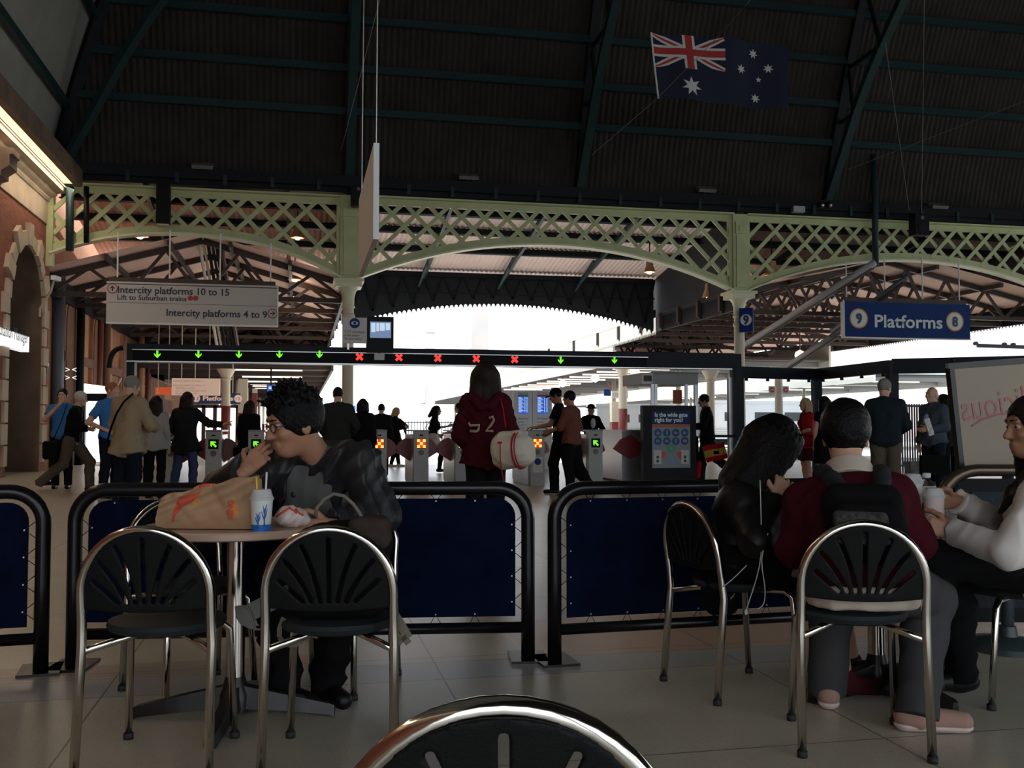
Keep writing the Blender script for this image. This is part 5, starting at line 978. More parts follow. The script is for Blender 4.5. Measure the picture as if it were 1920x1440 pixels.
for n, c in dict(c_black=(.005, .005, .0055), c_navy=(.008, .010, .018), c_guard=(.04, .15, .36), c_beige=(.27, .215, .14), c_charcoal=(.012, .012, .013), c_grey=(.24, .24, .24), c_olive=(.02, .022, .018), c_maroon=(.044, .0045, .009), c_dkmaroon=(.05, .01, .013), c_jean=(.035, .05, .10), c_taupe=(.085, .07, .055), c_rust=(.13, .048, .034), c_red=(.36, .012, .02), c_teal=(.012, .02, .026), c_slate=(.055, .07, .095), c_sky=(.2, .32, .45), c_white=(.62, .58, .55), c_cream=(.5, .43, .36), c_pink=(.6, .48, .45), c_cap=(.05, .012, .014), c_jacket=(.016, .016, .018), c_dkgrey=(.022, .024, .027), c_greyjean=(.05, .05, .053), c_canvas=(.55, .50, .41), c_leather=(.005, .0047, .0045), c_shoe_pink=(.33, .20, .16), c_tee=(.10, .105, .10)).items(): hmat(n, c)
MATS['c_leather'].node_tree.nodes['Principled BSDF'].inputs['Roughness'].default_value = .45; MATS['c_jacket'].node_tree.nodes['Principled BSDF'].inputs['Roughness'].default_value = .5; MATS['c_jacket'].node_tree.nodes['Principled BSDF'].inputs['Specular IOR Level'].default_value = .35; MATS['c_leather'].node_tree.nodes['Principled BSDF'].inputs['Specular IOR Level'].default_value = .3
mat('eye_white', (.36, .34, .32), .3); mat('iris', (.02, .012, .01), .2); mat('lip', (.30, .10, .09), .45)
def stand(px, d, H, phi, fem=False, lean=0, hy=0, hp=0, z0=0, **ov):
    base = at_d(px, 803, d); base[2] = z0; a = math.radians(phi); f = fh * math.cos(a) + rt * math.sin(a); r = np.cross(f, UZ); k = H / 1.75; sw = .152 if fem else .174; hw = .095 if fem else .09
    J = dict(hl=(-hw, 0, .93), hr=(hw, 0, .93), kl=(-.1, .02, .5), kr=(.1, .02, .5), al=(-.105, -.03, .09), ar=(.105, -.03, .09), sl=(-sw, -.01, 1.395), sr=(sw, -.01, 1.395), el=(-sw - .05, -.04, 1.13), er=(sw + .05, -.04, 1.13), wl=(-sw - .06, .05, .88), wr=(sw + .06, .05, .88), nk=(0, -.015, 1.475), hd=(0, .02, 1.625)); J.update(ov)
    W = {}
    for n, p in J.items():
        if n in ('dl', 'dr', 'pl', 'pr'): continue
        y = p[1] + (lean * (p[2] - .93) if p[2] > .95 else 0); W[n] = base + k * (p[0] * r + y * f + p[2] * UZ)
    for n in ('dl', 'dr', 'pl', 'pr'):
        if n in J: W[n] = nrm(J[n][0] * r + J[n][1] * f + J[n][2] * UZ)
    b = a + math.radians(hy); hf = fh * math.cos(b) + rt * math.sin(b); hp = math.radians(hp); W['hf'] = nrm(hf * math.cos(hp) + UZ * math.sin(hp)); W['hu'] = nrm(UZ * math.cos(hp) - hf * math.sin(hp))
    W.update(k=k, f=f, r=r, base=base, fem=fem, ffl=f, ffr=f); return W
def torso(J, t, bk=1.0, belly=0.0):
    k = J['k']; n = J['nk']; pel = (J['hl'] + J['hr']) / 2; lat = nrm(J['sr'] - J['sl']); lath = nrm(J['hr'] - J['hl']); ax = nrm(n - pel); fr = np.cross(ax, lat); cc = lerp(n, pel, .35); wc = lerp(n, pel, .70); P = []; fw_ = .9 if J['fem'] else 1
    for s, sh in ((-1, J['sl']), (1, J['sr'])):
        P += [rc(cc + lat * s * .075 * k * bk * fw_, wc + lath * s * .05 * k * bk, .103 * k * bk * fw_ + t, .09 * k * bk * (.88 if J['fem'] else 1) + t, .05), rc(wc + lath * s * .05 * k * bk, pel + lath * s * .07 * k, .09 * k * bk * (.88 if J['fem'] else 1) + t, .108 * k + t, .05), rc(n - ax * .1 * k + lat * s * .03 * k, sh, .078 * k * fw_ + t, .056 * k + t, .05), rc(n - ax * .005 * k, sh + ax * .012 * k, .052 * k + t * .5, .035 * k + t, .04)]
        if J['fem']: P.append(ell(cc + lat * s * .07 * k + fr * .085 * k - ax * .02 * k, np.ones(3) * (.062 * k + t * .7), None, .05))
    if belly: P.append(ell(wc + fr * belly * k * .75, np.ones(3) * (.12 * k + t), None, .07))
    return P, ax, pel, lath, fr
def limb(a, b, ra, rb, k=.025, cap=False): return rc(a, b, ra, rb, k, cap)
def head_frame(J):
    f, u = J['hf'], J['hu']; f = nrm(f - u * (f @ u)); r = np.cross(f, u); M = np.array([r, f, u]); s = J['k'] * J.get('hs', 1); c = J['hd']; return (lambda x, y, z: c + s * (r * x + f * y + u * z)), M, s
def head_prims(J, detail=False):
    L, M, s = head_frame(J); E_ = lambda c, r, k=.02: ell(L(*c), np.array(r) * s, M, k * s)
    P = [E_((0, -.012, .028), (.074, .094, .092)), E_((0, .026, -.03), (.057, .066, .080), .035), E_((0, .05, -.088), (.032, .038, .028), .035), rc(L(-.03, .083, .034), L(.03, .083, .034), .013 * s, None, .02), rc(L(0, .088, .016), L(0, .112, -.026), .0085 * s, .0135 * s, .012), rc(L(-.012, .096, -.030), L(.012, .096, -.030), .0095 * s, None, .012),
         E_((-.036, .068, -.022), (.022, .022, .02), .02), E_((.036, .068, -.022), (.022, .022, .02), .02), E_((0, .088, -.058), (.022, .011, .0075), .01), E_((0, .086, -.070), (.019, .011, .0075), .01)]
    for x in (-1, 1): P += [E_((x * .075, -.010, -.008), (.010, .021, .034), .008), sub(E_((x * .087, -.006, -.006), (.008, .012, .02), .006)), sub(E_((x * .031, .102, .010), (.018, .018, .012), .014))]
    if detail: P.append(sub(rc(L(-.02, .100, -.064), L(.02, .100, -.064), .0025 * s, None, .004)))
    P.append(rc(L(0, -.025, -.06), J['nk'] - nrm(J['hd'] - J['nk']) * .03, .054 * s * (.88 if J['fem'] else 1), .06 * s * (.88 if J['fem'] else 1), .03)); return P
def hand_prims(w, d, n, right, s=1.0, curl=(.5, .6, .7, .75), spread=1.0, thumb=.5):
    d, n = nrm(d), np.asarray(n, float); n = nrm(n - d * (n @ d)); t = np.cross(d, n) * (1 if right else -1); P = []; off = (.030, .010, -.0105, -.028); ln = (.088, .091, .087, .079); seg = ((.042, .025, .02), (.046, .029, .021), (.042, .027, .02), (.033, .02, .018))
    P.append(rc(w - d * .02 * s, w + d * .02 * s, .026 * s, .022 * s, .012))
    for i in range(4):
        kn = w + d * ln[i] * s + t * off[i] * s * spread; P.append(rc(w + d * .012 * s + t * off[i] * .55 * s, kn, .0155 * s, .0112 * s, .012)); a = 0; p = kn; rr = .0097 * s if i < 3 else .0085 * s
        for j in range(3):
            a += curl[i] * (.9, 1.15, .7)[j]; q = p + (d * math.cos(a) + n * math.sin(a) + t * off[i] * 1.2 * (spread - .7)) * seg[i][j] * s; P.append(rc(p, q, rr, rr * .9, .004)); p = q; rr *= .9
    p = w + d * .026 * s + t * .020 * s; v = [nrm(d * .62 + t * .75 + n * .3), nrm(d * .85 + t * .35 + n * thumb), nrm(d * .9 + t * .05 + n * thumb * 1.3)]
    for vv, l, r0, r1 in zip(v, (.045, .034, .028), (.0145, .0115, .0105), (.0115, .0105, .009)): q = p + vv * l * s; P.append(rc(p, q, r0 * s, r1 * s, .006)); p = q
    return P
def hair_prims(J, style, ln=.2, vol=1.0):
    L, M, s = head_frame(J); E_ = lambda c, r, k=.02: ell(L(*c), np.array(r) * s, M, k * s); P = []
    if style == 'bald': return [E_((0, -.035, -.015), (.080, .082, .055)), sub(E_((0, .0, .075), (.09, .11, .07), .01)), sub(E_((0, .09, -.02), (.1, .085, .1), .01))]
    P = [E_((0, -.014, .036), (.083 * vol, .104 * vol, .098 * vol))]
    if style in ('long', 'bob'):
        for x in (-1, 1): P += [rc(L(x * .066 * vol, .01, .03), L(x * .086 * vol, -.005, -min(ln, .24)), .036 * s, .032 * s, .04)]
        for x in (-1, 0, 1): P.append(rc(L(x * .045 * vol, -.05, .0), L(x * .062 * vol, -.075, -ln * (1 - .12 * abs(x))), .066 * s, .048 * s, .04))
    for x in (-1, 1): P.append(rc(L(x * .070, .018, .02), L(x * .069, .024, -.018), .016 * s, .007 * s, .015))
    P.append(sub(E_((0, .108, -.03), (.066, .072, .098), .012)))
    if style == 'short': P += [sub(E_((0, .05, -.10), (.09, .075, .075), .01)), sub(E_((0, -.02, -.125), (.12, .12, .05), .01))]
    if style == 'pony': P += [rc(L(0, -.1, .04), L(0, -.15, -.12), .03 * s, .018 * s, .02), sub(E_((0, .05, -.10), (.09, .075, .075), .01))]
    return P
def figure(label, J, skin='skin_fair', hair=('short', 'hair_black', .2, 1.0), top=None, bottom=None, shoes='c_leather', h=.016, hh=.008, hnd=.007, curl=((.45,) * 4, (.45,) * 4), cat='person', bulk=1.0, belly=0.0, eyes=False, seed=0, foldamp=.006, detail=False, bare=False, name='person'):
    k = J['k']; t = thing(name, label, cat, J['base']); P, ax, pel, lat, fr = torso(J, 0, bulk * .97, belly * .9)
    for a in 'lr':
        P += [limb(J['s' + a], J['e' + a], .048 * k, .04 * k), limb(J['e' + a], J['w' + a], .041 * k, .026 * k), rc(J['h' + a], J['k' + a], .085 * k, .056 * k, .03), rc(J['k' + a], lerp(J['k' + a], J['a' + a], .35) - J['ff' + a] * .01, .054 * k, .056 * k, .03), rc(lerp(J['k' + a], J['a' + a], .35), J['a' + a], .055 * k, .036 * k, .03)]
        ff = J['ff' + a]; fd = J.get('fd' + a, V(0, 0, -1)); P += [rc(J['a' + a] - ff * .03 * k + fd * .04 * k, J['a' + a] + ff * .15 * k + fd * .06 * k, .034 * k, .026 * k, .03)]
    P.append(rc(J['nk'] - ax * .03, lerp(J['nk'], J['hd'], .5), .058 * k * (.88 if J['fem'] else 1), .054 * k * (.88 if J['fem'] else 1), .03))
    parts = [sdf(P, h), sdf(head_prims(J, detail), hh)]
    for a, rgt, i in (('l', False, 0), ('r', True, 1)):
        d = J.get('d' + a); 
        if d is None: d = nrm(J['w' + a] - J['e' + a])
        n = J.get('p' + a); n = (lat if a == 'l' else -lat) if n is None else n
        parts.append(sdf(hand_prims(J['w' + a], d, n, rgt, k * J.get('hands', 1), curl[i]), hnd))
    body = np_mesh('body', parts, skin, t)
    if hair and hair[0]:
        st, hm, ln, vol = hair; hp = hair_prims(J, st, ln, vol) + J.get('hair_extra', []); v, f = sdf(hp, hh, folds(.003, 90, seed)); np_mesh('hair', [(v, f)], hm, t)
    if eyes:
        L, M, s = head_frame(J)
        for x in (-1, 1):
            e = np_mesh('eye', [sdf([ell(L(x * .031, .0775, .010), np.ones(3) * .012 * s, M)], .003)], 'eye_white', t); np_mesh('iris', [sdf([ell(L(x * .031, .086, .009), np.array([.0058, .0045, .0058]) * s, M)], .0015)], 'iris', e)
    if top:
        g, th, slv, hem = top[0], top[1], top[2], top[3]; flare = top[4] if len(top) > 4 else .01; Q, *_ = torso(J, th, bulk, belly)
        if 'open' in J: Q.append(sub(ell(lerp(J['nk'], pel, .45) + fr * J['open'][1], (J['open'][0], .16, .34), np.array([lat, fr, ax]), .01)))
        for a in 'lr':
            e1 = lerp(J['e' + a], J['w' + a], max(0, (slv - .5) * 2)) if slv > .5 else lerp(J['s' + a], J['e' + a], slv * 2)
            if slv > .5: Q += [rc(J['s' + a], J['e' + a], .05 * k + th, .043 * k + th, .03), rc(J['e' + a], e1, .043 * k + th, .03 * k + th * 1.1, .02, True)]
            elif slv > 0: Q.append(rc(J['s' + a], e1, .05 * k + th, .05 * k + th, .03, True))
        if hem > 0:
            for s in (-1, 1): Q.append(rc(pel + lat * s * .055 * k, pel + lat * s * (.06 + flare) * k + J.get('hemdir', -ax) * hem, .112 * k + th, .115 * k + th + flare, .04, True))
        Q.append(rc(J['nk'] - ax * .06, J['nk'] + ax * .025, .085 * k, .066 * k + th * .4, .02, True)); Q.append(sub(rc(J['nk'] + ax * .0, J['nk'] + ax * .1, .056 * k, .06 * k, .008)))
        np_mesh(top[5] if len(top) > 5 else 'jacket', [sdf(Q, h * .9, folds(foldamp, 30, seed + 1, .3), J.get('topclip', ()))], g, t)
    if bottom:
        ty, g = bottom[0], bottom[1]; th = bottom[2] if len(bottom) > 2 else .016; Q = [rc(pel - lat * .065 * k, pel + lat * .065 * k, .105 * k + th * .6, None, .04)]
        if ty in ('trousers', 'tights'):
            for a in 'lr': an = J['a' + a] + (nrm(J['a' + a] - J['k' + a]) * J.get('cuff', .03) if ty == 'trousers' else 0); cf = lerp(J['k' + a], J['a' + a], .35) - J['ff' + a] * .01; Q += [rc(J['h' + a], J['k' + a], .088 * k + th, .06 * k + th, .03), rc(J['k' + a], cf, .059 * k + th, .06 * k + th * .8, .03), rc(cf, an, .06 * k + th * .8, (.05 * k + th) if ty == 'trousers' else .04 * k + th, .03, True)]
        else:
            L_ = bottom[3] if len(bottom) > 3 else .45
            for a in 'lr': Q.append(rc(J['h' + a], lerp(J['h' + a], J['k' + a], L_ / .43) , .10 * k + th, .10 * k + th, .09, True))
        np_mesh('trousers' if ty != 'skirt' else 'skirt', [sdf(Q, h * .9, folds(foldamp, 24, seed + 2, .2))], g, t)
    if shoes:
        for a in 'lr':
            ff = J['ff' + a]; fd = J.get('fd' + a, V(0, 0, -1)); Q = [rc(J['a' + a] - ff * .045 * k + fd * .045 * k, J['a' + a] + ff * .155 * k + fd * .055 * k, .044 * k, .036 * k, .02), rc(J['a' + a] + fd * .0, J['a' + a] + fd * .05 * k, .043 * k, .045 * k, .03)]
            np_mesh('shoe', [sdf(Q, min(h, .012), None, [(J['base'] + UZ * .003, -UZ)] if 'fd' + a not in J else [(J['a' + a] + fd * .085 * k, fd)])], shoes, t)
    return t
def cap_on(t, J, m, brim=True, beanie=False):
    L, M, s = head_frame(J); Q = [ell(L(0, -.014, .042), np.array([.088, .108, .1]) * s, M), sub(bxp(L(0, 0, -.06), np.array([.2, .2, .088]) * s, M, .01, .01))]
    np_mesh('cap', [sdf(Q, .008)], m, t)
    if brim: np_mesh('cap_brim', [sdf([ell(L(0, .12, .036), np.array([.07, .075, .012]) * s, M)], .007)], m, t)
def band(t, name, pts, w_, th, m, ref):
    b = MB()
    for p, q in zip(pts[:-1], pts[1:]): b.beam(p, q, th, w_, ref=ref)
    return b.build(name, m, t)
def loc(J): k, f, r, b = J['k'], J['f'], J['r'], J['base']; return lambda x, y, z: b + k * (x * r + y * f) + UZ * z * k
D = lambda s: F / s
# --- left group
J = stand(117, D(101), 1.86, 165, hy=10, wr=(.02, .2, 1.47), er=(.26, .16, 1.2), dr=(-.5, .1, .8), pr=(-.3, -.9, .2)); figure('guard in a blue shirt, hand at the mouth, behind the walking old man', J, 'skin_fair', ('short', 'hair_brown', .2, .97), ('c_guard', .014, .32, .02, .0, 'shirt'), ('trousers', 'c_navy'), seed=1, eyes=True)
J = stand(134, D(107), 1.76, 78, lean=.18, hy=5, hp=-8, kl=(-.09, .30, .52), al=(-.09, .30, .10), kr=(.09, -.10, .50), ar=(.1, -.48, .17), er=(.25, -.02, 1.12), wr=(.12, .26, 1.22), dr=(-.5, .5, .6), pr=(-.7, -.5, 0), el=(-.25, -.05, 1.12), wl=(-.2, .2, 1.1), fdr=V(0, 0, -1))
t = figure('white haired man in a black jacket and grey trousers striding past the brick pier', J, 'skin_fair', ('short', 'hair_white', .2, 1.08), ('c_black', .022, 1.0, .02, .01), ('trousers', 'c_taupe', .028), 'c_leather', seed=2, eyes=True)
LJ = loc(J); np_mesh('shirt_hem', [sdf([rc(lerp(J['hl'], J['hr'], .2) - UZ * .02, lerp(J['hl'], J['hr'], .8) - UZ * .02, .118, None, .03), rc(lerp(J['hl'], J['hr'], .5) , lerp(J['hl'], J['hr'], .5) - UZ * .1, .122, .13, .03, True)], .014)], 'c_cream', t)
tb = thing('shoulder_bag', 'black bag hanging behind the striding white haired man', 'bag', LJ(.18, -.3, .6)); np_mesh('bag_body', [sdf([bxp(LJ(.2, -.28, .74), (.09, .13, .16), np.array([J['r'], J['f'], UZ]), .03, .05)], .014, folds(.008, 30, 1))], 'c_black', tb); band(tb, 'strap', [LJ(.2, -.26, .88), LJ(.17, -.14, 1.2), LJ(.1, -.06, 1.52)], .03, .01, 'c_black', J['r'])
J = stand(208, D(117), 1.86, 120, hy=-25, er=(.36, -.06, 1.14), wr=(.14, .1, 1.02), el=(-.2, .1, 1.14), wl=(-.1, .26, 1.05)); figure('guard in a blue shirt with close cropped hair beside the beige jacket', J, 'skin_fair', ('short', 'hair_ginger', .2, .95), ('c_guard', .016, .34, .02, .0, 'shirt'), ('trousers', 'c_navy'), seed=3)
J = stand(240, D(146), 1.79, 22, lean=.06, hy=12, hp=-14, el=(-.26, .03, 1.14), wl=(-.12, .3, 1.08), er=(.30, .06, 1.13), wr=(.14, .33, 1.10)); t = figure('grey haired man in a beige jacket with a black strap across his back', J, 'skin_fair', ('short', 'hair_grey', .2, 1.03), ('c_beige', .03, 1.0, .17, .03), ('trousers', 'c_navy', .03), h=.013, hh=.007, seed=4, bulk=1.06, foldamp=.012)
LJ = loc(J); band(t, 'bag_strap', [LJ(.1, -.03, 1.53), LJ(.05, -.135, 1.42), LJ(-.03, -.165, 1.28), LJ(-.12, -.16, 1.1), LJ(-.2, -.13, .95), LJ(-.23, -.05, .85)], .045, .012, 'c_black', fw)
J = stand(268, D(99), 1.66, 5, True); figure('dark haired woman seen between the beige jacket and the long hair', J, 'skin_light', ('bob', 'hair_black', .14, 1.0), ('c_charcoal', .016, 1.0, .06, .01), ('trousers', 'c_navy'), seed=5)
J = stand(292, D(116), 1.64, 0, True); J['hair_extra'] = []; t = figure('woman with very long dark hair and a grey top at the green arrow gate', J, 'skin_light', ('long', 'hair_brown', .52, 1.04), ('c_grey', .014, 1.0, .1, .01, 'top'), ('tights', 'c_black', .012), seed=6)
J = stand(348, D(112), 1.72, 8, lean=.06, hp=-5, kl=(-.15, .03, .5), al=(-.19, -.05, .09), kr=(.14, .02, .5), ar=(.17, -.05, .09), er=(.36, .1, 1.22), wr=(.56, .22, 1.2), dr=(.8, .3, .35), pr=(0, 0, -1), el=(-.27, -.05, 1.15), wl=(-.2, .18, 1.02)); t = figure('person in a dark coat and red beanie pointing right at the gates', J, 'skin_light', ('bob', 'hair_brown', .15, 1.0), ('c_charcoal', .024, 1.0, .2, .06, 'coat'), ('trousers', 'c_jean', .014), 'c_leather', seed=7, foldamp=.01, curl=((.4,) * 4, (.0, .7, .8, .8)), bulk=1.05); cap_on(t, J, 'c_cap', False)
J = stand(468, D(100), 1.64, 15, True, hp=-10); t = figure('woman in a dark coat with a fringed bag, left of the eating man', J, 'skin_light', ('long', 'hair_brown', .16, 1.0), ('c_black', .022, 1.0, .22, .05, 'coat'), ('trousers', 'c_dkmaroon', .012), seed=8, foldamp=.01)
LJ = loc(J); tb = thing('fringed_bag', 'black fringed bag hanging at the side of the dark coated woman', 'bag', LJ(-.3, 0, .6)); np_mesh('bag_body', [sdf([bxp(LJ(-.27, .0, .72), (.04, .1, .1), np.array([J['r'], J['f'], UZ]), .02, .03)], .012)], 'c_black', tb); m = MB()
for i in range(6): a = LJ(-.27, -.09 + .035 * i, .63); m.tube([a, a - UZ * (.16 + .05 * (i % 3))], [.016, .006], 5)
m.build('fringe', 'c_black', tb)
# --- middle group, seen from behind against the light
J = stand(633, D(113), 1.80, -5, el=(-.27, .0, 1.13), wl=(-.2, .16, .98), er=(.29, .0, 1.13), wr=(.2, .2, 1.0), hp=-6); figure('broad man in an olive jacket standing before the column, back turned', J, 'skin_fair', ('short', 'hair_black', .2, 1.0), ('c_olive', .032, 1.0, .12, .02), ('trousers', 'c_olive', .024), seed=9, bulk=1.12, foldamp=.012)
J = stand(680, D(105), 1.64, 5, True); figure('woman with a dark bob and long black coat, back turned, left of the red cross', J, 'skin_fair', ('bob', 'hair_black', .1, 1.06), ('c_black', .026, 1.0, .28, .05, 'coat'), ('trousers', 'c_dkmaroon', .02), seed=10, bulk=1.08, foldamp=.01)
J = stand(715, D(82), 1.68, 0); figure('man in a dark blue jacket beyond the gates, back turned', J, 'skin_fair', ('short', 'hair_black', .2, .98), ('c_navy', .028, 1.0, .1, .02), ('trousers', 'c_navy'), seed=11)
J = stand(742, D(65), 1.72, 95, True, hp=-18, el=(-.2, .1, 1.15), wl=(-.1, .28, 1.16), er=(.2, .1, 1.15), wr=(.1, .28, 1.18), al=(-.08, .08, .09), ar=(.08, -.12, .09)); t = figure('blond woman in black with a ruffled scarf looking down beyond the gates', J, 'skin_fair', ('long', 'hair_blond', .2, 1.0), ('c_black', .02, 1.0, .16, .03, 'coat'), ('tights', 'c_black', .012), 'c_white', seed=12, foldamp=.012)
LJ = loc(J); np_mesh('scarf', [sdf([rc(LJ(0, .1, 1.38), LJ(0, .3, 1.2), .06, .07, .03), rc(LJ(0, .25, 1.22), LJ(0, .3, .98), .06, .03, .03)], .014, folds(.016, 45, 3))], 'c_black', t)
J = stand(812, D(75), 1.68, 92, True, lean=.12, kl=(-.08, .22, .52), al=(-.08, .16, .12), kr=(.08, -.16, .52), ar=(.08, -.45, .30), er=(.2, .12, 1.18), wr=(.12, .38, 1.22), dr=(0, .9, .3), el=(-.2, -.12, 1.16), wl=(-.2, .1, 1.0)); L_, M_, s_ = head_frame(J); J['hair_extra'] = [rc(L_(0, -.08, .02), L_(0, -.2, -.14), .07, .04, .04)]
t = figure('dark haired woman in a pale skirt hurrying to the right beyond the gates', J, 'skin_fair', ('long', 'hair_black', .2, 1.04), ('c_black', .016, .6, .0, .0, 'top'), ('skirt', 'c_pink', .02, .36), 'c_leather', seed=13)
np_mesh('tights', [sdf(sum([[rc(lerp(J['h' + a], J['k' + a], .5), J['k' + a], .088, .068, .03), rc(J['k' + a], lerp(J['k' + a], J['a' + a], .35) - J['ff' + a] * .01, .066, .068, .03), rc(lerp(J['k' + a], J['a' + a], .35) - J['ff' + a] * .01, J['a' + a], .067, .05, .03)] for a in 'lr'], []), .014)], 'c_black', t)
LJ = loc(J); tb = thing('shoulder_bag', 'black bag swinging behind the hurrying woman in the pale skirt', 'bag', LJ(0, -.3, .9)); np_mesh('bag_body', [sdf([bxp(LJ(.1, -.28, 1.02), (.07, .18, .1), np.array([J['r'], J['f'], UZ]), .03, .05)], .014, folds(.008, 30, 2))], 'c_black', tb); band(tb, 'strap', [LJ(.12, -.25, 1.1), LJ(.13, -.1, 1.3), LJ(.12, 0, 1.46)], .025, .01, 'c_black', J['r'])
J = stand(862, D(80), 1.72, -80, hy=0, el=(-.22, .08, 1.13), wl=(-.2, .3, 1.02), er=(.22, .08, 1.13), wr=(.2, .3, 1.02)); figure('man in a dark top half hidden behind the maroon hooded top', J, 'skin_fair', ('short', 'hair_black', .2, .98), ('c_teal', .02, .55, .05, .0, 'shirt'), ('trousers', 'c_charcoal'), seed=14)
# --- woman in the maroon top with the white bag
J = stand(910, D(203), 1.695, -4, True, hp=-4, el=(-.24, .0, 1.10), wl=(-.14, .2, .98), er=(.25, .0, 1.10), wr=(.2, .22, 1.0)); L_, M_, s_ = head_frame(J); J['hair_extra'] = [rc(L_(x * .075, -.03, .04), L_(x * .115, -.05, -.2), .05, .045, .04) for x in (-1, 1)]; t = figure('dark haired woman in a maroon hooded top numbered 52 with a white bag', J, 'skin_light', ('long', 'hair_brown', .2, 1.42), ('c_maroon', .038, 1.0, .13, .02, 'hooded_top'), ('trousers', 'c_black', .02), h=.012, hh=.007, seed=15, bulk=1.06, foldamp=.012)
LJ = loc(J); np_mesh('hood', [sdf([rc(LJ(-.12, -.08, 1.45), LJ(-.05, -.15, 1.36), .055, .05, .04), rc(LJ(.12, -.08, 1.45), LJ(.05, -.15, 1.36), .055, .05, .04)], .01, folds(.008, 30, 5))], 'c_maroon', t)
hmat('digit_cream', (.33, .25, .17))
def on_back(px, py, dd=.0): return at_d(px, py, D(203) - .205 + dd)
for pts in ([(879, 792), (881, 798), (899, 797), (897, 806), (893, 809), (881, 808)], [(917, 784), (924, 781), (926, 788), (920, 798), (911, 808), (925, 808)]): MB().tube([on_back(*p, .03) for p in pts], .013, 6).build('number', 'digit_cream', t, True)
tb = thing('duffel_bag', 'large white canvas bag with red stripes hanging from the shoulder of the woman in maroon', 'bag', LJ(.2, -.25, .75)); c = at_d(962, 846, D(203) - .28); av = nrm(rt * .82 + fh * -.35 + UZ * .1); bv = nrm(np.cross(UZ, av)); M_ = np.array([av, bv, np.cross(av, bv)])
np_mesh('bag_body', [sdf([rc(c - av * .07, c + av * .075, .155, .15, .03), ell(c - av * .14 + UZ * .06, (.06, .1, .1), M_, .05), bxp(c + UZ * .13 - av * .03, (.11, .05, .05), M_, .04, .03)], .01, folds(.012, 24, 9), [(c - av * .17, -av), (c + av * .175, av)])], 'c_canvas', tb)
for o_, w_ in ((.055, .008), (.082, .005)): MB().tube([c + av * o_ + (bv * math.cos(a) + M_[2] * math.sin(a)) * .163 for a in np.linspace(0, 2 * math.pi, 28, endpoint=False)], w_, 6, True).build('stripe', 'c_red', tb, True)
band(tb, 'hanging_strap', [at_d(px, py, D(203) - .44) for px, py in ((938, 832), (938, 856), (940, 880), (945, 903))], .05, .008, 'c_red', fw); band(tb, 'shoulder_strap', [at_d(948, 800, D(203) - .3), at_d(944, 770, D(203) - .2), at_d(938, 745, D(203) - .08)], .035, .01, 'c_red', fw)
MB().obox(at_d(937, 830, D(203) - .45), rt, fh, UZ, (.04, .01, .02)).build('buckle', 'c_red', tb)
# --- right of the middle
J = stand(1052, D(109), 1.80, -78, lean=.1, hy=0, hp=-18, kr=(.09, -.10, .50), ar=(.1, -.46, .16), kl=(-.09, .12, .5), al=(-.09, .10, .09), el=(-.24, .12, 1.15), wl=(-.18, .38, 1.1), dl=(0, 1, .05), pl=(0, 0, -1), er=(.22, -.02, 1.12), wr=(.2, .2, 1.02)); t = figure('man in a dark cap and navy shirt walking left with an arm held out', J, 'skin_tan', ('short', 'hair_black', .2, 1.0), ('c_navy', .02, .34, .04, .0, 'shirt'), ('trousers', 'c_black', .03), seed=16); cap_on(t, J, 'c_black'); LJ = loc(J)
tb = thing('plastic_bag', 'white plastic bag hanging beside the walking man in the cap', 'bag', LJ(.2, -.1, .3)); np_mesh('bag_body', [sdf([rc(LJ(.26, -.12, .82), LJ(.26, -.16, .45), .03, .12, .05), rc(LJ(.26, -.12, .45), LJ(.26, -.2, .32), .11, .08, .05)], .014, folds(.016, 26, 6))], 'c_white', tb)
J = stand(1072, D(113), 1.74, -62, lean=.04, kr=(.09, -.08, .5), ar=(.1, -.3, .12), el=(-.23, .1, 1.14), wl=(-.16, .34, 1.08)); figure('dark haired man in a rust striped shirt just behind the man in the cap', J, 'skin_tan', ('short', 'hair_black', .2, 1.02), ('c_rust', .024, .55, .06, .0, 'shirt'), ('trousers', 'c_black', .026), seed=17)
J = stand(1108, D(81), 1.66, 160, hp=-6, er=(.26, .12, 1.16), wr=(.1, .3, 1.08), el=(-.26, .12, 1.16), wl=(-.05, .3, 1.04)); t = figure('man in a black hat and coat facing the gates, right of the walking men', J, 'skin_fair', None, ('c_black', .022, 1.0, .2, .03, 'coat'), ('trousers', 'c_black'), seed=18, eyes=True); L_, M_, s_ = head_frame(J); np_mesh('hat', [sdf([ell(L_(0, -.01, .085), (.085, .1, .06), M_), ell(L_(0, 0, .055), (.14, .155, .014), M_, .02)], .009)], 'c_black', t); np_mesh('shirt_front', [sdf([ell(loc(J)(0, .12, 1.3), (.06, .05, .12), M_)], .012)], 'c_white', t)
np_mesh('camera_case', [sdf([bxp(loc(J)(.0, .33, 1.1), (.14, .06, .05), np.array([J['r'], J['f'], UZ]), .02, .02)], .01)], 'c_black', t)
J = stand(1326, D(93), 1.80, -82, lean=.06, hp=-8, kr=(.09, .10, .52), ar=(.1, .12, .09), kl=(-.09, -.16, .5), al=(-.09, -.50, .2), el=(-.24, .08, 1.14), wl=(-.16, .36, 1.10), er=(.24, -.05, 1.13), wr=(.22, .02, .88)); t = figure('young man in a dark jacket passing the notice board with a red and yellow flag', J, 'skin_tan', ('short', 'hair_black', .2, 1.04), ('c_black', .03, 1.0, .08, .01), ('trousers', 'c_charcoal', .024), seed=19, foldamp=.01)
np_mesh('red_leg_stripe', [sdf([rc(at_d(1311, 868, D(93) - .12), at_d(1309, 893, D(93) - .12), .05, .045, .02)], .012)], 'c_red', t)
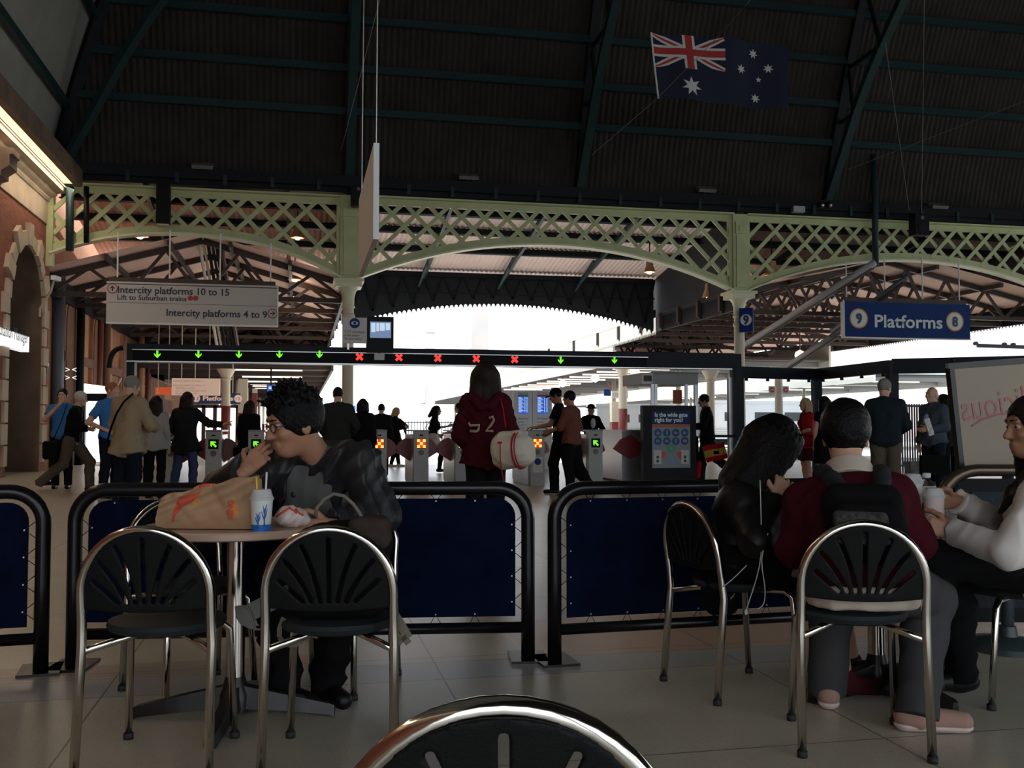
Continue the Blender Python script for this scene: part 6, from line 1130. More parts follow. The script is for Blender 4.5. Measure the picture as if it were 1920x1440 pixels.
def spanish():
    d0 = D(93) - .3; t = thing('hand_flag', 'red and yellow flag held at the hip of the young man by the notice board', 'flag', at_d(1340, 880, d0)); mat('flag_yellow', (.45, .32, .05), .8); TL, TR, BL, BR = at_d(1318, 838, d0), at_d(1358, 828, d0 - .1), at_d(1326, 868, d0), at_d(1364, 858, d0 - .1)
    def Pt(u, v): return lerp(lerp(TL, TR, u), lerp(BL, BR, u), v) + fh * .04 * math.sin(u * 8 + v * 3) + UZ * .012 * math.sin(u * 6)
    m = MB(); m.grid(lambda u, v: Pt(u, v * .3), 16, 4, 0).grid(lambda u, v: Pt(u, .3 + v * .42), 16, 4, 1).grid(lambda u, v: Pt(u, .72 + v * .28), 16, 4, 0); m.build('cloth', ['c_red', 'flag_yellow'], t, True); MB().grid(lambda u, v: Pt(.38 + .3 * u, .42 + .2 * v) - fh * .012, 6, 3).build('emblem', 'c_black', t, True); MB().tube([at_d(1316, 836, d0), at_d(1325, 872, d0)], .012, 6).build('stick', 'c_taupe', t)
spanish()
J = stand(1512, D(101), 1.68, -95, True, el=(-.18, .03, 1.14), wl=(-.1, .24, 1.05), er=(.2, .02, 1.14), wr=(.12, .24, 1.0)); t = figure('blond woman in a red dress walking left behind the glazed screen', J, 'skin_fair', ('long', 'hair_blond', .16, 1.02), ('c_red', .018, .45, .16, .02, 'dress_top'), ('skirt', 'c_dkmaroon', .025, .38), 'c_leather', seed=20); tb = thing('red_handbag', 'red handbag at the hip of the blond woman', 'bag', at_d(1515, 840, D(105))); np_mesh('bag_body', [sdf([bxp(at_d(1512, 828, D(105)), (.15, .06, .09), np.array([rt, fh, UZ]), .03, .04)], .012)], 'c_red', tb); band(tb, 'strap', [at_d(1505, 820, D(106)), at_d(1500, 785, D(106)), at_d(1508, 768, D(105))], .02, .01, 'c_black', fw)
J = stand(1547, D(107), 1.68, -20, True, el=(-.2, .02, 1.13), wl=(-.2, .05, .88)); figure('dark haired woman with a bare arm, right of the blond woman in red', J, 'skin_fair', ('long', 'hair_black', .2, 1.02), ('c_black', .014, .2, .08, .0, 'top'), ('skirt', 'c_black', .02, .4), 'c_leather', seed=21)
J = stand(1660, D(136), 1.80, 20, lean=.05, hy=25, hp=-12, el=(-.30, -.06, 1.14), wl=(-.2, .1, .98), er=(.27, .02, 1.13), wr=(.14, .26, 1.02)); t = figure('grey haired man in a dark jumper standing at the glazed screen, back turned', J, 'skin_fair', ('short', 'hair_grey', .2, 1.03), ('c_teal', .03, 1.0, .03, .0, 'jumper'), ('trousers', 'c_taupe', .028), h=.013, hh=.007, seed=22, bulk=1.12, belly=.06, foldamp=.01)
np_mesh('shirt_collar', [sdf([rc(J['nk'] + UZ * .005, J['nk'] + UZ * .035, .072, .066, .01, True, True)], .008)], 'c_sky', t)
J = stand(1750, D(121), 1.76, -112, hy=-5, er=(.25, -.03, 1.13), wr=(.24, .05, .88), el=(-.26, .02, 1.13), wl=(-.12, .22, 1.1)); t = figure('bald elderly man in a blue grey jacket holding a newspaper, facing left', J, 'skin_fair', ('bald', 'hair_white', .2, 1.0), ('c_slate', .03, 1.0, .06, .02), ('trousers', 'c_navy', .028), h=.013, hh=.006, seed=23, bulk=1.1, belly=.1, eyes=True, foldamp=.01); LJ = loc(J)
np_mesh('shirt', [sdf([ell(LJ(.0, .135, 1.14), (.06, .06, .2), np.array([J['r'], J['f'], UZ]))], .012, folds(.006, 30, 2))], 'c_sky', t)
tb = thing('folded_newspaper', 'folded newspaper under the arm of the bald man', 'newspaper', LJ(.1, .2, 1.0)); mat('newsprint', (.5, .5, .48), .8, var=.4, scale=30); m = MB(); A, B = at_d(1737, 785, D(126)), at_d(1747, 816, D(126)); m.beam(A, B, .08, .03, ref=fw); m.build('paper', 'newsprint', tb)
tb = thing('briefcase', 'dark briefcase held at the side of the bald man', 'bag', at_d(1752, 884, D(122))); c = at_d(1752, 872, D(123)); MB().obox(c, rt, fh, UZ, (.42, .12, .3)).build('case', 'c_black', tb); MB().tube([c + rt * -.07 + UZ * .15, c + rt * -.05 + UZ * .2, c + rt * .05 + UZ * .2, c + rt * .07 + UZ * .15], .01, 6).build('handle', 'c_black', tb)
J = stand(1771, D(110), 1.70, -60, er=(.25, .1, 1.14), wr=(.36, .2, 1.12)); figure('dark haired person mostly hidden behind the bald man', J, 'skin_tan', ('bob', 'hair_black', .1, 1.0), ('c_charcoal', .02, 1.0, .08, .0), ('trousers', 'c_black'), seed=24)
for i in range(7):
    c = at_d(1722, 803, D(104)); mat('newsprint_b', (.2, .2, .2), .8, var=.3, scale=20) if i == 0 else None; t = MB().obox(V(c[0], c[1], .04 + i * .075) + rt * .01 * ((i * 5) % 3 - 1), rt, fh, UZ, (.42, .3, .07)).build('newspaper_bundle', 'newsprint_b'); tag(t, ('lowest newspaper bundle of the stack by the jumper man', 'second newspaper bundle from the floor in the stack', 'third newspaper bundle from the floor in the stack', 'middle newspaper bundle of the stack', 'third newspaper bundle from the top of the stack', 'second newspaper bundle from the top of the stack', 'topmost newspaper bundle of the stack by the jumper man')[i], 'newspapers', 'newspaper bundles by the screen')
# ------------------------------------------------------------------ the four people seated in front
def seated(k, f, fem, base, hf, hp, **P):
    J = {}
    for n, p in P.items(): J[n] = at_d(*p) if len(p) == 3 else np.asarray(p[:3], float)
    f = nrm(f); hf = nrm(hf); a = math.radians(hp); J['hf'] = nrm(hf * math.cos(a) + UZ * math.sin(a)); J['hu'] = nrm(UZ * math.cos(a) - hf * math.sin(a)); J.update(k=k, f=f, r=np.cross(f, UZ), fem=fem, base=base, ffl=f, ffr=f); return J
def onz(px, d, z): q = at_d(px, 803, d); return V(q[0], q[1], z)
FG = dict(h=.0075, hh=.0045, hnd=.0035)
def w4(p): return tuple(p) + (0,)
# --- man eating at the left table
base = onz(600, 4.3, 0)
J = seated(1.0, -fh * .95 - rt * .3, False, base, -fh * .60 - rt * .80, -12, hd=(552, 796, 4.05), nk=(600, 862, 4.14), sr=(528, 880, 4.2), sl=(672, 868, 4.08), er=(412, 918, 4.06), wr=(456, 886, 3.88), el=(712, 968, 4.0), wl=(622, 985, 3.86), hr=w4(onz(580, 4.4, .57)), hl=w4(onz(660, 4.38, .57)), kr=w4(onz(530, 4.05, .52)), kl=w4(onz(640, 3.98, .52)), ar=w4(onz(535, 4.08, .10)), al=w4(onz(620, 4.12, .10)))
J['pr'] = nrm(fh * .95 + rt * .1 + UZ * .1); J['ffr'] = nrm(rt * .8 - fh * .6); J['ffl'] = nrm(rt * .5 - fh * .8); J['open'] = (.115, .165); J['hs'] = 1.06
L, M, s = head_frame(J); MO = L(0, .105, -.068); J['wr'] = MO + nrm(J['wr'] - MO) * .155; J['dr'] = nrm(MO - J['wr'] + UZ * .02); r_ = np.random.default_rng(11); ex = []
for i in range(330):
    th, ph = r_.uniform(0, 2 * math.pi), r_.uniform(.1, 1.25); d = V(math.sin(ph) * math.cos(th), math.sin(ph) * math.sin(th), math.cos(ph))
    if d[1] > .55 and d[2] < .5: continue
    p = V(d[0] * .080, -.014 + d[1] * .100, .040 + d[2] * .096); q = p + (d * .8 + r_.normal(size=3) * .45 + V(0, .45, .1)) * r_.uniform(.015, .032); ex.append(rc(L(*p), L(*q), .012 * s, .004 * s, .010))
J['hair_extra'] = ex
t = figure('young man with spiky black hair and glasses in a dark jacket, eating at the table', J, 'skin_tan', ('short', 'hair_black', .2, 1.1), ('c_jacket', .03, 1.0, .06, .01), ('trousers', 'c_black', .022), 'c_leather', curl=((.5,) * 4, (.22, .28, .36, .5)), eyes=True, seed=31, foldamp=.024, detail=True, **FG)
Q, ax, pel, lat, fr = torso(J, .017); np_mesh('tee_shirt', [sdf(Q, .008, folds(.005, 30, 3))], 'c_tee', t)
np_mesh('jacket_collar', [sdf([rc(J['nk'] - lat * .075 + UZ * .03 - fr * .03, J['nk'] - lat * .085 - ax * .12 + fr * .085, .026, .016, .02), rc(J['nk'] + lat * .075 + UZ * .03 - fr * .03, J['nk'] + lat * .085 - ax * .12 + fr * .085, .026, .016, .02), rc(J['nk'] - lat * .07 + UZ * .035 - fr * .04, J['nk'] + lat * .07 + UZ * .035 - fr * .04, .028, None, .02)], .006)], 'c_jacket', t)
m = MB()                                                            # glasses
for x in (-1, 1): m.tube([L(x * .033 + .024 * math.cos(a), .1045 - .004 * abs(math.cos(a)), .006 + .017 * math.sin(a)) for a in np.linspace(0, 2 * math.pi, 20, endpoint=False)], .0019, 6, True); m.tube([L(x * .057, .100, .010), L(x * .077, .06, .012), L(x * .081, -.005, .006), L(x * .08, -.02, -.012)], .0018, 6)
m.tube([L(-.010, .106, .010), L(0, .109, .013), L(.010, .106, .010)], .0018, 6); m.build('glasses', 'black_plastic', t, True)
np_mesh('eyebrows', [sdf([rc(L(x * .014, .0985, .034), L(x * .046, .088, .036), .0046, .003, .004) for x in (-1, 1)], .003)], 'hair_black', t)
# --- black haired woman at the right table
base = onz(1385, 4.35, 0)
J = seated(.95, rt * .97 - fh * .1, True, base, rt * .93 + fh * .25, -34, hd=(1452, 836, 4.28), nk=(1408, 905, 4.3), sr=(1388, 942, 4.15), sl=(1425, 930, 4.46), er=(1418, 1012, 4.02), wr=(1458, 938, 4.12), el=(1478, 1000, 4.5), wl=(1478, 950, 4.34), hr=w4(onz(1378, 4.28, .57)), hl=w4(onz(1390, 4.45, .57)), kr=w4(onz(1535, 4.12, .56)), kl=w4(onz(1545, 4.36, .56)), ar=w4(onz(1575, 4.2, .10)), al=w4(onz(1590, 4.45, .10)))
J['dr'] = nrm(at_d(1474, 880, 4.16) - J['wr']); J['pr'] = nrm(-rt * .35 + fh * .9); J['dl'] = nrm(UZ * .9 + rt * .1); J['pl'] = nrm(-rt * .3 - fh * .8)
L, M, s = head_frame(J); J['hair_extra'] = [rc(L(.075, .03, .02), L(.09, .035, -.14), .035, .028, .03), rc(L(.07, -.03, -.02), L(.085, -.03, -.24), .042, .036, .03), rc(L(.06, .055, .06), L(.075, .06, -.05), .028, .02, .03), rc(L(-.06, .055, .06), L(-.075, .06, -.05), .028, .02, .03), rc(L(0, -.08, -.02), J['nk'] - rt * .12 - UZ * .12, .075, .05, .04)]
t = figure('woman with long straight black hair and black jacket eating at the right table', J, 'skin_light', ('long', 'hair_black', .26, 1.1), ('c_leather', .034, 1.0, .05, .01), ('skirt', 'c_black', .02, .30), 'c_dkmaroon', curl=((1.0, 1.1, 1.2, 1.25), (.8, .9, 1.0, 1.05)), seed=32, foldamp=.02, **FG)
q = J['wr'] + J['dr'] * .125 + J['pr'] * .03; tag(np_mesh('yellow_food', [sdf([rc(q - UZ * .02, q + UZ * .045 + rt * .004, .016, .012, .01), rc(q + UZ * .04, q + UZ * .062 - rt * .012, .012, .006, .01)], .004)], 'straw_yellow'), 'yellow snack held at the mouth of the black haired woman', 'food')
tw = thing('earphones', 'thin white earphone cables hanging beside the black haired woman', 'earphones', at_d(1420, 1145, 4.0))
for pts in (((1425, 900, 4.05), (1428, 1000, 3.95), (1428, 1060, 3.95), (1400, 1140, 3.98), (1398, 1150, 3.98)), ((1440, 1000, 3.95), (1424, 1050, 3.94), (1436, 1100, 3.94), (1434, 1136, 3.96), (1420, 1142, 3.96)), ((1400, 1060, 3.98), (1370, 1090, 4.02), (1355, 1100, 4.06))):
    P = [at_d(*p) for p in pts]; fine = [P[0]]
    for i in range(len(P) - 1): fine += [lerp(P[i], P[i + 1], f) for f in (.33, .66, 1)]
    for _ in range(3): fine = [fine[0]] + [(fine[i - 1] + 2 * fine[i] + fine[i + 1]) / 4 for i in range(1, len(fine) - 1)] + [fine[-1]]
    MB().tube(fine, .0022, 5).build('cable', 'straw_white', tw, True)
MB().lathe([(.006, 0), (.007, .012), (.004, .02)], at_d(1399, 1152, 3.98), 10).build('ear_bud', 'straw_white', tw, True)
tb = thing('hanging_bag', 'black bag hanging low behind the chair of the black haired woman', 'bag', at_d(1345, 1160, 4.3)); np_mesh('bag_body', [sdf([bxp(at_d(1348, 1110, 4.3), (.07, .09, .09), np.array([rt, fh, UZ]), .03, .04)], .009, folds(.008, 30, 7))], 'c_black', tb); MB().tube([at_d(1340, 1150, 4.28), at_d(1338, 1158, 4.28), at_d(1342, 1172, 4.28)], .006, 6).build('tassel', 'c_black', tb)
# --- young man in maroon, his back to us
base = onz(1612, 3.66, 0)
J = seated(1.0, fh * .97 + rt * .2, False, base, fh * .93 + rt * .40, -6, hd=(1586, 818, 3.92), nk=(1592, 893, 3.84), sl=(1512, 942, 3.82), sr=(1676, 930, 3.80), er=(1720, 1020, 3.78), wr=(1670, 912, 3.95), el=(1492, 1030, 3.80), wl=(1540, 1000, 4.0), hl=w4(onz(1568, 3.62, .57)), hr=w4(onz(1652, 3.60, .57)), kr=(1745, 1122, 3.86), kl=w4(onz(1556, 4.02, .5)), ar=w4(onz(1712, 3.74, .10)), al=w4(onz(1545, 4.08, .10)))
J['dr'] = nrm(at_d(1632, 872, 4.0) - J['wr']); J['pr'] = nrm(fh * .5 - rt * .6 - UZ * .3); J['ffr'] = nrm(rt * .97 - fh * .2); J['ffl'] = nrm(fh * .9 + rt * .2); J['hs'] = 1.04; J['topclip'] = [(V(0, 0, .545), -UZ)]; J['cuff'] = .05
t = figure('young man with short black hair in a maroon jumper wearing a backpack, back turned', J, 'skin_light', ('short', 'hair_black', .2, 1.12), ('c_maroon', .026, 1.0, .02, .0, 'jumper'), ('trousers', 'c_greyjean', .026), 'c_shoe_pink', curl=((.5,) * 4, (.7, .85, 1.0, 1.1)), seed=33, foldamp=.010, **FG)
Q, ax, pel, lat, fr = torso(J, 0); n = J['nk']
np_mesh('shirt_collar', [sdf([rc(n - ax * .035, n + ax * .05, .112, .084, .01, True, True), sub(rc(n + ax * .01, n + ax * .09, .066, .072, .006))], .005)], 'c_cream', t)
np_mesh('shirt_tail', [sdf([rc(pel - lat * .08 - fr * .03 - UZ * .02, pel + lat * .08 - fr * .03 - UZ * .02, .132, None, .03), sub(bxp(pel + UZ * .16, (.4, .4, .16), np.eye(3), .01, .01)), sub(bxp(pel - UZ * .235, (.4, .4, .15), np.eye(3), .01, .01))], .007, folds(.005, 30, 2))], 'c_cream', t)
for a in 'lr':
    ff = J['ff' + a]; np_mesh('shoe_sole', [sdf([rc(J['a' + a] - ff * .045 - UZ * .055, J['a' + a] + ff * .155 - UZ * .055, .048, .042, .02), sub(bxp(J['a' + a] + UZ * .12, (.4, .4, .19), np.eye(3), .01, .005))], .005, None, [(V(0, 0, .002), -UZ)])], 'c_pink', t)
tb = thing('worn_backpack', 'dark patterned backpack worn on the back of the man in maroon', 'bag', pel); c = lerp(n, pel, .5) - fr * .17; Mb = np.array([lat, fr, ax]); np_mesh('pack_body', [sdf([bxp(c - ax * .075, (.14, .065, .15), Mb, .05, .06), bxp(c - ax * .12 - fr * .055, (.11, .035, .085), Mb, .03, .03)], .007, folds(.006, 36, 12))], 'c_black', tb)
mat('pack_print', (.03, .03, .027), .8, var=.95, scale=70); np_mesh('printed_pocket', [sdf([bxp(c - ax * .135 - fr * .078 - lat * .03, (.095, .018, .065), Mb, .02, .02)], .006)], 'pack_print', tb)
for sg in (-1, 1):
    P = [c + ax * .06 + lat * sg * .07 - fr * .0, n - ax * .085 + lat * sg * .088 - fr * .115, n - ax * .02 + lat * sg * .105 - fr * .055, n - ax * .02 + lat * sg * .11 + fr * .03, n - ax * .12 + lat * sg * .115 + fr * .12]
    np_mesh('shoulder_strap', [sdf([rc(a, b, .032, None, .02) for a, b in zip(P[:-1], P[1:])], .006)], 'c_slate' if 0 else 'c_dkgrey', tb)
# --- woman in the white cardigan at the right edge
base = onz(1930, 4.05, 0)
J = seated(.96, -rt * .99 - fh * .05, True, base, -rt * .99 - fh * .08, -3, hd=(1936, 803, 3.86), nk=(1962, 893, 3.9), sl=(1948, 930, 3.70), sr=(1955, 932, 4.06), el=(1893, 1036, 3.64), wl=(1786, 996, 3.90), er=(1882, 988, 4.14), wr=(1796, 940, 4.05), hl=w4(onz(1935, 3.94, .57)), hr=w4(onz(1938, 4.14, .57)), kl=w4(onz(1752, 3.96, .60)), kr=w4(onz(1775, 4.14, .55)), al=w4(onz(1722, 4.1, .12)), ar=w4(onz(1790, 4.26, .10)))
J['dl'] = nrm(-rt * .96 + UZ * .22 + fh * .1); J['pl'] = nrm(fh * .95 - UZ * .1); J['dr'] = nrm(-rt * .98 + UZ * .02 - fh * .08); J['pr'] = nrm(-fh * .9 - UZ * .25); J['open'] = (.075, .155)
L, M, s = head_frame(J); J['hair_extra'] = [rc(L(-.07, .02, .05), L(-.085, .015, -.12), .03, .03, .03), rc(L(-.085, .015, -.12), at_d(1898, 925, 3.74), .03, .024, .03), rc(at_d(1898, 925, 3.74), at_d(1876, 960, 3.78), .024, .010, .02)]
t = figure('woman in a white cardigan with long dark hair laughing, holding a cup with both hands', J, 'skin_tan', ('long', 'hair_brown', .2, 1.06), ('c_white', .02, 1.0, .05, .01, 'cardigan'), ('trousers', 'c_black', .02), 'c_leather', curl=((.55, .6, .65, .75), (.55, .6, .65, .75)), eyes=True, seed=34, foldamp=.012, detail=True, **FG)
Q, ax, pel, lat, fr = torso(J, .010); np_mesh('tee_shirt', [sdf(Q, .008, folds(.004, 30, 3))], 'c_grey', t)
np_mesh('eyebrows', [sdf([rc(L(x * .014, .0985, .035), L(x * .046, .088, .038), .0042, .0025, .004) for x in (-1, 1)], .003)], 'hair_brown', t)
np_mesh('ring', [sdf([rc(J['wl'] + J['dl'] * .1 - fh * .012 + UZ * .0, J['wl'] + J['dl'] * .103 - fh * .012, .006, None, .003)], .002)], 'alu', t)
cp = (J['wl'] + J['dl'] * .085 + J['wr'] + J['dr'] * .085) / 2; cup(V(cp[0], cp[1], cp[2] - .085), 'paper cup held between the hands of the woman in white', .15, .030, .040, False, True, 'c_pink')
# ------------------------------------------------------------------ what stands beyond the gates
mat('train_steel', (.55, .56, .57), .35, metal=.6); mat('train_glass', (.02, .025, .03), .2); mat('train_blue', (.05, .16, .5), .4); mat('far_brick', (.85, .68, .64), .8, var=.1, scale=.6); mat('far_window', (.5, .58, .75), .3); mat('fence_dark', (.05, .06, .08), .5); mat('sign_navy', (.03, .06, .16), .5); mat('text_dim', (.35, .22, .18), .6)
def at(px, py, d): return at_d(px, py, d)
def card(m, px0, py0, px1, py1, d, th=.06, mi=0):
    a, b = at(px0, py0, d), at(px1, py1, d); m.bbox((min(a[0], b[0]), a[1], b[2]), (max(a[0], b[0]), a[1] + th, a[2]), mi); return V(min(a[0], b[0]), a[1], b[2]), V(max(a[0], b[0]), a[1], a[2])
# shop front in the left wall: black frame, lit sign, glowing sheet for the bright interior
d = 31; t = thing('shop_front', 'black framed shop front with a lit white sign, behind the guards at the left', 'shop front', at_z(140, 858, 0)); A = at(78, 741, d); Bx = at(213, 741, d)[0]; y = A[1]; zt = at(78, 737, d)[2]; zb = at(78, 751, d)[2]
MB().bbox((A[0], y, zb), (Bx, y + .3, zt)).build('head_beam', 'gantry', t)
for px in (83, 150, 206): q = at(px, 800, d); MB().bbox((q[0] - .09, y, 0), (q[0] + .09, y + .2, zb)).build('post', 'gantry', t)
MB().bbox((A[0] + .5, y + .6, .05), (Bx, y + .62, zb)).build('glow_panel', 'lit_white', t); a, b = at(106, 712, d), at(198, 735, d); MB().prism([(a[0], a[2]), (a[0], at(106, 738, d)[2]), (b[0], at(198, 737, d)[2]), (b[0], at(198, 724, d)[2])], (0, y + .05, 0), UX, UZ, V(0, .1, 0)).build('lit_sign', 'lit_white', t)
for k, (px, py) in enumerate(((133, 693), (133, 708))):
    c = at(px, py, 29.2); t = thing('wall_mark', ('upper', 'lower')[k] + ' pair of white chevrons on the wall beside the downpipes', 'mark', c); m = MB()
    for sg in (-1, 1):
        for dz in (-1, 1): m.beam(c + UX * sg * .04, c + UX * sg * .15 + UZ * dz * .05, .02, .025, ref=(0, 1, 0))
    m.build('chevrons', 'lit_sign', t)
q = at(213, 735, 31.5); t = thing('wall_lamp', 'curved wall lamp glowing beside the gantry post', 'lamp', q); MB().tube([q + V(-.1, 0, -.25), q + V(.12, 0, -.1), q + V(.1, 0, .2), q + V(.22, 0, .45)], .035, 8).build('arm', 'cream', t, True); MB().lathe([(.03, .1), (.15, 0), (.17, -.12), (.1, -.16)], q + V(-.05, 0, -.3), 16).build('shade', 'cream', t, True)
# platform list sign, orange sign and the blue 11 sign
d = 33; t = thing('platform_list_sign', 'peach lit sign listing platforms in five lines under the canopy', 'sign', at(366, 740, d)); m = MB(); a, b = card(m, 322, 709, 411, 741, d, .12); m.build('panel', 'peach_sign', t); W_ = b[0] - a[0]; H_ = b[2] - a[2]
for k, (s_, wf) in enumerate((('Intercity platforms 10 & 11', .62), ('Intercity platforms 12 to 15', .64), ('Suburban trains', .38), ('City Circle & Airport Line', .62), ('Platforms 16 to 21', .44))): text('lettering', s_, (a[0] + W_ * (.04 + .05 * (k > 1)), a[1], b[2] - H_ * (.20 + (.17 * k if k == 0 else .09 + .16 * k))), UX, UZ, 'text_dim', t, width=W_ * wf, height=H_ * .09, depth=.008)
for px in (340, 392): q = at(px, 709, d); MB().tube([q + V(0, .06, 0), V(q[0], q[1] + .06, 4.9)], .02, 6).build('hanger_rod', 'cream', t)
t = thing('orange_sign', 'small orange sign left of the peach platform list', 'sign', at(306, 740, d)); m = MB(); a, b = card(m, 291, 726, 321, 740, d, .1); m.build('panel', 'orange_sign', t)
for px in (296, 316): q = at(px, 726, d); MB().tube([q + V(0, .05, 0), V(q[0], q[1] + .05, 4.9)], .015, 6).build('hanger_rod', 'cream', t)
m = MB()
for f in (.25, .65): m.bbox((a[0] + .05, a[1] - .008, a[2] + (b[2] - a[2]) * f - .02), (a[0] + .1, a[1], a[2] + (b[2] - a[2]) * f + .03))
m.build('white_mark', 'white_paint', t)
d = 37; t = thing('platform_sign', 'blue sign reading 11 Platforms half hidden behind a cream column', 'sign', at(400, 756, d)); m = MB(); a, b = card(m, 352, 737, 449, 757, d, .14); m.build('panel', 'sign_navy', t); h_ = b[2] - a[2]; W_ = b[0] - a[0]; text('lettering', 'Platforms', (a[0] + W_ * .29, a[1], a[2] + h_ * .32), UX, UZ, 'peach_sign', t, width=W_ * .58, height=h_ * .42, bold=.03, depth=.01)
for px in (365, 436): q = at(px, 737, d); MB().tube([q + V(0, .07, 0), V(q[0], q[1] + .07, 5.5)], .02, 6).build('hanger_rod', 'cream', t)
for f, n in ((.16, '11'), (.96, '12')): c = V(a[0] + W_ * f, a[1], a[2] + h_ * .5); MB().prism(disc_poly(h_ * .36), c, UX, UZ, V(0, -.01, 0)).build('roundel', 'peach_sign', t); text('lettering', n, c + V(0, -.012, -h_ * .15), UX, UZ, 'sign_navy', t, width=h_ * .38, height=h_ * .3, align='CENTER')
def far_column(px, d, ztop, label, sq=False, base=1.4, r=.15):
    q = at(px, 803, d); t = thing('platform_column', label, 'column', (q[0], q[1], 0))
    if sq: MB().bbox((q[0] - r, q[1] - r, base), (q[0] + r, q[1] + r, ztop)).build('shaft', 'cream', t); MB().bbox((q[0] - r * 1.02, q[1] - r * 1.02, 0), (q[0] + r * 1.02, q[1] + r * 1.02, base)).build('painted_base', 'oxide_red', t)
    else: MB().lathe([(r, base), (r * .95, ztop - .4), (r * 1.3, ztop - .36), (r * 1.1, ztop - .3), (r * 2, ztop - .05), (r * 2.2, ztop)], (q[0], q[1], 0), 16).build('shaft', 'cream', t, 'auto'); MB().lathe([(r * 1.05, 0), (r * 1.05, base)], (q[0], q[1], 0), 16).build('painted_base', 'oxide_red', t, True)
for a in ((423, 35, 3.2, 'cream column with a dark red base in front of the blue 11 sign', False, 1.9), (455, 38, 3.0, 'square cream post right of the blue 11 sign', True, 1.7, .17), (1168, 40, 3.6, 'cream and red column beside the white station name board', False, 1.9, .17), (1152, 44, 2.3, 'shorter cream post with a red base under the station name board', True, 1.4, .16), (1333, 36, 3.2, 'cream column behind the young man with the flag', False, .6), (1461, 37, 3.4, 'cream column with two round red signs', False, 1.6), (477, 42, 2.8, 'dark red post left of the eating man', True, 2.6, .1)): far_column(*a)
d = 34; t = thing('platform_monitor', 'blue platform monitor above the spiky hair of the eating man', 'monitor', at(508, 738, d)); m = MB(); card(m, 500, 721, 518, 739, d, .2); m.build('casing', 'black_plastic', t); m = MB(); a, b = card(m, 501, 722, 517, 738, d - .03, .02); m.build('screen', 'screen_blue', t); m = MB().bbox((a[0] + .05, a[1] - .01, a[2] + .15), (b[0] - .06, a[1], b[2] - .05)); m.build('bright_patch', 'cctv_light', t); q = at(508, 721, d); MB().tube([q + V(0, .1, 0), q + V(0, .1, .6)], .03, 6).build('hanger', 'steel_black', t)
# glazed doors under the blue 11 sign, panes glow in place of daylight
d = 40; t = thing('door_row', 'row of dark framed glazed doors with glowing panes under the 11 sign', 'doors', at_z(400, 856, 0)); 
q0, q1 = at(360, 759, d), at(445, 759, d); zt = q0[2]
for i, px in enumerate((360, 381, 402, 423, 444)): q = at(px, 800, d); MB().bbox((q[0] - .07, q0[1], 0), (q[0] + .07, q0[1] + .1, zt)).build('mullion', 'steel_brown', t)
MB().bbox((q0[0], q0[1], zt - .12), (q1[0], q0[1] + .1, zt)).build('head', 'steel_brown', t)
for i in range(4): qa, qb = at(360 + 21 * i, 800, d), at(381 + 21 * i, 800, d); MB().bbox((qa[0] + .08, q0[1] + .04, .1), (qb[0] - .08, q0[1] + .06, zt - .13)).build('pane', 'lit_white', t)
# trains
def train(px0, px1, d, z0, z1, label, win, body='train_steel'):
    a, b = at(px0, 803, d), at(px1, 803, d); t = thing('train_carriage', label, 'train', V((a[0] + b[0]) / 2, a[1], 0)); y = a[1]
    MB().bbox((a[0], y, z0), (b[0], y + 2.6, z1)).bbox((a[0], y + .2, z1), (b[0], y + 2.4, z1 + .25)).build('body', body, t); MB().bbox((a[0] + .2, y + .3, .15), (b[0] - .2, y + 2.3, z0)).build('underframe', 'steel_black', t)
    x = a[0] + .8
    for k in range(win):
        if x + 1.3 > b[0]: break
        MB().bbox((x, y - .02, z0 + (z1 - z0) * .52), (x + 1.3, y + .01, z0 + (z1 - z0) * .78)).build('window', 'train_glass', t); x += 1.9
    m = MB()
    for k in range(6): m.bbox((a[0], y - .015, z0 + .12 + k * .1), (b[0], y, z0 + .15 + k * .1))
    m.build('ribbed_side', 'gate_grey', t)
train(1120, 1300, 62, .5, 2.4, 'silver train carriage behind the notice board, left of the booth', 5); train(1335, 1610, 58, .5, 2.5, 'silver train carriage seen through the glazed screen', 7)
a = at(592, 742, 70); b = at(668, 742, 70); t = thing('parked_train', 'blue and white train front behind the broad man in olive', 'train', V(a[0], a[1], 0)); MB().bbox((a[0], a[1], .5), (b[0], a[1] + 8, 3.1)).build('body', 'white_paint', t); MB().bbox((a[0], a[1] - .03, 1.7), (b[0], a[1], 2.7)).build('blue_band', 'train_blue', t); MB().bbox((a[0] + .2, a[1] + .2, 0), (b[0] - .2, a[1] + 7, .5)).build('underframe', 'steel_black', t)
# station name board, round red signs, small signs
d = 43; t = thing('station_name_board', 'pale board reading CENTRAL fixed to the red and cream column', 'sign', at(1156, 746, d)); m = MB(); a, b = card(m, 1147, 733, 1180, 747, d, .08); m.build('board', 'fascia_pale', t); text('lettering', 'CENTRAL', (a[0] + .06, a[1], a[2] + .09), UX, UZ, 'text_dim', t, width=b[0] - a[0] - .1, height=.16, depth=.01)
t = thing('small_blue_sign', 'small blue sign left of the CENTRAL board', 'sign', at(1140, 742, 42.5)); m = MB(); card(m, 1133, 730, 1146, 742, 42.5, .08); m.build('board', 'sign_blue', t); q = at(1145, 725, 42.5); MB().tube([at(1144, 742, 42.6), q, at(1140, 718, 42.6)], .03, 6).build('curved_arm', 'oxide_red', t)
d = 50; t = thing('station_name_board', 'pale board reading CENTRAL behind the bald man', 'sign', at(1775, 750, d)); m = MB(); a, b = card(m, 1758, 738, 1800, 752, d, .08); m.build('board', 'fascia_pale', t); text('lettering', 'CENTRAL', (a[0] + .1, a[1], a[2] + .1), UX, UZ, 'ink', t, width=b[0] - a[0], height=.2, depth=.01); MB().bbox((a[0] + .1, a[1] + .08, 0), (a[0] + .2, a[1] + .16, b[2])).build('post', 'cream', t)
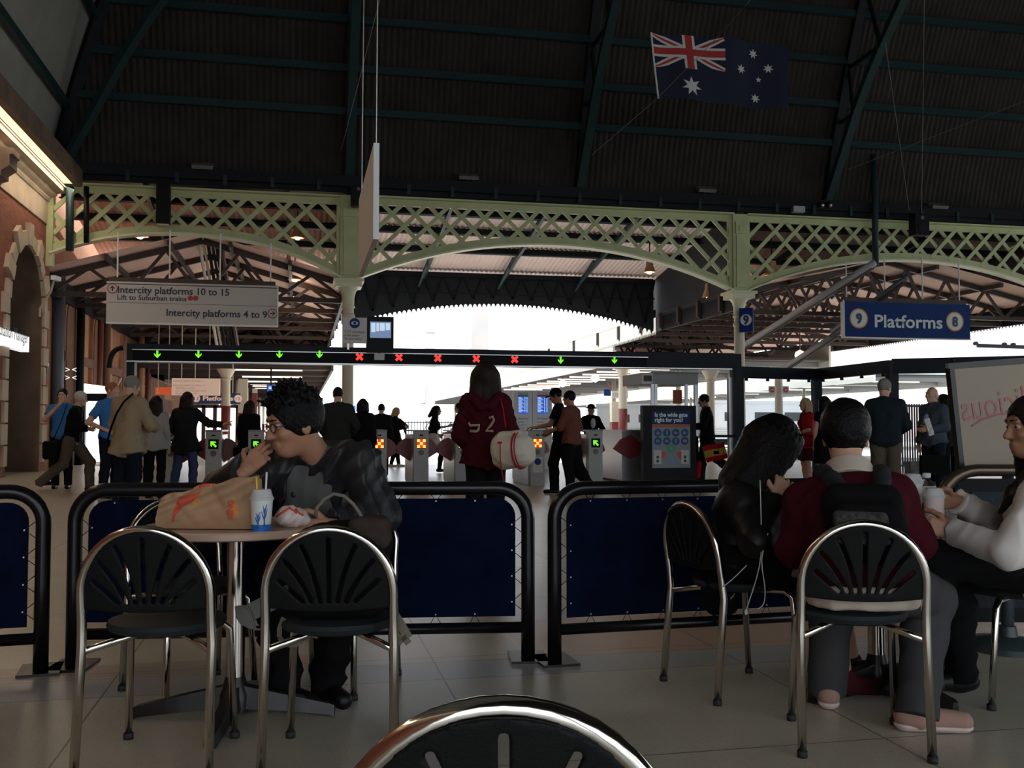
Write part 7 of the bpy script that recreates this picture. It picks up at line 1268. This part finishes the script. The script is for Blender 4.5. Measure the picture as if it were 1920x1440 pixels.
for px, lab in ((1448, 'left of the two round red signs on the column'), (1474, 'right of the two round red signs on the column')):
    d = 36.4; t = thing('round_red_sign', lab, 'sign', at(px, 738, d)); m = MB(); a, b = card(m, px - 6, 724, px + 6, 738, d, .05); m.build('plate', 'off_white', t); c = (a + b) / 2; c[1] = a[1]; MB().prism(disc_poly(.1), c, UX, UZ, V(0, -.012, 0)).build('red_disc', 'red_band', t); MB().bbox((c[0] - .05, c[1] - .02, c[2] - .015), (c[0] + .05, c[1] - .01, c[2] + .015)).build('bar', 'white_paint', t)
# globe lamps under the right canopy
for px, py, d, lab in ((1190, 697, 40, 'globe lamp under the canopy left of the booth header'), (1116, 709, 46, 'globe lamp under the canopy, second from the booth header'), (1055, 719, 52, 'globe lamp under the canopy above the man in the cap'), (1500, 666, 38, 'globe lamp below the beams right of the 9 column')):
    q = at(px, py, d); t = thing('globe_lamp', lab, 'lamp', q); MB().lathe([(.02, .2), (.16, .12), (.2, 0), (.16, -.12), (.02, -.2)], q, 16).build('globe', 'lamp_bulb', t, True); MB().tube([q + V(0, 0, .2), q + V(0, 0, .9)], .025, 6).build('stem', 'oxide_red', t)
# white pillars, fences, far buildings, signal gantry
for px, w_, d, z1, lab in ((807, .55, 60, 7.2, 'white pillar in the bright opening above the running woman'), (900, .95, 54, 9.0, 'broad white pillar above the head of the woman in maroon')):
    q = at(px, 803, d); t = thing('white_pillar', lab, 'pillar', V(q[0], q[1], 0)); MB().bbox((q[0] - w_ / 2, q[1], 0), (q[0] + w_ / 2, q[1] + w_, z1)).bbox((q[0] - w_ * .6, q[1] - .1, z1 - .3), (q[0] + w_ * .6, q[1] + w_ + .1, z1)).build('shaft', 'concrete', t)
def fence(px0, px1, d, z1, n, label):
    a, b = at(px0, 803, d), at(px1, 803, d); t = thing('bar_fence', label, 'fence', V(a[0], a[1], 0)); m = MB()
    for f in np.linspace(0, 1, n): p = lerp(a, b, f); m.beam((p[0], p[1], 0), (p[0], p[1], z1), .035, .035)
    m.build('bars', 'fence_dark', t); m = MB()
    for z in (.15, z1 - .05): m.beam((a[0], a[1], z), (b[0], b[1], z), .06, .05)
    m.build('rails', 'fence_dark', t)
fence(1682, 1800, 26, 1.75, 26, 'dark bar fence behind the bald man'); fence(760, 880, 46, 1.45, 22, 'thin bar fence beyond the running woman')
a, b = at(1640, 803, 95), at(2000, 803, 95); t = thing('brick_building', 'pale pink brick building across the tracks, right of the blue sign', 'building', V(a[0], a[1], 0)); MB().bbox((a[0], a[1], 0), (b[0], a[1] + 8, 15)).build('wall', 'far_brick', t); MB().bbox((a[0], a[1] - .2, 10.2), (b[0], a[1], 10.6)).bbox((a[0], a[1] - .15, 6.9), (b[0], a[1], 7.2)).build('string_course', 'white_paint', t)  # blown-out brightness is put into the pale brick and window colours
for i in range(8):
    x = a[0] + 1.5 + i * 2.4
    for z in (7.6, 11.2): MB().bbox((x, a[1] - .04, z), (x + 1.0, a[1], z + 1.7)).build('window', 'far_window', t)
q = at(1832, 648, 50); q2 = at(1960, 652, 50); t = thing('signal_bar', 'dark bar with round lamps against the bright building at the right edge', 'signal', q); MB().beam(q, q2, .14, .18).build('bar', 'steel_black', t)
for f in (-.02, .4, .53): c = lerp(q, q2, f) + V(0, 0, .1); MB().lathe([(.02, .12), (.11, .08), (.14, 0), (.1, -.08)], c, 12).build('lamp_hood', 'steel_black', t, True)
MB().bbox((q2[0] - .1, q2[1], 0), (q2[0] + .1, q2[1] + .2, q2[2])).build('post', 'steel_black', t)
